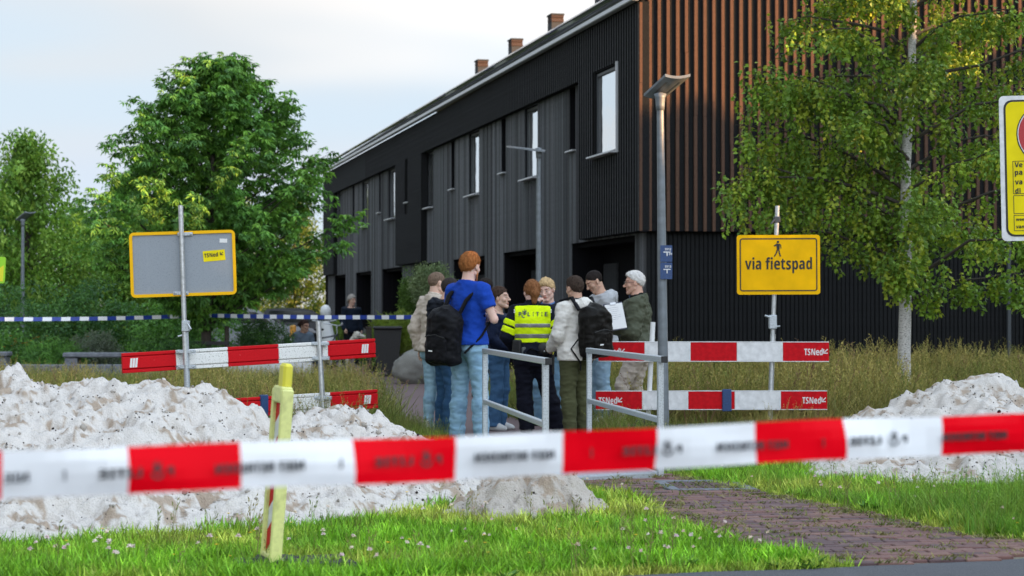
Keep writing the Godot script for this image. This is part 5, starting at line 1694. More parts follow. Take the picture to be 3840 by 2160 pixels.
func build_yard() -> void:
	rng.seed = 61
	# ---- bicycle by the walking woman
	var t := thing("bicycle", "grey city bicycle parked behind the white dog", "bicycle", Vector3(-4.25, 0.006, -45.5), 0.9)
	wheel(t, Vector3(-0.52, 0.34, 0), 0.33, Basis(), 0.02)
	wheel(t, Vector3(0.52, 0.34, 0), 0.33, Basis(), 0.02)
	var b := MB.new()
	b.tube([Vector3(-0.52, 0.34, 0), Vector3(-0.1, 0.32, 0), Vector3(-0.22, 0.85, 0)], [0.018, 0.018, 0.018], 8)
	b.tube([Vector3(-0.1, 0.32, 0), Vector3(0.36, 0.82, 0), Vector3(0.52, 0.34, 0)], [0.02, 0.02, 0.016], 8)
	b.tube([Vector3(-0.2, 0.72, 0), Vector3(0.36, 0.78, 0)], [0.018, 0.018], 8)
	part(t, "frame", b, M.lamp_dark)
	b = MB.new()
	b.tube([Vector3(0.36, 0.8, 0), Vector3(0.34, 1.02, 0)], [0.015, 0.015], 8)
	b.tube([Vector3(0.2, 1.06, -0.3), Vector3(0.36, 1.03, -0.18), Vector3(0.38, 1.0, 0), Vector3(0.36, 1.03, 0.18), Vector3(0.2, 1.06, 0.3)], [0.014, 0.014, 0.014, 0.014, 0.018], 8)
	part(t, "handlebar", b, M.alu)
	b = MB.new(); b.blob(Vector3(-0.24, 0.92, 0), Vector3(0.14, 0.04, 0.09), 10, 6)
	part(t, "saddle", b, M.black_plastic)
	# ---- white scooter
	t = thing("motor_scooter", "white motor scooter parked behind the seated person", "scooter", Vector3(-4.6, 0.006, -46.6), -0.9)
	wheel(t, Vector3(-0.6, 0.22, 0), 0.19, Basis(), 0.05)
	wheel(t, Vector3(0.62, 0.22, 0), 0.19, Basis(), 0.05)
	b = MB.new()
	b.tube([Vector3(0.62, 0.38, 0), Vector3(0.52, 0.65, 0), Vector3(0.42, 0.95, 0), Vector3(0.38, 1.08, 0)], [0.10, 0.17, 0.15, 0.10], 14, true, 1.2)
	b.tube([Vector3(0.45, 0.3, 0), Vector3(0.1, 0.26, 0), Vector3(-0.2, 0.42, 0), Vector3(-0.55, 0.55, 0), Vector3(-0.78, 0.6, 0)], [0.14, 0.14, 0.19, 0.2, 0.08], 14, true, 0.9)
	part(t, "body", b, M.white_paint)
	b = MB.new(); b.tube([Vector3(-0.05, 0.72, 0), Vector3(-0.4, 0.76, 0), Vector3(-0.72, 0.76, 0)], [0.11, 0.14, 0.08], 12)
	part(t, "seat", b, M.black_plastic)
	b = MB.new()
	b.tube([Vector3(0.36, 1.12, -0.33), Vector3(0.4, 1.08, 0), Vector3(0.36, 1.12, 0.33)], [0.018, 0.02, 0.018], 8)
	part(t, "handlebar", b, M.alu)
	b = MB.new(); b.blob(Vector3(0.42, 1.32, 0), Vector3(0.13, 0.17, 0.13), 14, 8)
	part(t, "helmet", b, M.white_paint)
	# ---- dark bins
	for a in [[-2.58, -41.2, "dark wheeled bin beside the bamboo", 0.1]]:
		t = thing("wheeled_bin", a[2], "bin", Vector3(a[0], 0.006, a[1]), a[3], "wheeled bins")
		b = MB.new()
		b.prism(PackedVector2Array([Vector2(-0.22, 0.08), Vector2(0.2, 0.08), Vector2(0.28, 0.95), Vector2(-0.28, 0.95)]), -0.28, 0.28)
		part(t, "body", b, M.black_plastic)
		b = MB.new(); b.cbox(Vector3(0, 0.99, 0.01), Vector3(0.6, 0.07, 0.62), 0.025)
		part(t, "lid", b, M.black_plastic)
		for s in [-1, 1]: wheel(t, Vector3(s * 0.25, 0.1, -0.28), 0.08, Basis(Vector3.UP, PI * 0.5), 0.022)
	t = thing("wooden_post", "short wooden post beside the dark wheeled bin", "post", Vector3(-2.95, 0.0, -41.0))
	b = MB.new(); b.cbox(Vector3(0, 0.5, 0), Vector3(0.11, 1.0, 0.11), 0.01)
	b.cbox(Vector3(0, 1.01, 0), Vector3(0.13, 0.03, 0.13), 0.008)
	part(t, "timber", b, M.bark)
	# ---- cars far behind the bed
	for a in [[-8.2, -62.0, "silver car parked far behind the dense dark shrub", lin(0.36, 0.38, 0.42), 0.15], [-6.9, -66.0, "dark grey car parked at the far end of the yard", lin(0.05, 0.055, 0.065), 0.1]]:
		t = thing("parked_car", a[2], "car", Vector3(a[0], 0, a[1]), a[4], "cars parked far behind")
		var paint := mat(a[3], 0.25, 0.3); paint.clearcoat_enabled = true; paint.clearcoat = 0.8
		b = MB.new()
		b.prism(PackedVector2Array([Vector2(-2.1, 0.3), Vector2(2.1, 0.3), Vector2(2.15, 0.62), Vector2(1.95, 0.8), Vector2(1.0, 0.92), Vector2(-1.7, 0.95), Vector2(-2.1, 0.85)]), -0.82, 0.82)
		b.prism(PackedVector2Array([Vector2(-1.65, 0.94), Vector2(0.95, 0.92), Vector2(0.25, 1.38), Vector2(-0.2, 1.45), Vector2(-1.2, 1.42)]), -0.68, 0.68)
		part(t, "body", b, paint)
		for s in [-1, 1]:
			b = MB.new(); b.prism(PackedVector2Array([Vector2(-1.4, 0.98), Vector2(0.7, 0.97), Vector2(0.18, 1.32), Vector2(-1.1, 1.36)]), 0.683, 0.69, Transform3D(Basis(Vector3.UP, 0.0 if s > 0 else PI) * Basis.from_scale(Vector3(s, 1, 1)), Vector3.ZERO))
			part(t, "side_window", b, M.pane_dark)
			for x in [-1.3, 1.35]: wheel(t, Vector3(x, 0.31, s * 0.78), 0.26, Basis(), 0.07)
		b = MB.new(); b.box(Vector3(-2.11, 0.72, 0.6), Vector3(0.03, 0.14, 0.3)); b.box(Vector3(-2.11, 0.72, -0.6), Vector3(0.03, 0.14, 0.3))
		part(t, "tail_light", b, mat(lin(0.5, 0.03, 0.02), 0.3))
	t = thing("amber_post", "short orange and white marker post behind the seated person", "post", Vector3(-5.95, 0, -54.0))
	b = MB.new(); b.tube([Vector3(0, 0, 0), Vector3(0, 0.92, 0)], [0.085, 0.085], 14)
	b.blob(Vector3(0, 0.92, 0), Vector3(0.085, 0.05, 0.085), 14, 6)
	part(t, "shaft", b, mat(lin(0.75, 0.35, 0.06), 0.5))
	b = MB.new(); b.tube([Vector3(0, 0.45, 0), Vector3(0, 0.62, 0)], [0.088, 0.088], 14)
	part(t, "white_band", b, M.foil_white)
# ---------------------------------------------------------------- barrier tapes
func build_tape() -> void:
	# far police tape in blue and white: off the frame, round the tree, to the lamp post
	var t := thing("barrier_tape", "long blue and white striped police tape strung across the planted bed", "tape", Vector3(-6.0, 0, -38.8))
	var o := t.position
	var mb := mat(lin(0.014, 0.045, 0.30), 0.45)
	var mw := mat(lin(0.8, 0.82, 0.86), 0.45)
	var pts := [Vector3(-11.2, 1.23, -36.2), Vector3(-6.0, 1.262, -38.86), Vector3(0.43, 1.275, -33.94)]
	var k := 0
	for leg in 2:
		var a: Vector3 = pts[leg]; var e: Vector3 = pts[leg + 1]
		var l := (e - a).length()
		var n := int(l / 0.175)
		for i in n:
			var u0 := float(i) / n; var u1 := float(i + 1) / n
			var sag := func(u: float) -> Vector3: return a.lerp(e, u) - Vector3(0, (0.05 if leg == 0 else 0.035) * 4 * u * (1 - u), 0)
			var p0: Vector3 = sag.call(u0) - o; var p1: Vector3 = sag.call(u1) - o
			var h := Vector3(0, 0.037, 0)
			var tw := Vector3(0, 0, 0.012) * sin(i * 0.31)
			var b := MB.new()
			b.quad(p0 - h - tw, p1 - h - tw, p1 + h + tw, p0 + h + tw)
			part(t, "blue_stripe" if k % 2 == 0 else "white_stripe", b, mb if k % 2 == 0 else mw)
			k += 1
	# near tape in red and white, seen from its back
	var A := Vector3(-1.10, 1.066, -3.28); var E := Vector3(1.45, 1.092, -4.44)
	t = thing("barrier_tape", "wide red and white police tape stretched across the foreground", "tape", Vector3(0, 0, -3.85))
	o = t.position
	var dir := (E - A).normalized()
	var up := Vector3.UP.slide(dir).normalized()
	var nrm := dir.cross(up)
	var mr := mat(lin(0.84, 0.002, 0.012), 0.3, 0, 0.15); mr.backlight_enabled = true; mr.backlight = lin(0.3, 0.0, 0.0)
	var mwh := mat(lin(0.86, 0.87, 0.89), 0.3); mwh.backlight_enabled = true; mwh.backlight = grey(0.5)
	# where the colours change, as distances along the tape
	var at_x := func(q: float) -> float:   # distance along the tape of the view ray with slope q
		return (A.x + q * A.z) / (-q * dir.z - dir.x)
	var cuts := [0.0]
	for q in [0.5, 32.2, 60.5, 89.0, 114.5, 141.5, 165.0, 190.0, 212.5, 236.7, 260.0]: cuts.push_back(at_x.call((q * 10.0 - 1288.0) / 5000.0))
	cuts.push_back((E - A).length())
	for i in cuts.size() - 1:
		var b := MB.new()
		var n := 6
		for s in n:
			for r in 4:
				var f := func(x: float, y: float) -> Vector3:
					var yy := y * 2.0 - 1.0
					var bow := nrm * (0.007 * (1 - yy * yy) * (0.6 + 0.4 * sin(x * 3.0)) + 0.006 * sin(x * 5.3 + 0.6) * yy + 0.003 * sin(x * 17.0 + yy * 2.0)) + up * (0.0022 * sin(x * 4.1) + 0.0012 * sin(x * 11.0))
					return A + dir * x + up * (yy * 0.041) + bow - o
				var x0 := lerpf(cuts[i], cuts[i + 1], s / 6.0); var x1 := lerpf(cuts[i], cuts[i + 1], (s + 1) / 6.0)
				b.quad(f.call(x0, r / 4.0), f.call(x1, r / 4.0), f.call(x1, (r + 1) / 4.0), f.call(x0, (r + 1) / 4.0))
		part(t, "red_stripe" if i % 2 == 0 else "white_stripe", b, mr if i % 2 == 0 else mwh)
	# print, which shows through mirrored
	var pm := mat(lin(0.03, 0.03, 0.035), 0.5)
	var tb := Basis(-dir, up, -nrm)
	var put := func(called: String, s: String, q: float, w: float) -> void:
		var x: float = at_x.call((q - 1288.0) / 5000.0)
		letters(t, called, s, w, pm, A + dir * x + nrm * 0.0135 - up * 0.002 - o, tb, true, false, 0.0165)
	for q in [[40, 0.03]]: put.call("lettering", "NIE", 40.0, 0.04)
	for q in [160.0, 853.0, 1480.0, 2062.0]: put.call("lettering", "I", q, 0.005)
	for q in [650.0, 1288.0, 1885.0, 2443.0]: put.call("lettering", "NIET BETREDEN", q, 0.165)
	for q in [[300.0, 393.0, 425.0], [985.0, 1067.0, 1097.0], [1600.0, 1672.0, 1700.0], [2168.0, 2240.0, 2266.0]]:
		put.call("lettering", "LITIE", q[0], 0.075)
		put.call("lettering", "P", q[2], 0.011)
		var x: float = at_x.call((q[1] - 1288.0) / 5000.0)
		var b := MB.new()
		flame_emblem(b, Transform3D(tb * Basis.from_scale(Vector3.ONE * 0.034), A + dir * x + nrm * 0.013 - o))
		part(t, "emblem", b, pm)
	# the stakes that hold it, outside the picture
	for p in [A, E]:
		var s := thing("tape_stake", "steel stake of the foreground tape on the side of the " + ("long sand heap" if p == A else "parking sign"), "stake", Vector3(p.x, 0, p.z), 0, "stakes of the foreground tape")
		var b := MB.new(); b.tube([Vector3.ZERO, Vector3(0, 1.2, 0)], [0.012, 0.012], 8)
		part(s, "rod", b, M.steel)
		b = MB.new(); b.tube([Vector3(0, 1.2, 0), Vector3(0, 1.215, 0)], [0.018, 0.014], 8)
		part(s, "cap", b, M.black_plastic)

# the torch and book badge, about one unit high
func flame_emblem(b: MB, xf: Transform3D) -> void:
	var ring_ := PackedVector2Array()
	for i in 13:
		var a := PI + PI * i / 12.0
		ring_.push_back(Vector2(cos(a) * 0.36, sin(a) * 0.36 - 0.1))
	for i in 13:
		var a := TAU - PI * i / 12.0
		ring_.push_back(Vector2(cos(a) * 0.25, sin(a) * 0.25 - 0.1))
	b.prism(ring_, 0, 0.02, xf)
	b.prism(PackedVector2Array([Vector2(-0.26, 0.06), Vector2(0.0, -0.16), Vector2(0.26, 0.06), Vector2(0.2, 0.12), Vector2(0.0, -0.03), Vector2(-0.2, 0.12)]), 0, 0.02, xf)
	b.prism(PackedVector2Array([Vector2(-0.05, 0.0), Vector2(0.05, 0.0), Vector2(0.1, 0.2), Vector2(0.02, 0.6), Vector2(-0.02, 0.3), Vector2(-0.1, 0.2)]), 0, 0.02, xf)
	b.prism(PackedVector2Array([Vector2(0.12, 0.1), Vector2(0.22, 0.2), Vector2(0.2, 0.48), Vector2(0.12, 0.3)]), 0, 0.02, xf)
	b.prism(PackedVector2Array([Vector2(-0.12, 0.1), Vector2(-0.22, 0.2), Vector2(-0.2, 0.44), Vector2(-0.12, 0.3)]), 0, 0.02, xf)
# ---------------------------------------------------------------- smooth bodies from distance fields
class Field:
	var o: Vector3
	var nx: int
	var ny: int
	var nz: int
	var cs: float
	var d := PackedFloat32Array()
	func _init(lo: Vector3, hi: Vector3, cell: float) -> void:
		o = lo; cs = cell
		nx = int((hi.x - lo.x) / cell) + 2; ny = int((hi.y - lo.y) / cell) + 2; nz = int((hi.z - lo.z) / cell) + 2
		d.resize(nx * ny * nz)
		d.fill(1.0)
	# tapered capsule, squeezed across fd by flat, joined smoothly over k
	func cap(a: Vector3, b: Vector3, ra: float, rb: float, k := 0.02, fd := Vector3.ZERO, flat := 1.0) -> void:
		var m := maxf(ra, rb) + k + cs * 1.5
		var x0 := maxi(0, int((minf(a.x, b.x) - m - o.x) / cs)); var x1 := mini(nx - 1, int((maxf(a.x, b.x) + m - o.x) / cs) + 1)
		var y0 := maxi(0, int((minf(a.y, b.y) - m - o.y) / cs)); var y1 := mini(ny - 1, int((maxf(a.y, b.y) + m - o.y) / cs) + 1)
		var z0 := maxi(0, int((minf(a.z, b.z) - m - o.z) / cs)); var z1 := mini(nz - 1, int((maxf(a.z, b.z) + m - o.z) / cs) + 1)
		var ab := b - a
		var l2 := maxf(ab.length_squared(), 1e-8)
		var sq := 1.0 / flat - 1.0
		var dr := rb - ra
		for y in range(y0, y1 + 1):
			for z in range(z0, z1 + 1):
				var i := (y * nz + z) * nx + x0
				var p := Vector3(o.x + x0 * cs, o.y + y * cs, o.z + z * cs) - a
				for x in range(x0, x1 + 1):
					var t := clampf(p.dot(ab) / l2, 0.0, 1.0)
					var q := p - ab * t
					if sq != 0.0: q += fd * (q.dot(fd) * sq)
					var e := q.length() - ra - dr * t
					if sq != 0.0 and e > 0.0: e *= flat
					var c := d[i]
					var h := k - absf(c - e)
					if h > 0.0: d[i] = minf(c, e) - h * h * 0.25 / k
					elif e < c: d[i] = e
					i += 1
					p.x += cs
	func ell(c0: Vector3, r: Vector3, k := 0.02, bs := Basis()) -> void:
		var m := maxf(r.x, maxf(r.y, r.z)) + k + cs * 1.5
		var x0 := maxi(0, int((c0.x - m - o.x) / cs)); var x1 := mini(nx - 1, int((c0.x + m - o.x) / cs) + 1)
		var y0 := maxi(0, int((c0.y - m - o.y) / cs)); var y1 := mini(ny - 1, int((c0.y + m - o.y) / cs) + 1)
		var z0 := maxi(0, int((c0.z - m - o.z) / cs)); var z1 := mini(nz - 1, int((c0.z + m - o.z) / cs) + 1)
		var rm := minf(r.x, minf(r.y, r.z))
		var inv := bs.transposed()
		for y in range(y0, y1 + 1):
			for z in range(z0, z1 + 1):
				var i := (y * nz + z) * nx + x0
				for x in range(x0, x1 + 1):
					var p := inv * (Vector3(o.x + x * cs, o.y + y * cs, o.z + z * cs) - c0)
					var u := p / r
					var l := u.length()
					var w := (u / r).length()
					var e := l * (l - 1.0) / maxf(w, 1e-6)
					var c := d[i]
					var h := k - absf(c - e)
					if h > 0.0: d[i] = minf(c, e) - h * h * 0.25 / k
					elif e < c: d[i] = e
					i += 1
	func rbox(c0: Vector3, half: Vector3, r: float, k := 0.02, bs := Basis()) -> void:
		var inv := bs.transposed()
		var hb := half - Vector3.ONE * r
		for y in ny:
			for z in nz:
				var i := (y * nz + z) * nx
				for x in nx:
					var p := (inv * (Vector3(o.x + x * cs, o.y + y * cs, o.z + z * cs) - c0)).abs() - hb
					var e := Vector3(maxf(p.x, 0), maxf(p.y, 0), maxf(p.z, 0)).length() + minf(maxf(p.x, maxf(p.y, p.z)), 0.0) - r
					var c := d[i]
					var h := k - absf(c - e)
					if h > 0.0: d[i] = minf(c, e) - h * h * 0.25 / k
					elif e < c: d[i] = e
					i += 1
	func carve(c0: Vector3, r: float, k := 0.006) -> void:
		for y in ny:
			for z in nz:
				for x in nx:
					var e := r - (Vector3(o.x + x * cs, o.y + y * cs, o.z + z * cs) - c0).length()
					var i := (y * nz + z) * nx + x
					if e > d[i] - k:
						var h := maxf(k - absf(d[i] - e), 0.0)
						d[i] = maxf(d[i], e) + h * h * 0.25 / k
	# keep only where (p - p0).n < 0
	func cut(p0: Vector3, n: Vector3) -> void:
		var i := 0
		for y in ny:
			for z in nz:
				var base := (Vector3(o.x, o.y + y * cs, o.z + z * cs) - p0).dot(n)
				for x in nx:
					var e := base + x * cs * n.x
					if e > d[i]: d[i] = e
					i += 1
	func rough(f: FastNoiseLite, amp: float, fr: Vector3) -> void:
		var i := 0
		var lim := cs * 2.5 + amp
		for y in ny:
			for z in nz:
				for x in nx:
					if absf(d[i]) < lim:
						d[i] += amp * f.get_noise_3d((o.x + x * cs) * fr.x, (o.y + y * cs) * fr.y, (o.z + z * cs) * fr.z)
					i += 1
	func at(p: Vector3) -> float:
		var x := clampi(int((p.x - o.x) / cs + 0.5), 0, nx - 1); var y := clampi(int((p.y - o.y) / cs + 0.5), 0, ny - 1); var z := clampi(int((p.z - o.z) / cs + 0.5), 0, nz - 1)
		return d[(y * nz + z) * nx + x]
	# first surface met from p along dir
	func hit(p: Vector3, dir: Vector3, far := 0.6) -> Vector3:
		var t := 0.0
		while t < far:
			if at(p + dir * t) < 0.0: return p + dir * t
			t += cs * 0.3
		return p + dir * far
	# surface nets into the builder
	func net(b: MB, xf := Transform3D()) -> void:
		var ids := {}
		var lim := cs * 3.4
		var sx := 1; var sz := nx; var sy := nx * nz
		var offs := [0, sx, sz, sx + sz, sy, sy + sx, sy + sz, sy + sx + sz]
		var flip := xf.basis.determinant() < 0.0
		for y in ny - 1:
			for z in nz - 1:
				var i := (y * nz + z) * nx
				for x in nx - 1:
					var c := d[i]
					if c < lim and c > -lim:
						var v0 := c; var v1 := d[i + sx]; var v2 := d[i + sz]; var v3 := d[i + sx + sz]
						var v4 := d[i + sy]; var v5 := d[i + sy + sx]; var v6 := d[i + sy + sz]; var v7 := d[i + sy + sx + sz]
						var neg := int(v0 < 0) + int(v1 < 0) + int(v2 < 0) + int(v3 < 0) + int(v4 < 0) + int(v5 < 0) + int(v6 < 0) + int(v7 < 0)
						if neg > 0 and neg < 8:
							var s := Vector3.ZERO; var n := 0
							if (v0 < 0) != (v1 < 0): s += Vector3(v0 / (v0 - v1), 0, 0); n += 1
							if (v2 < 0) != (v3 < 0): s += Vector3(v2 / (v2 - v3), 0, 1); n += 1
							if (v4 < 0) != (v5 < 0): s += Vector3(v4 / (v4 - v5), 1, 0); n += 1
							if (v6 < 0) != (v7 < 0): s += Vector3(v6 / (v6 - v7), 1, 1); n += 1
							if (v0 < 0) != (v2 < 0): s += Vector3(0, 0, v0 / (v0 - v2)); n += 1
							if (v1 < 0) != (v3 < 0): s += Vector3(1, 0, v1 / (v1 - v3)); n += 1
							if (v4 < 0) != (v6 < 0): s += Vector3(0, 1, v4 / (v4 - v6)); n += 1
							if (v5 < 0) != (v7 < 0): s += Vector3(1, 1, v5 / (v5 - v7)); n += 1
							if (v0 < 0) != (v4 < 0): s += Vector3(0, v0 / (v0 - v4), 0); n += 1
							if (v1 < 0) != (v5 < 0): s += Vector3(1, v1 / (v1 - v5), 0); n += 1
							if (v2 < 0) != (v6 < 0): s += Vector3(0, v2 / (v2 - v6), 1); n += 1
							if (v3 < 0) != (v7 < 0): s += Vector3(1, v3 / (v3 - v7), 1); n += 1
							s /= n
							var g := Vector3(v1 + v3 + v5 + v7 - v0 - v2 - v4 - v6, v4 + v5 + v6 + v7 - v0 - v1 - v2 - v3, v2 + v3 + v6 + v7 - v0 - v1 - v4 - v5)
							ids[i] = b.v.size()
							b.v.push_back(xf * (o + (Vector3(x, y, z) + s) * cs))
							b.n.push_back((xf.basis * g).normalized())
							b.c.push_back(b.col)
					i += 1
		for i in ids:
			var c := d[i]
			# edges that start at this cell's low corner
			var e := d[i + sx]
			if (c < 0) != (e < 0): _face(b, ids, i, i - sy, i - sy - sz, i - sz, (c < 0) != flip)
			e = d[i + sy]
			if (c < 0) != (e < 0): _face(b, ids, i, i - sz, i - sz - sx, i - sx, (c < 0) != flip)
			e = d[i + sz]
			if (c < 0) != (e < 0): _face(b, ids, i, i - sx, i - sx - sy, i - sy, (c < 0) != flip)
	func _face(b: MB, ids: Dictionary, i0: int, i1: int, i2: int, i3: int, fwd: bool) -> void:
		if not (ids.has(i1) and ids.has(i2) and ids.has(i3)): return
		var a: int = ids[i0]; var e: int = ids[i1]; var f: int = ids[i2]; var g: int = ids[i3]
		if not fwd:
			for q in [a, e, f, a, f, g]: b.ix.push_back(q)
		else:
			for q in [a, f, e, a, g, f]: b.ix.push_back(q)
	func mb() -> MB:
		var b := MB.new()
		net(b)
		return b
# ---------------------------------------------------------------- people
var wrinkle := FastNoiseLite.new()
var crease := FastNoiseLite.new()
var T_head: MB
var T_hand: MB
var T_grip: MB
var T_shoe: MB

# face forward is +z, up is +y; the origin lies in the middle of the skull
func make_head() -> MB:
	var f := Field.new(Vector3(-0.105, -0.15, -0.125), Vector3(0.105, 0.135, 0.135), 0.006)
	f.ell(Vector3(0, 0.03, -0.012), Vector3(0.075, 0.085, 0.094), 0.02)
	f.ell(Vector3(0, -0.035, 0.018), Vector3(0.060, 0.082, 0.070), 0.03)
	for s in [-1.0, 1.0]:
		f.cap(Vector3(s * 0.05, -0.06, 0.0), Vector3(s * 0.016, -0.106, 0.062), 0.020, 0.018, 0.02)
		f.ell(Vector3(s * 0.041, -0.03, 0.056), Vector3(0.024, 0.022, 0.020), 0.015)
	f.cap(Vector3(-0.034, 0.020, 0.076), Vector3(0.034, 0.020, 0.076), 0.013, 0.013, 0.02)
	f.ell(Vector3(0, -0.104, 0.068), Vector3(0.021, 0.017, 0.017), 0.015)
	for s in [-1.0, 1.0]: f.carve(Vector3(s * 0.031, 0.0, 0.105), 0.022, 0.008)
	for s in [-1.0, 1.0]: f.ell(Vector3(s * 0.031, 0.0, 0.076), Vector3(0.0125, 0.0115, 0.0125), 0.003)
	f.cap(Vector3(0, 0.008, 0.087), Vector3(0, -0.036, 0.109), 0.008, 0.0125, 0.01)
	for s in [-1.0, 1.0]: f.ell(Vector3(s * 0.013, -0.039, 0.096), Vector3(0.009, 0.008, 0.010), 0.006)
	f.cap(Vector3(-0.019, -0.066, 0.080), Vector3(0.019, -0.066, 0.080), 0.008, 0.008, 0.008)
	f.cap(Vector3(-0.014, -0.076, 0.080), Vector3(0.014, -0.076, 0.080), 0.008, 0.008, 0.006)
	for s in [-1.0, 1.0]:
		f.ell(Vector3(s * 0.079, -0.006, -0.008), Vector3(0.008, 0.032, 0.019), 0.006, Basis(Vector3.UP, s * 0.35) * Basis(Vector3.RIGHT, -0.2))
	var b := f.mb()
	for i in b.v.size():
		var p := b.v[i]
		var c := Color(1, 1, 1)
		for s in [-1.0, 1.0]:
			if p.distance_to(Vector3(s * 0.031, 0.0, 0.086)) < 0.0105: c = Color(0.75, 0.9, 1.0)
			if p.distance_to(Vector3(s * 0.031, 0.0, 0.090)) < 0.0068: c = Color(0.08, 0.08, 0.08)
		if absf(p.y - 0.026 + absf(absf(p.x) - 0.034) * 0.25) < 0.0055 and absf(absf(p.x) - 0.034) < 0.020 and p.z > 0.05: c = Color(0.34, 0.26, 0.22)
		if absf(p.y + 0.071) < 0.008 and absf(p.x) < 0.024 and p.z > 0.07: c = Color(0.86, 0.55, 0.52)
		if absf(p.y + 0.071) < 0.0028 and absf(p.x) < 0.022 and p.z > 0.07: c = Color(0.5, 0.3, 0.28)
		b.c[i] = c
	return b

# a left hand hanging down from the wrist at the origin: back of the hand to +x, thumb to +z
func make_hand(curl: float) -> MB:
	var f := Field.new(Vector3(-0.07, -0.21, -0.06), Vector3(0.04, 0.035, 0.075), 0.005)
	f.cap(Vector3(0, 0.03, 0), Vector3(0, -0.02, 0), 0.026, 0.027, 0.01, Vector3.RIGHT, 0.75)
	f.cap(Vector3(0, -0.03, 0.012), Vector3(-0.002, -0.085, 0.016), 0.026, 0.027, 0.012, Vector3.RIGHT, 0.55)
	f.cap(Vector3(0, -0.03, -0.012), Vector3(-0.002, -0.08, -0.020), 0.025, 0.022, 0.012, Vector3.RIGHT, 0.55)
	var lens := [0.072, 0.080, 0.074, 0.058]
	for k in 4:
		var z := 0.030 - k * 0.0205
		var p := Vector3(-0.002, -0.088 + absf(k - 1.2) * 0.004, z)
		var a := curl * (0.55 + 0.07 * k)
		var r := 0.0092 - k * 0.0004
		for s in 3:
			var l: float = lens[k] * [0.44, 0.32, 0.24][s]
			var q := p + Vector3(-sin(a), -cos(a), 0.0) * l
			f.cap(p, q, r, r * 0.93, 0.004)
			p = q; r *= 0.93; a += curl * [0.85, 0.7, 0.4][s]
	var th := [Vector3(0, -0.022, 0.026), Vector3(-0.012, -0.052, 0.050), Vector3(-0.022 - curl * 0.012, -0.082, 0.054 - curl * 0.012), Vector3(-0.030 - curl * 0.014, -0.104, 0.050 - curl * 0.02)]
	for s in 3: f.cap(th[s], th[s + 1], [0.015, 0.0118, 0.0105][s], [0.0118, 0.0105, 0.0092][s], 0.006)
	return f.mb()

# toe towards +z, ankle at the origin at 0.085 above the sole
func make_shoe() -> MB:
	var f := Field.new(Vector3(-0.075, -0.10, -0.12), Vector3(0.075, 0.075, 0.225), 0.009)
	f.cap(Vector3(0, 0.05, -0.01), Vector3(0, -0.03, -0.03), 0.05, 0.045, 0.02)
	f.cap(Vector3(0, -0.045, -0.05), Vector3(0, -0.055, 0.14), 0.042, 0.046, 0.03, Vector3.UP, 0.8)
	f.cap(Vector3(0, 0.0, 0.02), Vector3(0, -0.04, 0.11), 0.04, 0.035, 0.03)
	f.cut(Vector3(0, -0.083, 0), Vector3.DOWN)
	f.cut(Vector3(0, 0.06, 0), Vector3.UP)
	return f.mb()

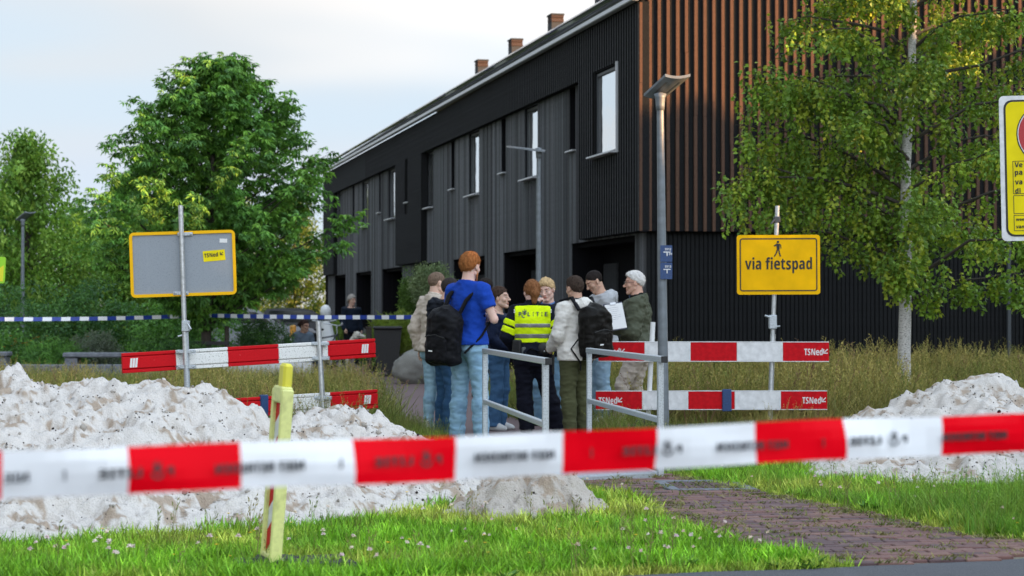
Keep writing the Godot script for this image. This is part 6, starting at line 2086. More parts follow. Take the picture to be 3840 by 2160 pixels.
func hair_mesh(kind: String) -> MB:
	var f := Field.new(Vector3(-0.14, -0.22, -0.19), Vector3(0.14, 0.17, 0.14), 0.0075)
	var thick: float = {"buzz": 0.0035, "short": 0.013, "thick": 0.020, "white": 0.013, "bun": 0.017, "tied": 0.02, "bob": 0.026, "blond": 0.018}[kind]
	f.ell(Vector3(0, 0.032, -0.014), Vector3(0.0765 + thick * (0.35 if kind in ["short", "buzz", "white", "blond"] else 0.65), 0.087 + thick, 0.095 + thick * 0.8), 0.01)
	if kind in ["thick", "white", "short", "blond"]:
		f.ell(Vector3(0, 0.085, 0.02), Vector3(0.062, 0.028 + thick * 0.7, 0.07), 0.03)
	if kind == "blond": f.ell(Vector3(-0.012, 0.11, 0.0), Vector3(0.04, 0.035, 0.05), 0.03)
	if kind in ["bob"]:
		for s in [-1.0, 1.0]: f.cap(Vector3(s * 0.07, 0.03, -0.02), Vector3(s * 0.078, -0.085, -0.025), 0.035, 0.028, 0.03)
		f.cap(Vector3(0, 0.0, -0.08), Vector3(0, -0.10, -0.075), 0.06, 0.05, 0.03)
	var low := 0.735
	# hairline: falls from the forehead over the ears to the nape
	f.cut(Vector3(0, 0.083 if kind == "white" else 0.066, 0.085), Vector3(0, -1, low).normalized())
	if kind in ["buzz", "short", "thick", "white", "blond"]: f.cut(Vector3(0, -0.075, 0), Vector3(0, -1, 0))
	if kind in ["buzz", "short", "thick", "white", "blond"]:
		for s in [-1.0, 1.0]: f.carve(Vector3(s * 0.086, -0.014, 0.0), 0.036, 0.006)
	if kind in ["bun", "tied"]:
		f.cap(Vector3(0, 0.03, -0.10), Vector3(0, 0.02 if kind == "bun" else -0.03, -0.13), 0.03, 0.036 if kind == "bun" else 0.04, 0.02)
		if kind == "tied":
			f.cap(Vector3(0, -0.03, -0.12), Vector3(0.01, -0.11, -0.115), 0.042, 0.03, 0.03)
	wrinkle.frequency = 1.0
	f.rough(wrinkle, {"buzz": 0.003, "short": 0.006, "thick": 0.009, "white": 0.008, "bun": 0.009, "tied": 0.009, "bob": 0.011, "blond": 0.011}[kind], Vector3(34, 26, 34) if kind in ["thick", "white", "short"] else Vector3(40, 12, 22))
	var b := f.mb()
	for i in b.v.size():
		var p := b.v[i]
		var k := 1.0 + (0.35 if kind == "white" else 0.9) * wrinkle.get_noise_3d(p.x * 70, p.y * 22, p.z * 70)
		if kind in ["short", "buzz"] and p.y < 0.0: k *= 0.9
		b.c[i] = Color(k, k, k)
	# loose strands over the mass of hair
	var count: int = {"buzz": 260, "short": 900, "thick": 1300, "white": 1000, "bun": 420, "tied": 480, "bob": 520, "blond": 560}[kind]
	var n0 := b.v.size()
	for i in count:
		var j := rng.randi() % n0
		var p := b.v[j]; var nn := b.n[j]
		if nn.y < -0.75: continue
		var flow := Vector3(p.x * 3.0, -0.55, -0.35 if p.z < 0.03 else 0.25)
		if kind in ["bun", "tied"]: flow = (Vector3(0, 0.02, -0.13) - p)
		if kind == "blond" and p.z > 0.0: flow = Vector3(0.8, -0.3, 0.4)
		var dir := (flow.slide(nn).normalized() + nn * (0.45 if kind in ["thick", "short", "white"] else 0.12) + rnd_dir() * 0.4).normalized()
		var l := rng.randf_range(0.012, 0.024)
		var sd := dir.cross(nn).normalized() * 0.0016
		var kk := rng.randf_range(0.55, 1.7)
		b.col = Color(kk, kk, kk)
		b.tri(p - sd - nn * 0.002, p + sd - nn * 0.002, p + dir * l)
	return b

func cloth(c: Color, rough_ := 0.85, sheen := 0.15, freq := 0.12, seed_ := 70) -> StandardMaterial3D:
	var key := "cloth%s%s" % [c, freq]
	if M.has(key): return M[key]
	var m := grain(mat(c, rough_, 0, 0.18), ntex(freq, seed_, [grey(0.8), grey(1.0), grey(0.9)], 3, 256), Vector3.ONE * 3.0)
	m.rim_enabled = true
	m.rim = sheen
	M[key] = m
	return m

func denim(c: Color) -> StandardMaterial3D:
	var key := "denim%s" % c
	if M.has(key): return M[key]
	var l := c.srgb_to_linear()
	var m := grain(mat(Color.WHITE, 0.9, 0, 0.2), ntex(0.012, 71, [lin(l.r * 0.78, l.g * 0.8, l.b * 0.84), lin(l.r, l.g, l.b), lin(l.r * 1.22, l.g * 1.18, l.b * 1.12), lin(l.r * 0.9, l.g * 0.92, l.b * 0.94)], 4, 256), Vector3.ONE * 2.2)
	M[key] = m
	return m

# joints of a figure 1.78 m tall that faces +z; +x is its left side
func pose() -> Dictionary:
	return {"pelvis": Vector3(0, 0.95, 0), "belly": Vector3(0, 1.09, 0.012), "chest": Vector3(0, 1.30, 0.0), "neck": Vector3(0, 1.475, -0.02), "head": Vector3(0, 1.655, 0.018),
		"sl": Vector3(0.178, 1.425, -0.012), "sr": Vector3(-0.178, 1.425, -0.012), "el": Vector3(0.235, 1.15, -0.03), "er": Vector3(-0.235, 1.15, -0.03), "wl": Vector3(0.245, 0.905, 0.045), "wr": Vector3(-0.245, 0.905, 0.045),
		"hl": Vector3(0.09, 0.93, 0), "hr": Vector3(-0.09, 0.93, 0), "kl": Vector3(0.105, 0.50, 0.02), "kr": Vector3(-0.105, 0.50, 0.02), "al": Vector3(0.11, 0.088, -0.02), "ar": Vector3(-0.11, 0.088, -0.02), "toe_l": 0.2, "toe_r": -0.2}

func upper(f: Field, J: Dictionary, g: float, sleeve: float, w := 1.0, cuff := 0.0, ga := 9.0) -> void:
	var gt := g
	f.ell(J.chest, Vector3(0.155 * w + g, 0.21 + g, 0.108 * w + g), 0.05)
	f.ell(J.belly, Vector3(0.142 * w + g, 0.19 + g, 0.104 * w + g), 0.05)
	f.ell(J.pelvis, Vector3(0.158 * w + g, 0.15 + g, 0.116 * w + g), 0.05)
	f.cap(J.sl + Vector3(-0.03, -0.01, 0), J.sr + Vector3(0.03, -0.01, 0), 0.062 + g, 0.062 + g, 0.05)
	for s in ["l", "r"]:
		f.cap(J["s" + s], J.neck + Vector3(0, 0.015, 0), 0.048 + g, 0.058 + g, 0.04)
		if ga < 1.0: g = ga
		f.cap(J["s" + s], J["e" + s], 0.056 * w + g, 0.046 + g, 0.03)
		if sleeve > 0.6:
			var dw: Vector3 = J["w" + s] - J["e" + s]
			f.cap(J["e" + s], J["e" + s] + dw * 0.96, 0.045 + g, 0.033 + g + cuff, 0.025)
		g = gt

func legs(f: Field, J: Dictionary, g: float, w := 1.0, hem := 0.0) -> void:
	f.ell(J.pelvis, Vector3(0.160 * w + g, 0.14, 0.116 * w + g), 0.04)
	for s in ["l", "r"]:
		var side: float = 1.0 if s == "l" else -1.0
		f.ell(J.pelvis + Vector3(side * 0.075, -0.06, -0.05), Vector3(0.085, 0.09, 0.085) + Vector3.ONE * g, 0.04)
		f.cap(J["h" + s] + Vector3(0, -0.02, 0), J["k" + s], 0.086 * w + g, 0.060 + g, 0.03)
		var c: Vector3 = J["k" + s].lerp(J["a" + s], 0.3) + Vector3(0, 0, -0.012)
		f.cap(J["k" + s], c, 0.058 + g, 0.056 + g + hem * 0.4, 0.03)
		f.cap(c, J["a" + s] + Vector3(0, -0.03, 0), 0.056 + g + hem * 0.4, 0.042 + g + hem, 0.03)

func bounds(J: Dictionary, keys: Array, m: float) -> Array:
	var lo: Vector3 = J[keys[0]]; var hi := lo
	for k in keys:
		lo = lo.min(J[k]); hi = hi.max(J[k])
	return [lo - Vector3.ONE * m, hi + Vector3.ONE * m]

# P: label, at, yaw, tall, joints, skin, hair, hair_color, head (euler), top {...}, legs {...}, shoes
func person(P: Dictionary) -> Dictionary:
	var S: float = P.tall / 1.78
	var cell: float = P.get("cell", 0.014)
	var J := pose()
	for k in P.get("joints", {}): J[k] = P.joints[k]
	for k in J:
		if J[k] is Vector3: J[k] = J[k] * S
	var t := thing("person", P.label, "person", P.at, P.yaw, P.get("group", "people on the yard"))
	var w: float = P.get("wide", 1.0)
	# --- body: one skin surface with head and hands
	var bb := bounds(J, ["pelvis", "chest", "sl", "sr", "el", "er", "wl", "wr", "hl", "hr", "kl", "kr", "al", "ar", "neck"], 0.16)
	var f := Field.new(bb[0], bb[1] + Vector3(0, 0.1, 0), cell * 1.45)
	upper(f, J, -0.026, 1.0, w, 0.0, -0.006 if P.top.get("sleeve", 1.0) < 0.7 else -0.016)
	legs(f, J, -0.024, w)
	var hb := Basis.from_euler(P.get("head", Vector3.ZERO))
	var hs: float = P.get("head_size", 1.0) * 1.04
	var b := MB.new()
	f.net(b)
	var nf := Field.new(J.neck - Vector3.ONE * 0.13, J.head + Vector3.ONE * 0.1, 0.011)
	nf.cap(J.neck + Vector3(0, -0.06, 0), J.neck + Vector3(0, 0.02, 0.0), 0.068 * w, 0.058 * w, 0.03)
	nf.cap(J.neck + Vector3(0, 0.0, 0.0), J.head + hb * Vector3(0, -0.05, -0.02), 0.057 * w, 0.054 * w, 0.03)
	nf.net(b)
	b.add(T_head, Transform3D(hb.scaled(Vector3.ONE * hs), J.head))
	for s in ["l", "r"]:
		var side := 1.0 if s == "l" else -1.0
		var dir: Vector3 = (J["w" + s] - J["e" + s]).normalized()
		var want: Vector3 = P.get("thumb_" + s, Vector3(0, 0.15, 1))
		if P.has("hand_" + s): dir = (P["hand_" + s] as Vector3).normalized()
		var z := want.slide(dir).normalized()
		var y := -dir
		var x := y.cross(z)
		var hx := Basis(x, y, z)
		var tm: MB = T_grip if P.get("grip_" + s, false) else T_hand
		var hbs := hx if s == "l" else Basis(-hx.x, hx.y, hx.z)
		var k0 := b.ix.size()
		b.add(tm, Transform3D(hbs.scaled(Vector3.ONE * 0.98 * S), J["w" + s]))
		if s == "r":
			for i in range(k0, b.ix.size(), 3):
				var q := b.ix[i + 1]; b.ix[i + 1] = b.ix[i + 2]; b.ix[i + 2] = q
	var sm := vmat(0.55, 0.4)
	sm.albedo_color = P.skin
	sm.subsurf_scatter_enabled = true
	sm.subsurf_scatter_strength = 0.12
	part(t, "body", b, sm)
	# --- hair
	var head_xf := Transform3D(hb.scaled(Vector3.ONE * hs), J.head)
	if P.hair != "":
		var hm := hair_mesh(P.hair)
		var hmat := vmat(0.6, 0.15)
		hmat.albedo_color = P.hair_color
		part(t, "hair", hm, hmat, head_xf.origin, head_xf.basis)
	if P.has("beard"):
		var bf := Field.new(Vector3(-0.09, -0.15, -0.05), Vector3(0.09, 0.02, 0.13), 0.006)
		for s in ([-1.0, 1.0] if not P.get("goatee", false) else []):
			bf.cap(Vector3(s * 0.058, -0.02, 0.005), Vector3(s * 0.05, -0.07, 0.02), 0.013, 0.018, 0.01)
			bf.cap(Vector3(s * 0.048, -0.07, 0.02), Vector3(s * 0.012, -0.112, 0.068), 0.02, 0.021, 0.01)
		bf.ell(Vector3(0, -0.106, 0.072), Vector3(0.025, 0.02, 0.018), 0.01)
		bf.rough(wrinkle, 0.004, Vector3.ONE * 60)
		part(t, "beard", bf.mb(), mat(P.beard, 0.8), head_xf.origin, head_xf.basis)
	if P.get("glasses", false):
		var g := MB.new()
		for s in [-1.0, 1.0]:
			var pts := []; var rs := []
			for i in 13:
				pts.push_back(Vector3(s * 0.033 + cos(TAU * i / 12) * 0.024, sin(TAU * i / 12) * 0.016, 0.104)); rs.push_back(0.0022)
			g.tube(pts, rs, 4, false)
			g.tube([Vector3(s * 0.056, 0.006, 0.102), Vector3(s * 0.08, 0.008, 0.04), Vector3(s * 0.084, 0.004, -0.02)], [0.0026, 0.0026, 0.0026], 4)
		g.tube([Vector3(-0.01, 0.004, 0.106), Vector3(0.01, 0.004, 0.106)], [0.002, 0.002], 4)
		part(t, "glasses", g, M.ink, head_xf.origin, head_xf.basis)
	# --- trousers
	wrinkle.frequency = 1.0
	var L: Dictionary = P.legs
	bb = bounds(J, ["pelvis", "hl", "hr", "kl", "kr", "al", "ar"], 0.19)
	f = Field.new(bb[0] + Vector3(0, 0.1, 0), bb[1], cell)
	legs(f, J, L.get("ease", 0.004), w, L.get("hem", 0.012))
	f.rough(wrinkle, L.get("folds", 0.011) * 0.55, Vector3(7, 15, 7))
	f.rough(crease, -L.get("folds", 0.011) * 0.6, Vector3(4, 8.5, 4))
	f.cut(J.pelvis + Vector3(0, 0.09 * S, 0), Vector3.UP)
	if not P.get("sitting", false): f.cut(Vector3(0, 0.05, 0), Vector3.DOWN)
	part(t, "trousers", f.mb(), L.mat)
	# --- shirt or jacket
	var U: Dictionary = P.top
	bb = bounds(J, ["pelvis", "chest", "sl", "sr", "el", "er", "neck"] + (["wl", "wr"] if U.get("sleeve", 1.0) > 0.6 else []), 0.17)
	f = Field.new(bb[0], bb[1], cell)
	upper(f, J, U.get("ease", 0.012), U.get("sleeve", 1.0), w, U.get("cuff", 0.0))
	if U.get("hem", 0.0) < 0.01: f.ell(J.pelvis + Vector3(0, -0.03, -0.01), Vector3(0.172 * w + U.get("ease", 0.012), 0.20, 0.142 * w + U.get("ease", 0.012)), 0.03)
	f.rough(wrinkle, U.get("folds", 0.013) * 0.6, Vector3(7, 11, 7))
	f.rough(crease, -U.get("folds", 0.013) * 0.6, Vector3(4.5, 6.5, 4.5))
	f.cut(Vector3(0, J.pelvis.y + U.get("hem", 0.0), 0), Vector3.DOWN)
	# round neck opening
	f.cut(J.neck + Vector3(0, U.get("neck", 0.035), 0.0), Vector3(0, 1, 0.35).normalized())
	if U.get("sleeve", 1.0) <= 0.6:
		for s in ["l", "r"]:
			# short sleeve: trimmed by rebuilding without what lies past the cuff
			var a: Vector3 = J["s" + s]; var e: Vector3 = J["e" + s]
			var q := a.lerp(e, U.sleeve)
			var ax := (e - a).normalized()
			for y in f.ny:
				for z in f.nz:
					for x in f.nx:
						var p := Vector3(f.o.x + x * f.cs, f.o.y + y * f.cs, f.o.z + z * f.cs)
						var v := (p - q).dot(ax)
						if v > -0.02 and (p - q - ax * v).length() < 0.105:
							var i := (y * f.nz + z) * f.nx + x
							if v > f.d[i]: f.d[i] = v
	part(t, U.get("called", "jacket"), f.mb(), U.mat)
	# --- collar, hood
	if U.has("collar"):
		var cf := Field.new(J.neck - Vector3.ONE * 0.14, J.neck + Vector3.ONE * 0.14, 0.010)
		cf.cap(J.neck + Vector3(0, -0.03, 0), J.neck + Vector3(0, U.get("collar_up", 0.055), 0.004), 0.088, 0.078, 0.02)
		cf.cut(J.neck + Vector3(0, U.get("collar_up", 0.055), 0), Vector3(0, 1, 0.25).normalized())
		cf.rough(wrinkle, 0.008, Vector3(20, 26, 20))
		part(t, "collar", cf.mb(), U.collar)
	if U.has("hood"):
		var hf := Field.new(J.neck + Vector3(-0.2, -0.22, -0.26), J.neck + Vector3(0.2, 0.16, 0.16), 0.011)
		for s in [-1.0, 1.0]:
			hf.cap(J.neck + Vector3(s * 0.02, -0.01, -0.125), J.neck + Vector3(s * 0.115, 0.01, -0.05), 0.062, 0.05, 0.03)
			hf.cap(J.neck + Vector3(s * 0.115, 0.01, -0.05), J.neck + Vector3(s * 0.075, -0.05, 0.085), 0.046, 0.026, 0.03)
		hf.cap(J.neck + Vector3(0, 0.0, -0.12), J.neck + Vector3(0, -0.11, -0.155), 0.075, 0.055, 0.03)
		hf.rough(wrinkle, 0.018, Vector3(13, 15, 13))
		part(t, "hood", hf.mb(), U.hood)
	# --- shoes
	for s in ["l", "r"]:
		part(t, "shoe", T_shoe.mesh(), P.shoes, J["a" + s], Basis(Vector3.UP, J["toe_" + s]).scaled(Vector3.ONE * S))
	return {"t": t, "J": J, "S": S, "f": f, "w": w}

# a garment band: the upper body's shape puffed out and trimmed between planes
func band(R: Dictionary, called: String, m: Material, g: float, planes: Array, cell := 0.012, folds := 0.006) -> Field:
	var J: Dictionary = R.J
	var bb := bounds(J, ["pelvis", "chest", "sl", "sr", "el", "er", "neck"], 0.18)
	var f := Field.new(bb[0], bb[1], cell)
	upper(f, J, g, 0.5, R.w)
	f.rough(wrinkle, folds, Vector3(8, 10, 8))
	for p in planes: f.cut(p[0], p[1])
	part(R.t, called, f.mb(), m)
	return f

func strap(t: Node, called: String, pts: Array, r: float, m: Material, oval := 0.6) -> void:
	var b := MB.new()
	var rs := []
	for p in pts: rs.push_back(r)
	b.tube(pts, rs, 8, true, oval)
	part(t, called, b, m)
# ---------------------------------------------------------------- who stands where
func backpack(label: String, at: Vector3, turn: float, size: Vector3, m: Material, roll := 0.0) -> Node3D:
	var t := thing("backpack", label, "backpack", at, turn, "backpacks")
	if roll != 0.0: t.rotation.z = roll
	var f := Field.new(-size * 0.62, size * 0.62, 0.014)
	f.rbox(Vector3(0, -size.y * 0.05, 0), Vector3(size.x * 0.5, size.y * 0.42, size.z * 0.42), 0.075, 0.03)
	f.ell(Vector3(0, size.y * 0.25, 0.01), Vector3(size.x * 0.44, size.y * 0.24, size.z * 0.4), 0.06)
	f.rough(wrinkle, 0.014, Vector3(6, 9, 6))
	f.rough(crease, -0.012, Vector3(5, 6, 5))
	part(t, "bag", f.mb(), m)
	f = Field.new(Vector3(-size.x * 0.5, -size.y * 0.5, -size.z * 0.62), Vector3(size.x * 0.5, size.y * 0.1, 0.0), 0.014)
	f.rbox(Vector3(0, -size.y * 0.2, -size.z * 0.36), Vector3(size.x * 0.38, size.y * 0.22, size.z * 0.16), 0.04, 0.02)
	f.rough(wrinkle, 0.012, Vector3(11, 12, 11))
	part(t, "front_pocket", f.mb(), m)
	var b := MB.new()
	b.tube([Vector3(-size.x * 0.36, -size.y * 0.02, -size.z * 0.50), Vector3(0, 0.015, -size.z * 0.53), Vector3(size.x * 0.36, -size.y * 0.02, -size.z * 0.50)], [0.006, 0.006, 0.006], 6)
	b.tube([Vector3(-0.05, size.y * 0.42, size.z * 0.2), Vector3(0, size.y * 0.5, size.z * 0.2), Vector3(0.05, size.y * 0.42, size.z * 0.2)], [0.01, 0.01, 0.01], 6)
	part(t, "zip_and_handle", b, M.ink)
	b = MB.new(); b.cbox(Vector3(size.x * 0.12, -size.y * 0.24, -size.z * 0.535), Vector3(0.05, 0.014, 0.004), 0.001)
	part(t, "small_label", b, M.white_paint)
	return t

func build_people() -> void:
	wrinkle.seed = 3
	wrinkle.frequency = 1.0
	wrinkle.fractal_octaves = 2
	crease.seed = 9
	crease.frequency = 1.0
	crease.fractal_type = FastNoiseLite.FRACTAL_RIDGED
	crease.fractal_octaves = 2
	T_head = make_head(); T_hand = make_hand(0.55); T_grip = make_hand(1.15); T_shoe = make_shoe()
	var skin1 := lin(0.56, 0.36, 0.28); var skin2 := lin(0.48, 0.29, 0.21); var skin3 := lin(0.62, 0.40, 0.33)
	var white_shoe := mat(lin(0.6, 0.6, 0.6), 0.6); var dark_shoe := mat(lin(0.02, 0.02, 0.02), 0.5); var brown_shoe := mat(lin(0.09, 0.05, 0.03), 0.6)
	var black_nylon := cloth(lin(0.009, 0.009, 0.011), 0.5, 0.1)
	# 1. man with red hair in a blue T-shirt, arms folded, backpack
	var R := person({"label": "tall red haired man in blue T-shirt with folded arms and his back turned", "at": Vector3(-0.43, 0.0, -19.9), "yaw": PI - 0.72, "tall": 1.93, "wide": 1.14, "skin": skin3, "hair": "thick", "hair_color": lin(0.27, 0.105, 0.035), "beard": lin(0.42, 0.15, 0.05), "head": Vector3(0.05, 0.12, 0), "head_size": 1.06,
		"joints": {"er": Vector3(-0.285, 1.165, 0.03), "wr": Vector3(-0.04, 1.17, 0.215), "el": Vector3(0.285, 1.165, 0.03), "wl": Vector3(-0.10, 1.205, 0.18), "al": Vector3(0.13, 0.088, -0.02), "ar": Vector3(-0.13, 0.088, 0.03), "kl": Vector3(0.115, 0.5, 0.0), "kr": Vector3(-0.115, 0.5, 0.03)},
		"hand_l": Vector3(-0.9, 0.1, -0.25), "thumb_l": Vector3(0, 1, 0.2), "hand_r": Vector3(0.95, 0.15, -0.1), "thumb_r": Vector3(0, 1, 0.2),
		"top": {"called": "t_shirt", "mat": cloth(lin(0.012, 0.055, 0.36), 0.85, 0.25), "sleeve": 0.6, "ease": 0.02, "hem": -0.02, "neck": 0.045, "folds": 0.016},
		"legs": {"mat": denim(lin(0.21, 0.35, 0.48)), "ease": 0.016, "hem": 0.02, "folds": 0.015}, "shoes": white_shoe})
	var bw := Basis(Vector3.UP, PI - 0.72)
	backpack("big black backpack hanging on the back of the red haired man", Vector3(-0.43, 1.10, -19.9) + bw * Vector3(0.06, 0, -0.30), PI - 0.72, Vector3(0.36, 0.62, 0.27), black_nylon, 0.06)
	strap(R.t, "backpack_strap", [Vector3(0.17, 1.28, -0.22), Vector3(0.15, 1.50, -0.135), Vector3(0.13, 1.60, -0.04), Vector3(0.15, 1.50, 0.11), Vector3(0.2, 1.3, 0.14)], 0.034, black_nylon)
	strap(R.t, "backpack_strap", [Vector3(-0.04, 1.28, -0.21), Vector3(-0.1, 1.45, -0.155), Vector3(-0.16, 1.585, -0.04), Vector3(-0.18, 1.46, 0.11), Vector3(-0.22, 1.3, 0.12)], 0.034, black_nylon)
	strap(R.t, "backpack_strap", [Vector3(-0.22, 1.25, 0.08), Vector3(-0.215, 1.1, -0.05), Vector3(-0.11, 0.93, -0.19)], 0.016, black_nylon)
	# 2. man in dark hooded jacket
	person({"label": "man in black hooded jacket and dark jeans behind the black backpack", "at": Vector3(-0.69, 0.0, -21.0), "yaw": PI * 0.5 + 0.45, "tall": 1.71, "wide": 1.1, "skin": skin2, "hair": "buzz", "hair_color": lin(0.035, 0.028, 0.026), "head": Vector3(0.2, -0.1, 0),
		"joints": {"head": Vector3(0, 1.64, 0.05)},
		"top": {"mat": cloth(lin(0.012, 0.014, 0.02), 0.55, 0.1), "ease": 0.026, "hem": -0.08, "hood": cloth(lin(0.012, 0.014, 0.02), 0.55, 0.1), "folds": 0.02},
		"legs": {"mat": denim(lin(0.03, 0.075, 0.15)), "ease": 0.012}, "shoes": dark_shoe})
	# 3. man in beige jacket
	R = person({"label": "man in beige jacket and light jeans at the rim of the group beside the boulder", "at": Vector3(-0.84, 0.0, -22.0), "yaw": PI * 0.5 + 0.75, "wide": 1.12, "tall": 1.78, "skin": skin1, "hair": "buzz", "hair_color": lin(0.16, 0.11, 0.08), "head": Vector3(0.1, -0.25, 0),
		"joints": {"el": Vector3(0.245, 1.16, -0.09), "wl": Vector3(0.25, 0.90, -0.02)},
		"top": {"mat": cloth(lin(0.50, 0.43, 0.36), 0.7, 0.2), "ease": 0.026, "hem": -0.05, "cuff": 0.004, "collar": cloth(lin(0.55, 0.48, 0.4), 0.9, 0.3), "collar_up": 0.07, "folds": 0.022},
		"legs": {"mat": denim(lin(0.24, 0.38, 0.48)), "ease": 0.006, "hem": 0.006}, "shoes": white_shoe, "grip_l": true})
	var ph := MB.new(); ph.cbox(Vector3.ZERO, Vector3(0.012, 0.14, 0.07), 0.004)
	var pt := thing("mobile_phone", "black phone in the hand of the man in beige", "phone", Vector3(-0.84, 0, -22.0) + Basis(Vector3.UP, PI * 0.5 + 0.75) * (R.J.wl + Vector3(-0.035, -0.10, 0.02)), 0.3)
	part(pt, "case", ph, M.black_plastic)
	ph = MB.new(); ph.box(Vector3(0.0065, 0, 0), Vector3(0.001, 0.125, 0.06))
	part(pt, "screen", ph, M.pane_dark)
	# 4. woman in navy
	R = person({"label": "dark haired woman in navy blouse and jeans looking towards the officer", "at": Vector3(-0.15, 0.0, -22.4), "yaw": PI * 0.5 - 0.35, "tall": 1.61, "wide": 0.95, "skin": skin1, "hair": "bun", "hair_color": lin(0.05, 0.03, 0.022), "head": Vector3(-0.12, 0.05, 0), "head_size": 0.98,
		"joints": {"sl": Vector3(0.155, 1.415, -0.01), "sr": Vector3(-0.155, 1.415, -0.01), "el": Vector3(0.21, 1.15, -0.03), "er": Vector3(-0.21, 1.15, -0.03), "wr": Vector3(-0.14, 1.02, 0.17), "wl": Vector3(0.14, 1.02, 0.17)},
		"top": {"called": "blouse", "mat": cloth(lin(0.012, 0.018, 0.045), 0.7, 0.15), "ease": 0.014, "hem": 0.02, "neck": 0.0, "folds": 0.014},
		"legs": {"mat": denim(lin(0.055, 0.125, 0.24)), "ease": 0.008, "hem": 0.02}, "shoes": white_shoe})
	var bl := MB.new()
	for i in 4: bl.blob(R.J.chest + Vector3(0.0, 0.06 - i * 0.1, 0.118), Vector3(0.008, 0.008, 0.005), 6, 4)
	part(R.t, "buttons", bl, M.foil_white)
	band(R, "belt", M.ink, 0.02, [[R.J.pelvis + Vector3(0, 0.085, 0), Vector3.UP], [R.J.pelvis + Vector3(0, 0.05, 0), Vector3.DOWN]])
	# 5. police officer
	var navy := cloth(lin(0.010, 0.012, 0.022), 0.75, 0.1)
	R = person({"label": "police officer in yellow reflective vest seen from behind", "at": Vector3(0.22, 0.0, -21.8), "yaw": PI + 0.06, "tall": 1.67, "wide": 1.16, "skin": skin3, "hair": "tied", "hair_color": lin(0.20, 0.085, 0.035), "head": Vector3(0.12, 0.2, 0), "head_size": 1.0,
		"joints": {"el": Vector3(0.30, 1.14, -0.02), "er": Vector3(-0.30, 1.14, -0.02), "wl": Vector3(0.2, 1.0, 0.17), "wr": Vector3(-0.2, 1.0, 0.17), "kl": Vector3(0.09, 0.5, 0.02), "al": Vector3(0.06, 0.088, -0.02), "kr": Vector3(-0.19, 0.5, 0.03), "ar": Vector3(-0.30, 0.088, 0.0), "toe_r": -0.5},
		"top": {"mat": navy, "ease": 0.024, "hem": -0.03, "collar": navy, "collar_up": 0.075, "folds": 0.014},
		"legs": {"mat": cloth(lin(0.011, 0.012, 0.020), 0.85, 0.1), "ease": 0.022, "hem": 0.02, "folds": 0.016}, "shoes": dark_shoe})
	var J: Dictionary = R.J
	var neon := mat(lin(0.72, 0.93, 0.008), 0.6, 0, 0.2); neon.rim_enabled = true; neon.rim = 0.2
	var grey_tape := mat(lin(0.24, 0.24, 0.25), 0.35, 0.3)
	var vest := [[Vector3(0.196, 0, 0), Vector3(1, 0, 0)], [Vector3(-0.196, 0, 0), Vector3(-1, 0, 0)], [J.pelvis + Vector3(0, 0.11, 0), Vector3.DOWN], [J.neck + Vector3(0, -0.002, 0), Vector3(0, 1, 0.3).normalized()]]
	var vf := band(R, "vest", neon, 0.040, vest, 0.011, 0.007)
	for y in [[1.215, 1.165], [1.10, 1.05]]:
		band(R, "reflective_band", grey_tape, 0.0445, [[Vector3(0.197, 0, 0), Vector3(1, 0, 0)], [Vector3(-0.197, 0, 0), Vector3(-1, 0, 0)], [Vector3(0, y[0], 0), Vector3.UP], [Vector3(0, y[1], 0), Vector3.DOWN]], 0.011, 0.007)
	band(R, "belt", M.black_plastic, 0.034, [[J.pelvis + Vector3(0, 0.085, 0), Vector3.UP], [J.pelvis + Vector3(0, 0.03, 0), Vector3.DOWN]], 0.011, 0.0)
	# sleeve bands
	for s in ["l", "r"]:
		var a: Vector3 = J["s" + s]; var e: Vector3 = J["e" + s]
		var ax := (e - a).normalized()
		for u in [[0.36, 0.58], [0.64, 0.88]]:
			var sf := Field.new(a.min(e) - Vector3.ONE * 0.13, a.max(e) + Vector3.ONE * 0.13, 0.011)
			sf.cap(a, e, 0.097, 0.085, 0.02)
			sf.rough(wrinkle, 0.01, Vector3(12, 14, 12))
			sf.cut(a.lerp(e, u[1]), ax); sf.cut(a.lerp(e, u[0]), -ax)
			part(R.t, "sleeve_band", sf.mb(), neon)
		var sq := MB.new()
		for i in 4: sq.cbox(a + Vector3((0.02 if s == "l" else -0.02), 0, 0) + Vector3((i % 2) * 0.022 - 0.011, (i / 2) * 0.022 + 0.0, -0.095), Vector3(0.017, 0.017, 0.004), 0.001)
		part(R.t, "rank_mark", sq, M.foil_white)
	# lettering on the back, each letter laid on the cloth
	var word := ["P", "", "L", "I", "T", "I", "E"]
	var ink := mat(lin(0.03, 0.05, 0.10), 0.5)
	var wl := MB.new()
	for i in 7:
		var x := 0.140 - i * 0.0475
		var p := vf.hit(Vector3(x, 1.315, -0.4), Vector3(0, 0, 1))
		if word[i] == "":
			flame_emblem(wl, Transform3D(Basis(Vector3.UP, PI).scaled(Vector3(1, 1, 1) * 0.10), p + Vector3(0, 0.003, -0.008)))
			part(R.t, "emblem", wl, ink)
		else:
			letters(R.t, "lettering", word[i], 0.030 if word[i] != "I" else 0.008, ink, p + Vector3(0, 0, -0.008), Basis(Vector3.UP, PI), true, false, 0.046)
	# belt kit
	var kit := MB.new()
	kit.cbox(J.pelvis + Vector3(0.17, 0.05, -0.11), Vector3(0.10, 0.19, 0.07), 0.015, Basis(Vector3.UP, -0.5))
	part(R.t, "radio_pouch", kit, M.black_plastic)
	kit = MB.new(); kit.cbox(J.pelvis + Vector3(0.10, 0.02, -0.155), Vector3(0.05, 0.09, 0.035), 0.01)
	part(R.t, "key_pouch", kit, M.lamp_dark)
	kit = MB.new(); kit.blob(J.pelvis + Vector3(-0.11, 0.04, -0.15), Vector3(0.07, 0.075, 0.045), 12, 8)
	part(R.t, "cuff_pouch", kit, M.black_plastic)
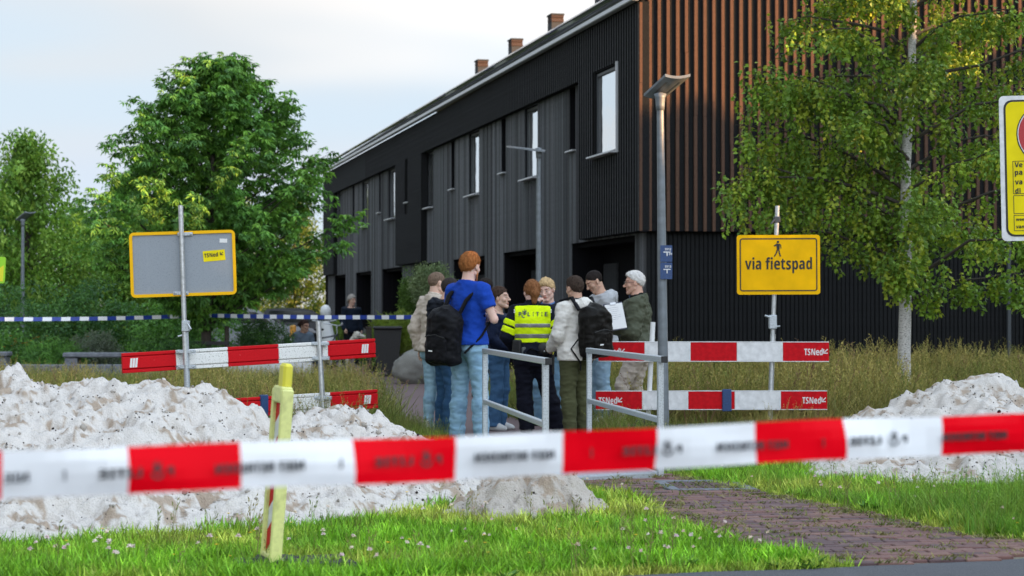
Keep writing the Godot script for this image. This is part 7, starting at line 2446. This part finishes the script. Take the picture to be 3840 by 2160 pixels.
	kit = MB.new(); kit.blob(J.pelvis + Vector3(-0.12, 0.02, -0.197), Vector3(0.009, 0.009, 0.005), 6, 4)
	part(R.t, "press_stud", kit, M.alu)
	kit = MB.new(); kit.tube([J.pelvis + Vector3(-0.215, -0.02, -0.03), J.pelvis + Vector3(-0.225, -0.24, -0.03)], [0.03, 0.02], 10)
	part(R.t, "holster", kit, M.black_plastic)
	kit = MB.new(); kit.cbox(J.pelvis + Vector3(-0.215, 0.0, -0.04), Vector3(0.035, 0.05, 0.04), 0.008)
	part(R.t, "yellow_grip", kit, M.beacon_top)
	# 6. blond man, hand to his mouth
	R = person({"label": "blond man in dark coat with one hand raised to his mouth", "at": Vector3(0.42, 0.0, -23.3), "yaw": -0.3, "wide": 1.08, "tall": 1.72, "skin": skin3, "hair": "blond", "hair_color": lin(0.52, 0.36, 0.19), "head": Vector3(0.2, -0.15, 0.08),
		"joints": {"er": Vector3(-0.235, 1.2, 0.10), "wr": Vector3(-0.09, 1.47, 0.20), "head": Vector3(0, 1.65, 0.03)}, "hand_r": Vector3(0.45, 0.75, -0.25), "thumb_r": Vector3(-0.3, 0.4, -0.8), "grip_r": true,
		"top": {"called": "coat", "mat": cloth(lin(0.012, 0.014, 0.022), 0.8, 0.15), "ease": 0.03, "hem": -0.1, "neck": 0.02, "collar": cloth(lin(0.10, 0.2, 0.42), 0.8, 0.1), "collar_up": 0.03, "folds": 0.018},
		"legs": {"mat": denim(lin(0.16, 0.28, 0.40)), "ease": 0.012}, "shoes": dark_shoe})
	# 7. man in cream hooded jacket with backpack
	var cream := cloth(lin(0.70, 0.67, 0.62), 0.75, 0.2)
	R = person({"label": "man in pale hooded jacket and olive trousers with a black backpack on", "at": Vector3(0.68, 0.0, -21.2), "yaw": PI + 0.72, "tall": 1.71, "wide": 1.14, "skin": skin2, "hair": "short", "hair_color": lin(0.055, 0.038, 0.03), "head": Vector3(0.05, -0.1, 0),
		"joints": {"el": Vector3(0.245, 1.14, 0.02), "wl": Vector3(0.16, 1.0, 0.24), "er": Vector3(-0.245, 1.14, 0.02), "wr": Vector3(-0.12, 1.02, 0.23)},
		"top": {"mat": cream, "ease": 0.024, "hem": -0.09, "hood": cream, "collar": M.ink, "collar_up": 0.06, "folds": 0.018},
		"legs": {"mat": cloth(lin(0.075, 0.08, 0.04), 0.85, 0.1), "ease": 0.014, "hem": 0.016, "folds": 0.015}, "shoes": brown_shoe})
	bw = Basis(Vector3.UP, PI + 0.72)
	backpack("round black leather backpack worn by the man in the pale jacket", Vector3(0.68, 1.14, -21.2) + bw * Vector3(-0.02, 0, -0.28), PI + 0.72, Vector3(0.36, 0.60, 0.26), cloth(lin(0.012, 0.011, 0.010), 0.38, 0.05), -0.05)
	strap(R.t, "backpack_strap", [Vector3(0.12, 1.36, -0.18), Vector3(0.14, 1.49, -0.09), Vector3(0.145, 1.46, 0.07), Vector3(0.17, 1.28, 0.13)], 0.03, black_nylon)
	strap(R.t, "backpack_strap", [Vector3(-0.12, 1.36, -0.18), Vector3(-0.14, 1.49, -0.09), Vector3(-0.145, 1.46, 0.07), Vector3(-0.17, 1.28, 0.13)], 0.03, black_nylon)
	strap(R.t, "loose_strap", [Vector3(0.15, 1.05, -0.2), Vector3(0.19, 0.95, -0.13), Vector3(0.10, 0.80, -0.185), Vector3(0.10, 0.72, -0.18)], 0.014, black_nylon)
	# 8. tall man in grey hoodie
	var heather := cloth(lin(0.42, 0.43, 0.45), 0.95, 0.3, 0.3, 75)
	R = person({"label": "tall bearded man in grey hooded sweater looking down", "at": Vector3(1.06, 0.0, -23.6), "yaw": -PI * 0.5 + 0.28, "wide": 1.15, "tall": 1.85, "skin": skin2, "hair": "buzz", "hair_color": lin(0.022, 0.017, 0.016), "beard": lin(0.05, 0.035, 0.03), "goatee": true, "head": Vector3(0.52, 0.05, 0), "head_size": 1.02,
		"joints": {"head": Vector3(0, 1.635, 0.085), "neck": Vector3(0, 1.47, -0.0), "el": Vector3(0.25, 1.15, 0.0), "wl": Vector3(0.13, 1.06, 0.24), "er": Vector3(-0.25, 1.15, 0.0), "wr": Vector3(-0.13, 1.08, 0.24)}, "grip_l": true, "grip_r": true,
		"top": {"called": "hooded_sweater", "mat": heather, "ease": 0.028, "hem": -0.06, "hood": heather, "folds": 0.016},
		"legs": {"mat": denim(lin(0.26, 0.38, 0.50)), "ease": 0.014, "hem": 0.016}, "shoes": white_shoe})
	# 9. white haired man with note pad
	var olive := cloth(lin(0.085, 0.095, 0.065), 0.42, 0.1)
	R = person({"label": "white haired man in olive bomber jacket with glasses behind the clean barrier", "at": Vector3(1.39, 0.0, -22.3), "yaw": -PI * 0.5 - 0.12, "tall": 1.79, "wide": 1.24, "skin": lin(0.55, 0.32, 0.24), "hair": "white", "hair_color": lin(0.62, 0.60, 0.58), "glasses": true, "head": Vector3(0.02, 0.1, 0), "head_size": 1.02,
		"joints": {"pelvis": Vector3(0, 0.94, -0.05), "hl": Vector3(0.09, 0.92, -0.05), "hr": Vector3(-0.09, 0.92, -0.05), "el": Vector3(0.255, 1.10, 0.02), "wl": Vector3(0.13, 1.15, 0.22), "er": Vector3(-0.255, 1.12, 0.02), "wr": Vector3(-0.1, 1.15, 0.27), "kl": Vector3(0.1, 0.52, 0.15), "al": Vector3(0.11, 0.088, 0.2), "kr": Vector3(-0.1, 0.5, 0.02), "ar": Vector3(-0.11, 0.088, -0.08)}, "grip_l": true, "grip_r": true, "thumb_l": Vector3(0, 1, 0.2), "thumb_r": Vector3(0, 1, 0.2),
		"top": {"called": "bomber_jacket", "mat": olive, "ease": 0.034, "hem": -0.0, "collar": cloth(lin(0.02, 0.022, 0.02), 0.9, 0.1), "collar_up": 0.06, "folds": 0.026},
		"legs": {"mat": cloth(lin(0.60, 0.53, 0.46), 0.85, 0.15), "ease": 0.016, "hem": 0.016, "folds": 0.016}, "shoes": brown_shoe})
	var np := thing("note_pad", "white note pad on a dark clipboard held by the white haired man", "note pad", Vector3(1.15, 1.25, -21.98), 0.5)
	np.rotation = Vector3(-0.22, 0.25, 0.14)
	var nb := MB.new(); nb.cbox(Vector3(0, 0.04, -0.006), Vector3(0.225, 0.31, 0.006), 0.002)
	part(np, "clipboard", nb, mat(lin(0.015, 0.02, 0.05), 0.4))
	nb = MB.new(); nb.cbox(Vector3(0.006, 0.04, 0.0), Vector3(0.205, 0.285, 0.004), 0.001)
	part(np, "paper", nb, M.sticker_white)
	nb = MB.new()
	for i in 7:
		nb.box(Vector3(-0.01 + 0.01 * (i % 3), 0.14 - i * 0.022, 0.003), Vector3(0.13 - 0.02 * (i % 4), 0.0016, 0.0008))
	part(np, "handwriting", nb, mat(lin(0.1, 0.1, 0.15), 0.7))
	nb = MB.new(); nb.cbox(Vector3(0, 0.185, 0.004), Vector3(0.07, 0.03, 0.012), 0.003)
	part(np, "clip", nb, M.alu)
	# 10. woman walking the dog
	R = person({"label": "grey haired woman in dark clothes walking a dog in the yard", "at": Vector3(-3.98, 0.0, -49.3), "yaw": 0.55, "tall": 1.74, "cell": 0.024, "skin": skin1, "hair": "bob", "hair_color": lin(0.34, 0.31, 0.28), "head": Vector3(0.1, 0.25, 0), "group": "people far back in the yard",
		"joints": {"wr": Vector3(-0.26, 0.93, 0.12), "kl": Vector3(0.1, 0.5, 0.14), "al": Vector3(0.11, 0.088, 0.16), "kr": Vector3(-0.1, 0.5, -0.04), "ar": Vector3(-0.11, 0.1, -0.22)},
		"top": {"mat": cloth(lin(0.012, 0.018, 0.03), 0.8, 0.1), "ease": 0.03, "hem": -0.12, "neck": 0.0},
		"legs": {"mat": cloth(lin(0.012, 0.013, 0.017), 0.85, 0.1), "ease": 0.03, "hem": 0.02}, "shoes": dark_shoe})
	# 11. seated person
	person({"label": "person in grey blue sweater with glasses sitting behind the scuffed barrier", "at": Vector3(-4.32, -0.10, -41.0), "yaw": 0.75, "tall": 1.76, "cell": 0.022, "sitting": true, "skin": skin2, "hair": "bun", "hair_color": lin(0.05, 0.03, 0.025), "glasses": true, "head": Vector3(0.05, 0.25, 0), "group": "people far back in the yard",
		"joints": {"pelvis": Vector3(0, 0.49, -0.05), "belly": Vector3(0, 0.62, -0.04), "chest": Vector3(0, 0.82, 0.0), "neck": Vector3(0, 0.99, 0.02), "head": Vector3(0, 1.155, 0.06), "sl": Vector3(0.178, 0.94, 0.01), "sr": Vector3(-0.178, 0.94, 0.01), "el": Vector3(0.23, 0.68, 0.05), "er": Vector3(-0.23, 0.68, 0.05), "wl": Vector3(0.15, 0.62, 0.27), "wr": Vector3(-0.15, 0.62, 0.27), "hl": Vector3(0.09, 0.49, 0), "hr": Vector3(-0.09, 0.49, 0), "kl": Vector3(0.14, 0.55, 0.40), "kr": Vector3(-0.14, 0.55, 0.40), "al": Vector3(0.12, 0.20, 0.45), "ar": Vector3(-0.12, 0.20, 0.45)},
		"top": {"called": "sweater", "mat": cloth(lin(0.13, 0.17, 0.22), 0.95, 0.2), "ease": 0.026, "hem": -0.06},
		"legs": {"mat": denim(lin(0.05, 0.09, 0.16)), "ease": 0.012}, "shoes": dark_shoe})
	var se := thing("garden_stool", "low dark stool under the seated person", "stool", Vector3(-4.33, 0, -41.03))
	var sb := MB.new(); sb.cbox(Vector3(0, 0.28, 0), Vector3(0.5, 0.06, 0.45), 0.02)
	part(se, "seat", sb, M.bark)
	for s in 4:
		sb = MB.new(); sb.tube([Vector3(-0.2 + 0.4 * (s % 2), 0, -0.17 + 0.34 * (s / 2)), Vector3(-0.18 + 0.36 * (s % 2), 0.26, -0.15 + 0.3 * (s / 2))], [0.02, 0.02], 8)
		part(se, "leg", sb, M.bark)
	# 12. person farther back by the porches
	person({"label": "dark haired person in dark coat standing behind the navy woman near a porch", "at": Vector3(-0.40, 0.0, -31.0), "yaw": -0.9, "tall": 1.86, "cell": 0.022, "skin": skin2, "hair": "short", "hair_color": lin(0.03, 0.024, 0.022), "head": Vector3(0.1, -0.3, 0), "group": "people far back in the yard",
		"top": {"called": "coat", "mat": cloth(lin(0.014, 0.018, 0.03), 0.8, 0.1), "ease": 0.03, "hem": -0.12, "collar": navy},
		"legs": {"mat": denim(lin(0.03, 0.05, 0.09)), "ease": 0.014}, "shoes": dark_shoe})
	build_dog()

func build_dog() -> void:
	var at := Vector3(-3.72, 0.0, -43.2)
	var t := thing("dog", "cream coloured dog standing behind the scuffed barrier", "dog", at, PI * 0.5 - 0.25)
	var f := Field.new(Vector3(-0.2, -0.02, -0.75), Vector3(0.2, 1.0, 0.62), 0.016)
	# looks along +z
	f.cap(Vector3(0, 0.52, 0.16), Vector3(0, 0.54, -0.05), 0.145, 0.13, 0.05)
	f.cap(Vector3(0, 0.54, -0.05), Vector3(0, 0.54, -0.36), 0.125, 0.115, 0.05)
	f.cap(Vector3(0, 0.46, 0.2), Vector3(0, 0.50, 0.1), 0.12, 0.12, 0.05)
	f.cap(Vector3(0, 0.60, 0.22), Vector3(0, 0.78, 0.34), 0.10, 0.078, 0.05)
	f.ell(Vector3(0, 0.83, 0.38), Vector3(0.078, 0.075, 0.09), 0.03)
	f.cap(Vector3(0, 0.81, 0.44), Vector3(0, 0.79, 0.545), 0.05, 0.036, 0.02)
	for s in [-1.0, 1.0]:
		f.cap(Vector3(s * 0.065, 0.88, 0.34), Vector3(s * 0.088, 0.77, 0.36), 0.026, 0.03, 0.012, Vector3.RIGHT, 0.6)
		f.cap(Vector3(s * 0.085, 0.46, 0.2), Vector3(s * 0.085, 0.26, 0.17), 0.06, 0.042, 0.03)
		f.cap(Vector3(s * 0.085, 0.26, 0.17), Vector3(s * 0.085, 0.05, 0.18), 0.04, 0.032, 0.02)
		f.cap(Vector3(s * 0.085, 0.04, 0.18), Vector3(s * 0.085, 0.035, 0.23), 0.036, 0.032, 0.02)
		f.cap(Vector3(s * 0.085, 0.5, -0.36), Vector3(s * 0.09, 0.33, -0.30), 0.095, 0.06, 0.03)
		f.cap(Vector3(s * 0.09, 0.33, -0.30), Vector3(s * 0.09, 0.2, -0.45), 0.052, 0.034, 0.02)
		f.cap(Vector3(s * 0.09, 0.2, -0.45), Vector3(s * 0.09, 0.05, -0.43), 0.034, 0.03, 0.02)
		f.cap(Vector3(s * 0.09, 0.04, -0.43), Vector3(s * 0.09, 0.035, -0.38), 0.036, 0.032, 0.02)
	f.cap(Vector3(0, 0.56, -0.46), Vector3(0, 0.42, -0.66), 0.05, 0.03, 0.03)
	f.rough(wrinkle, 0.014, Vector3(16, 14, 16))
	part(t, "body", f.mb(), grain(mat(lin(0.74, 0.69, 0.6), 0.95), ntex(0.06, 88, [grey(0.82), grey(1.0)], 3, 128), Vector3.ONE * 4.0))
	var b := MB.new(); b.blob(Vector3(0, 0.80, 0.578), Vector3(0.02, 0.016, 0.014), 8, 5)
	part(t, "nose", b, M.ink)
	b = MB.new()
	for s in [-1.0, 1.0]: b.blob(Vector3(s * 0.05, 0.855, 0.448), Vector3(0.011, 0.011, 0.009), 8, 5)
	part(t, "eyes", b, M.ink)
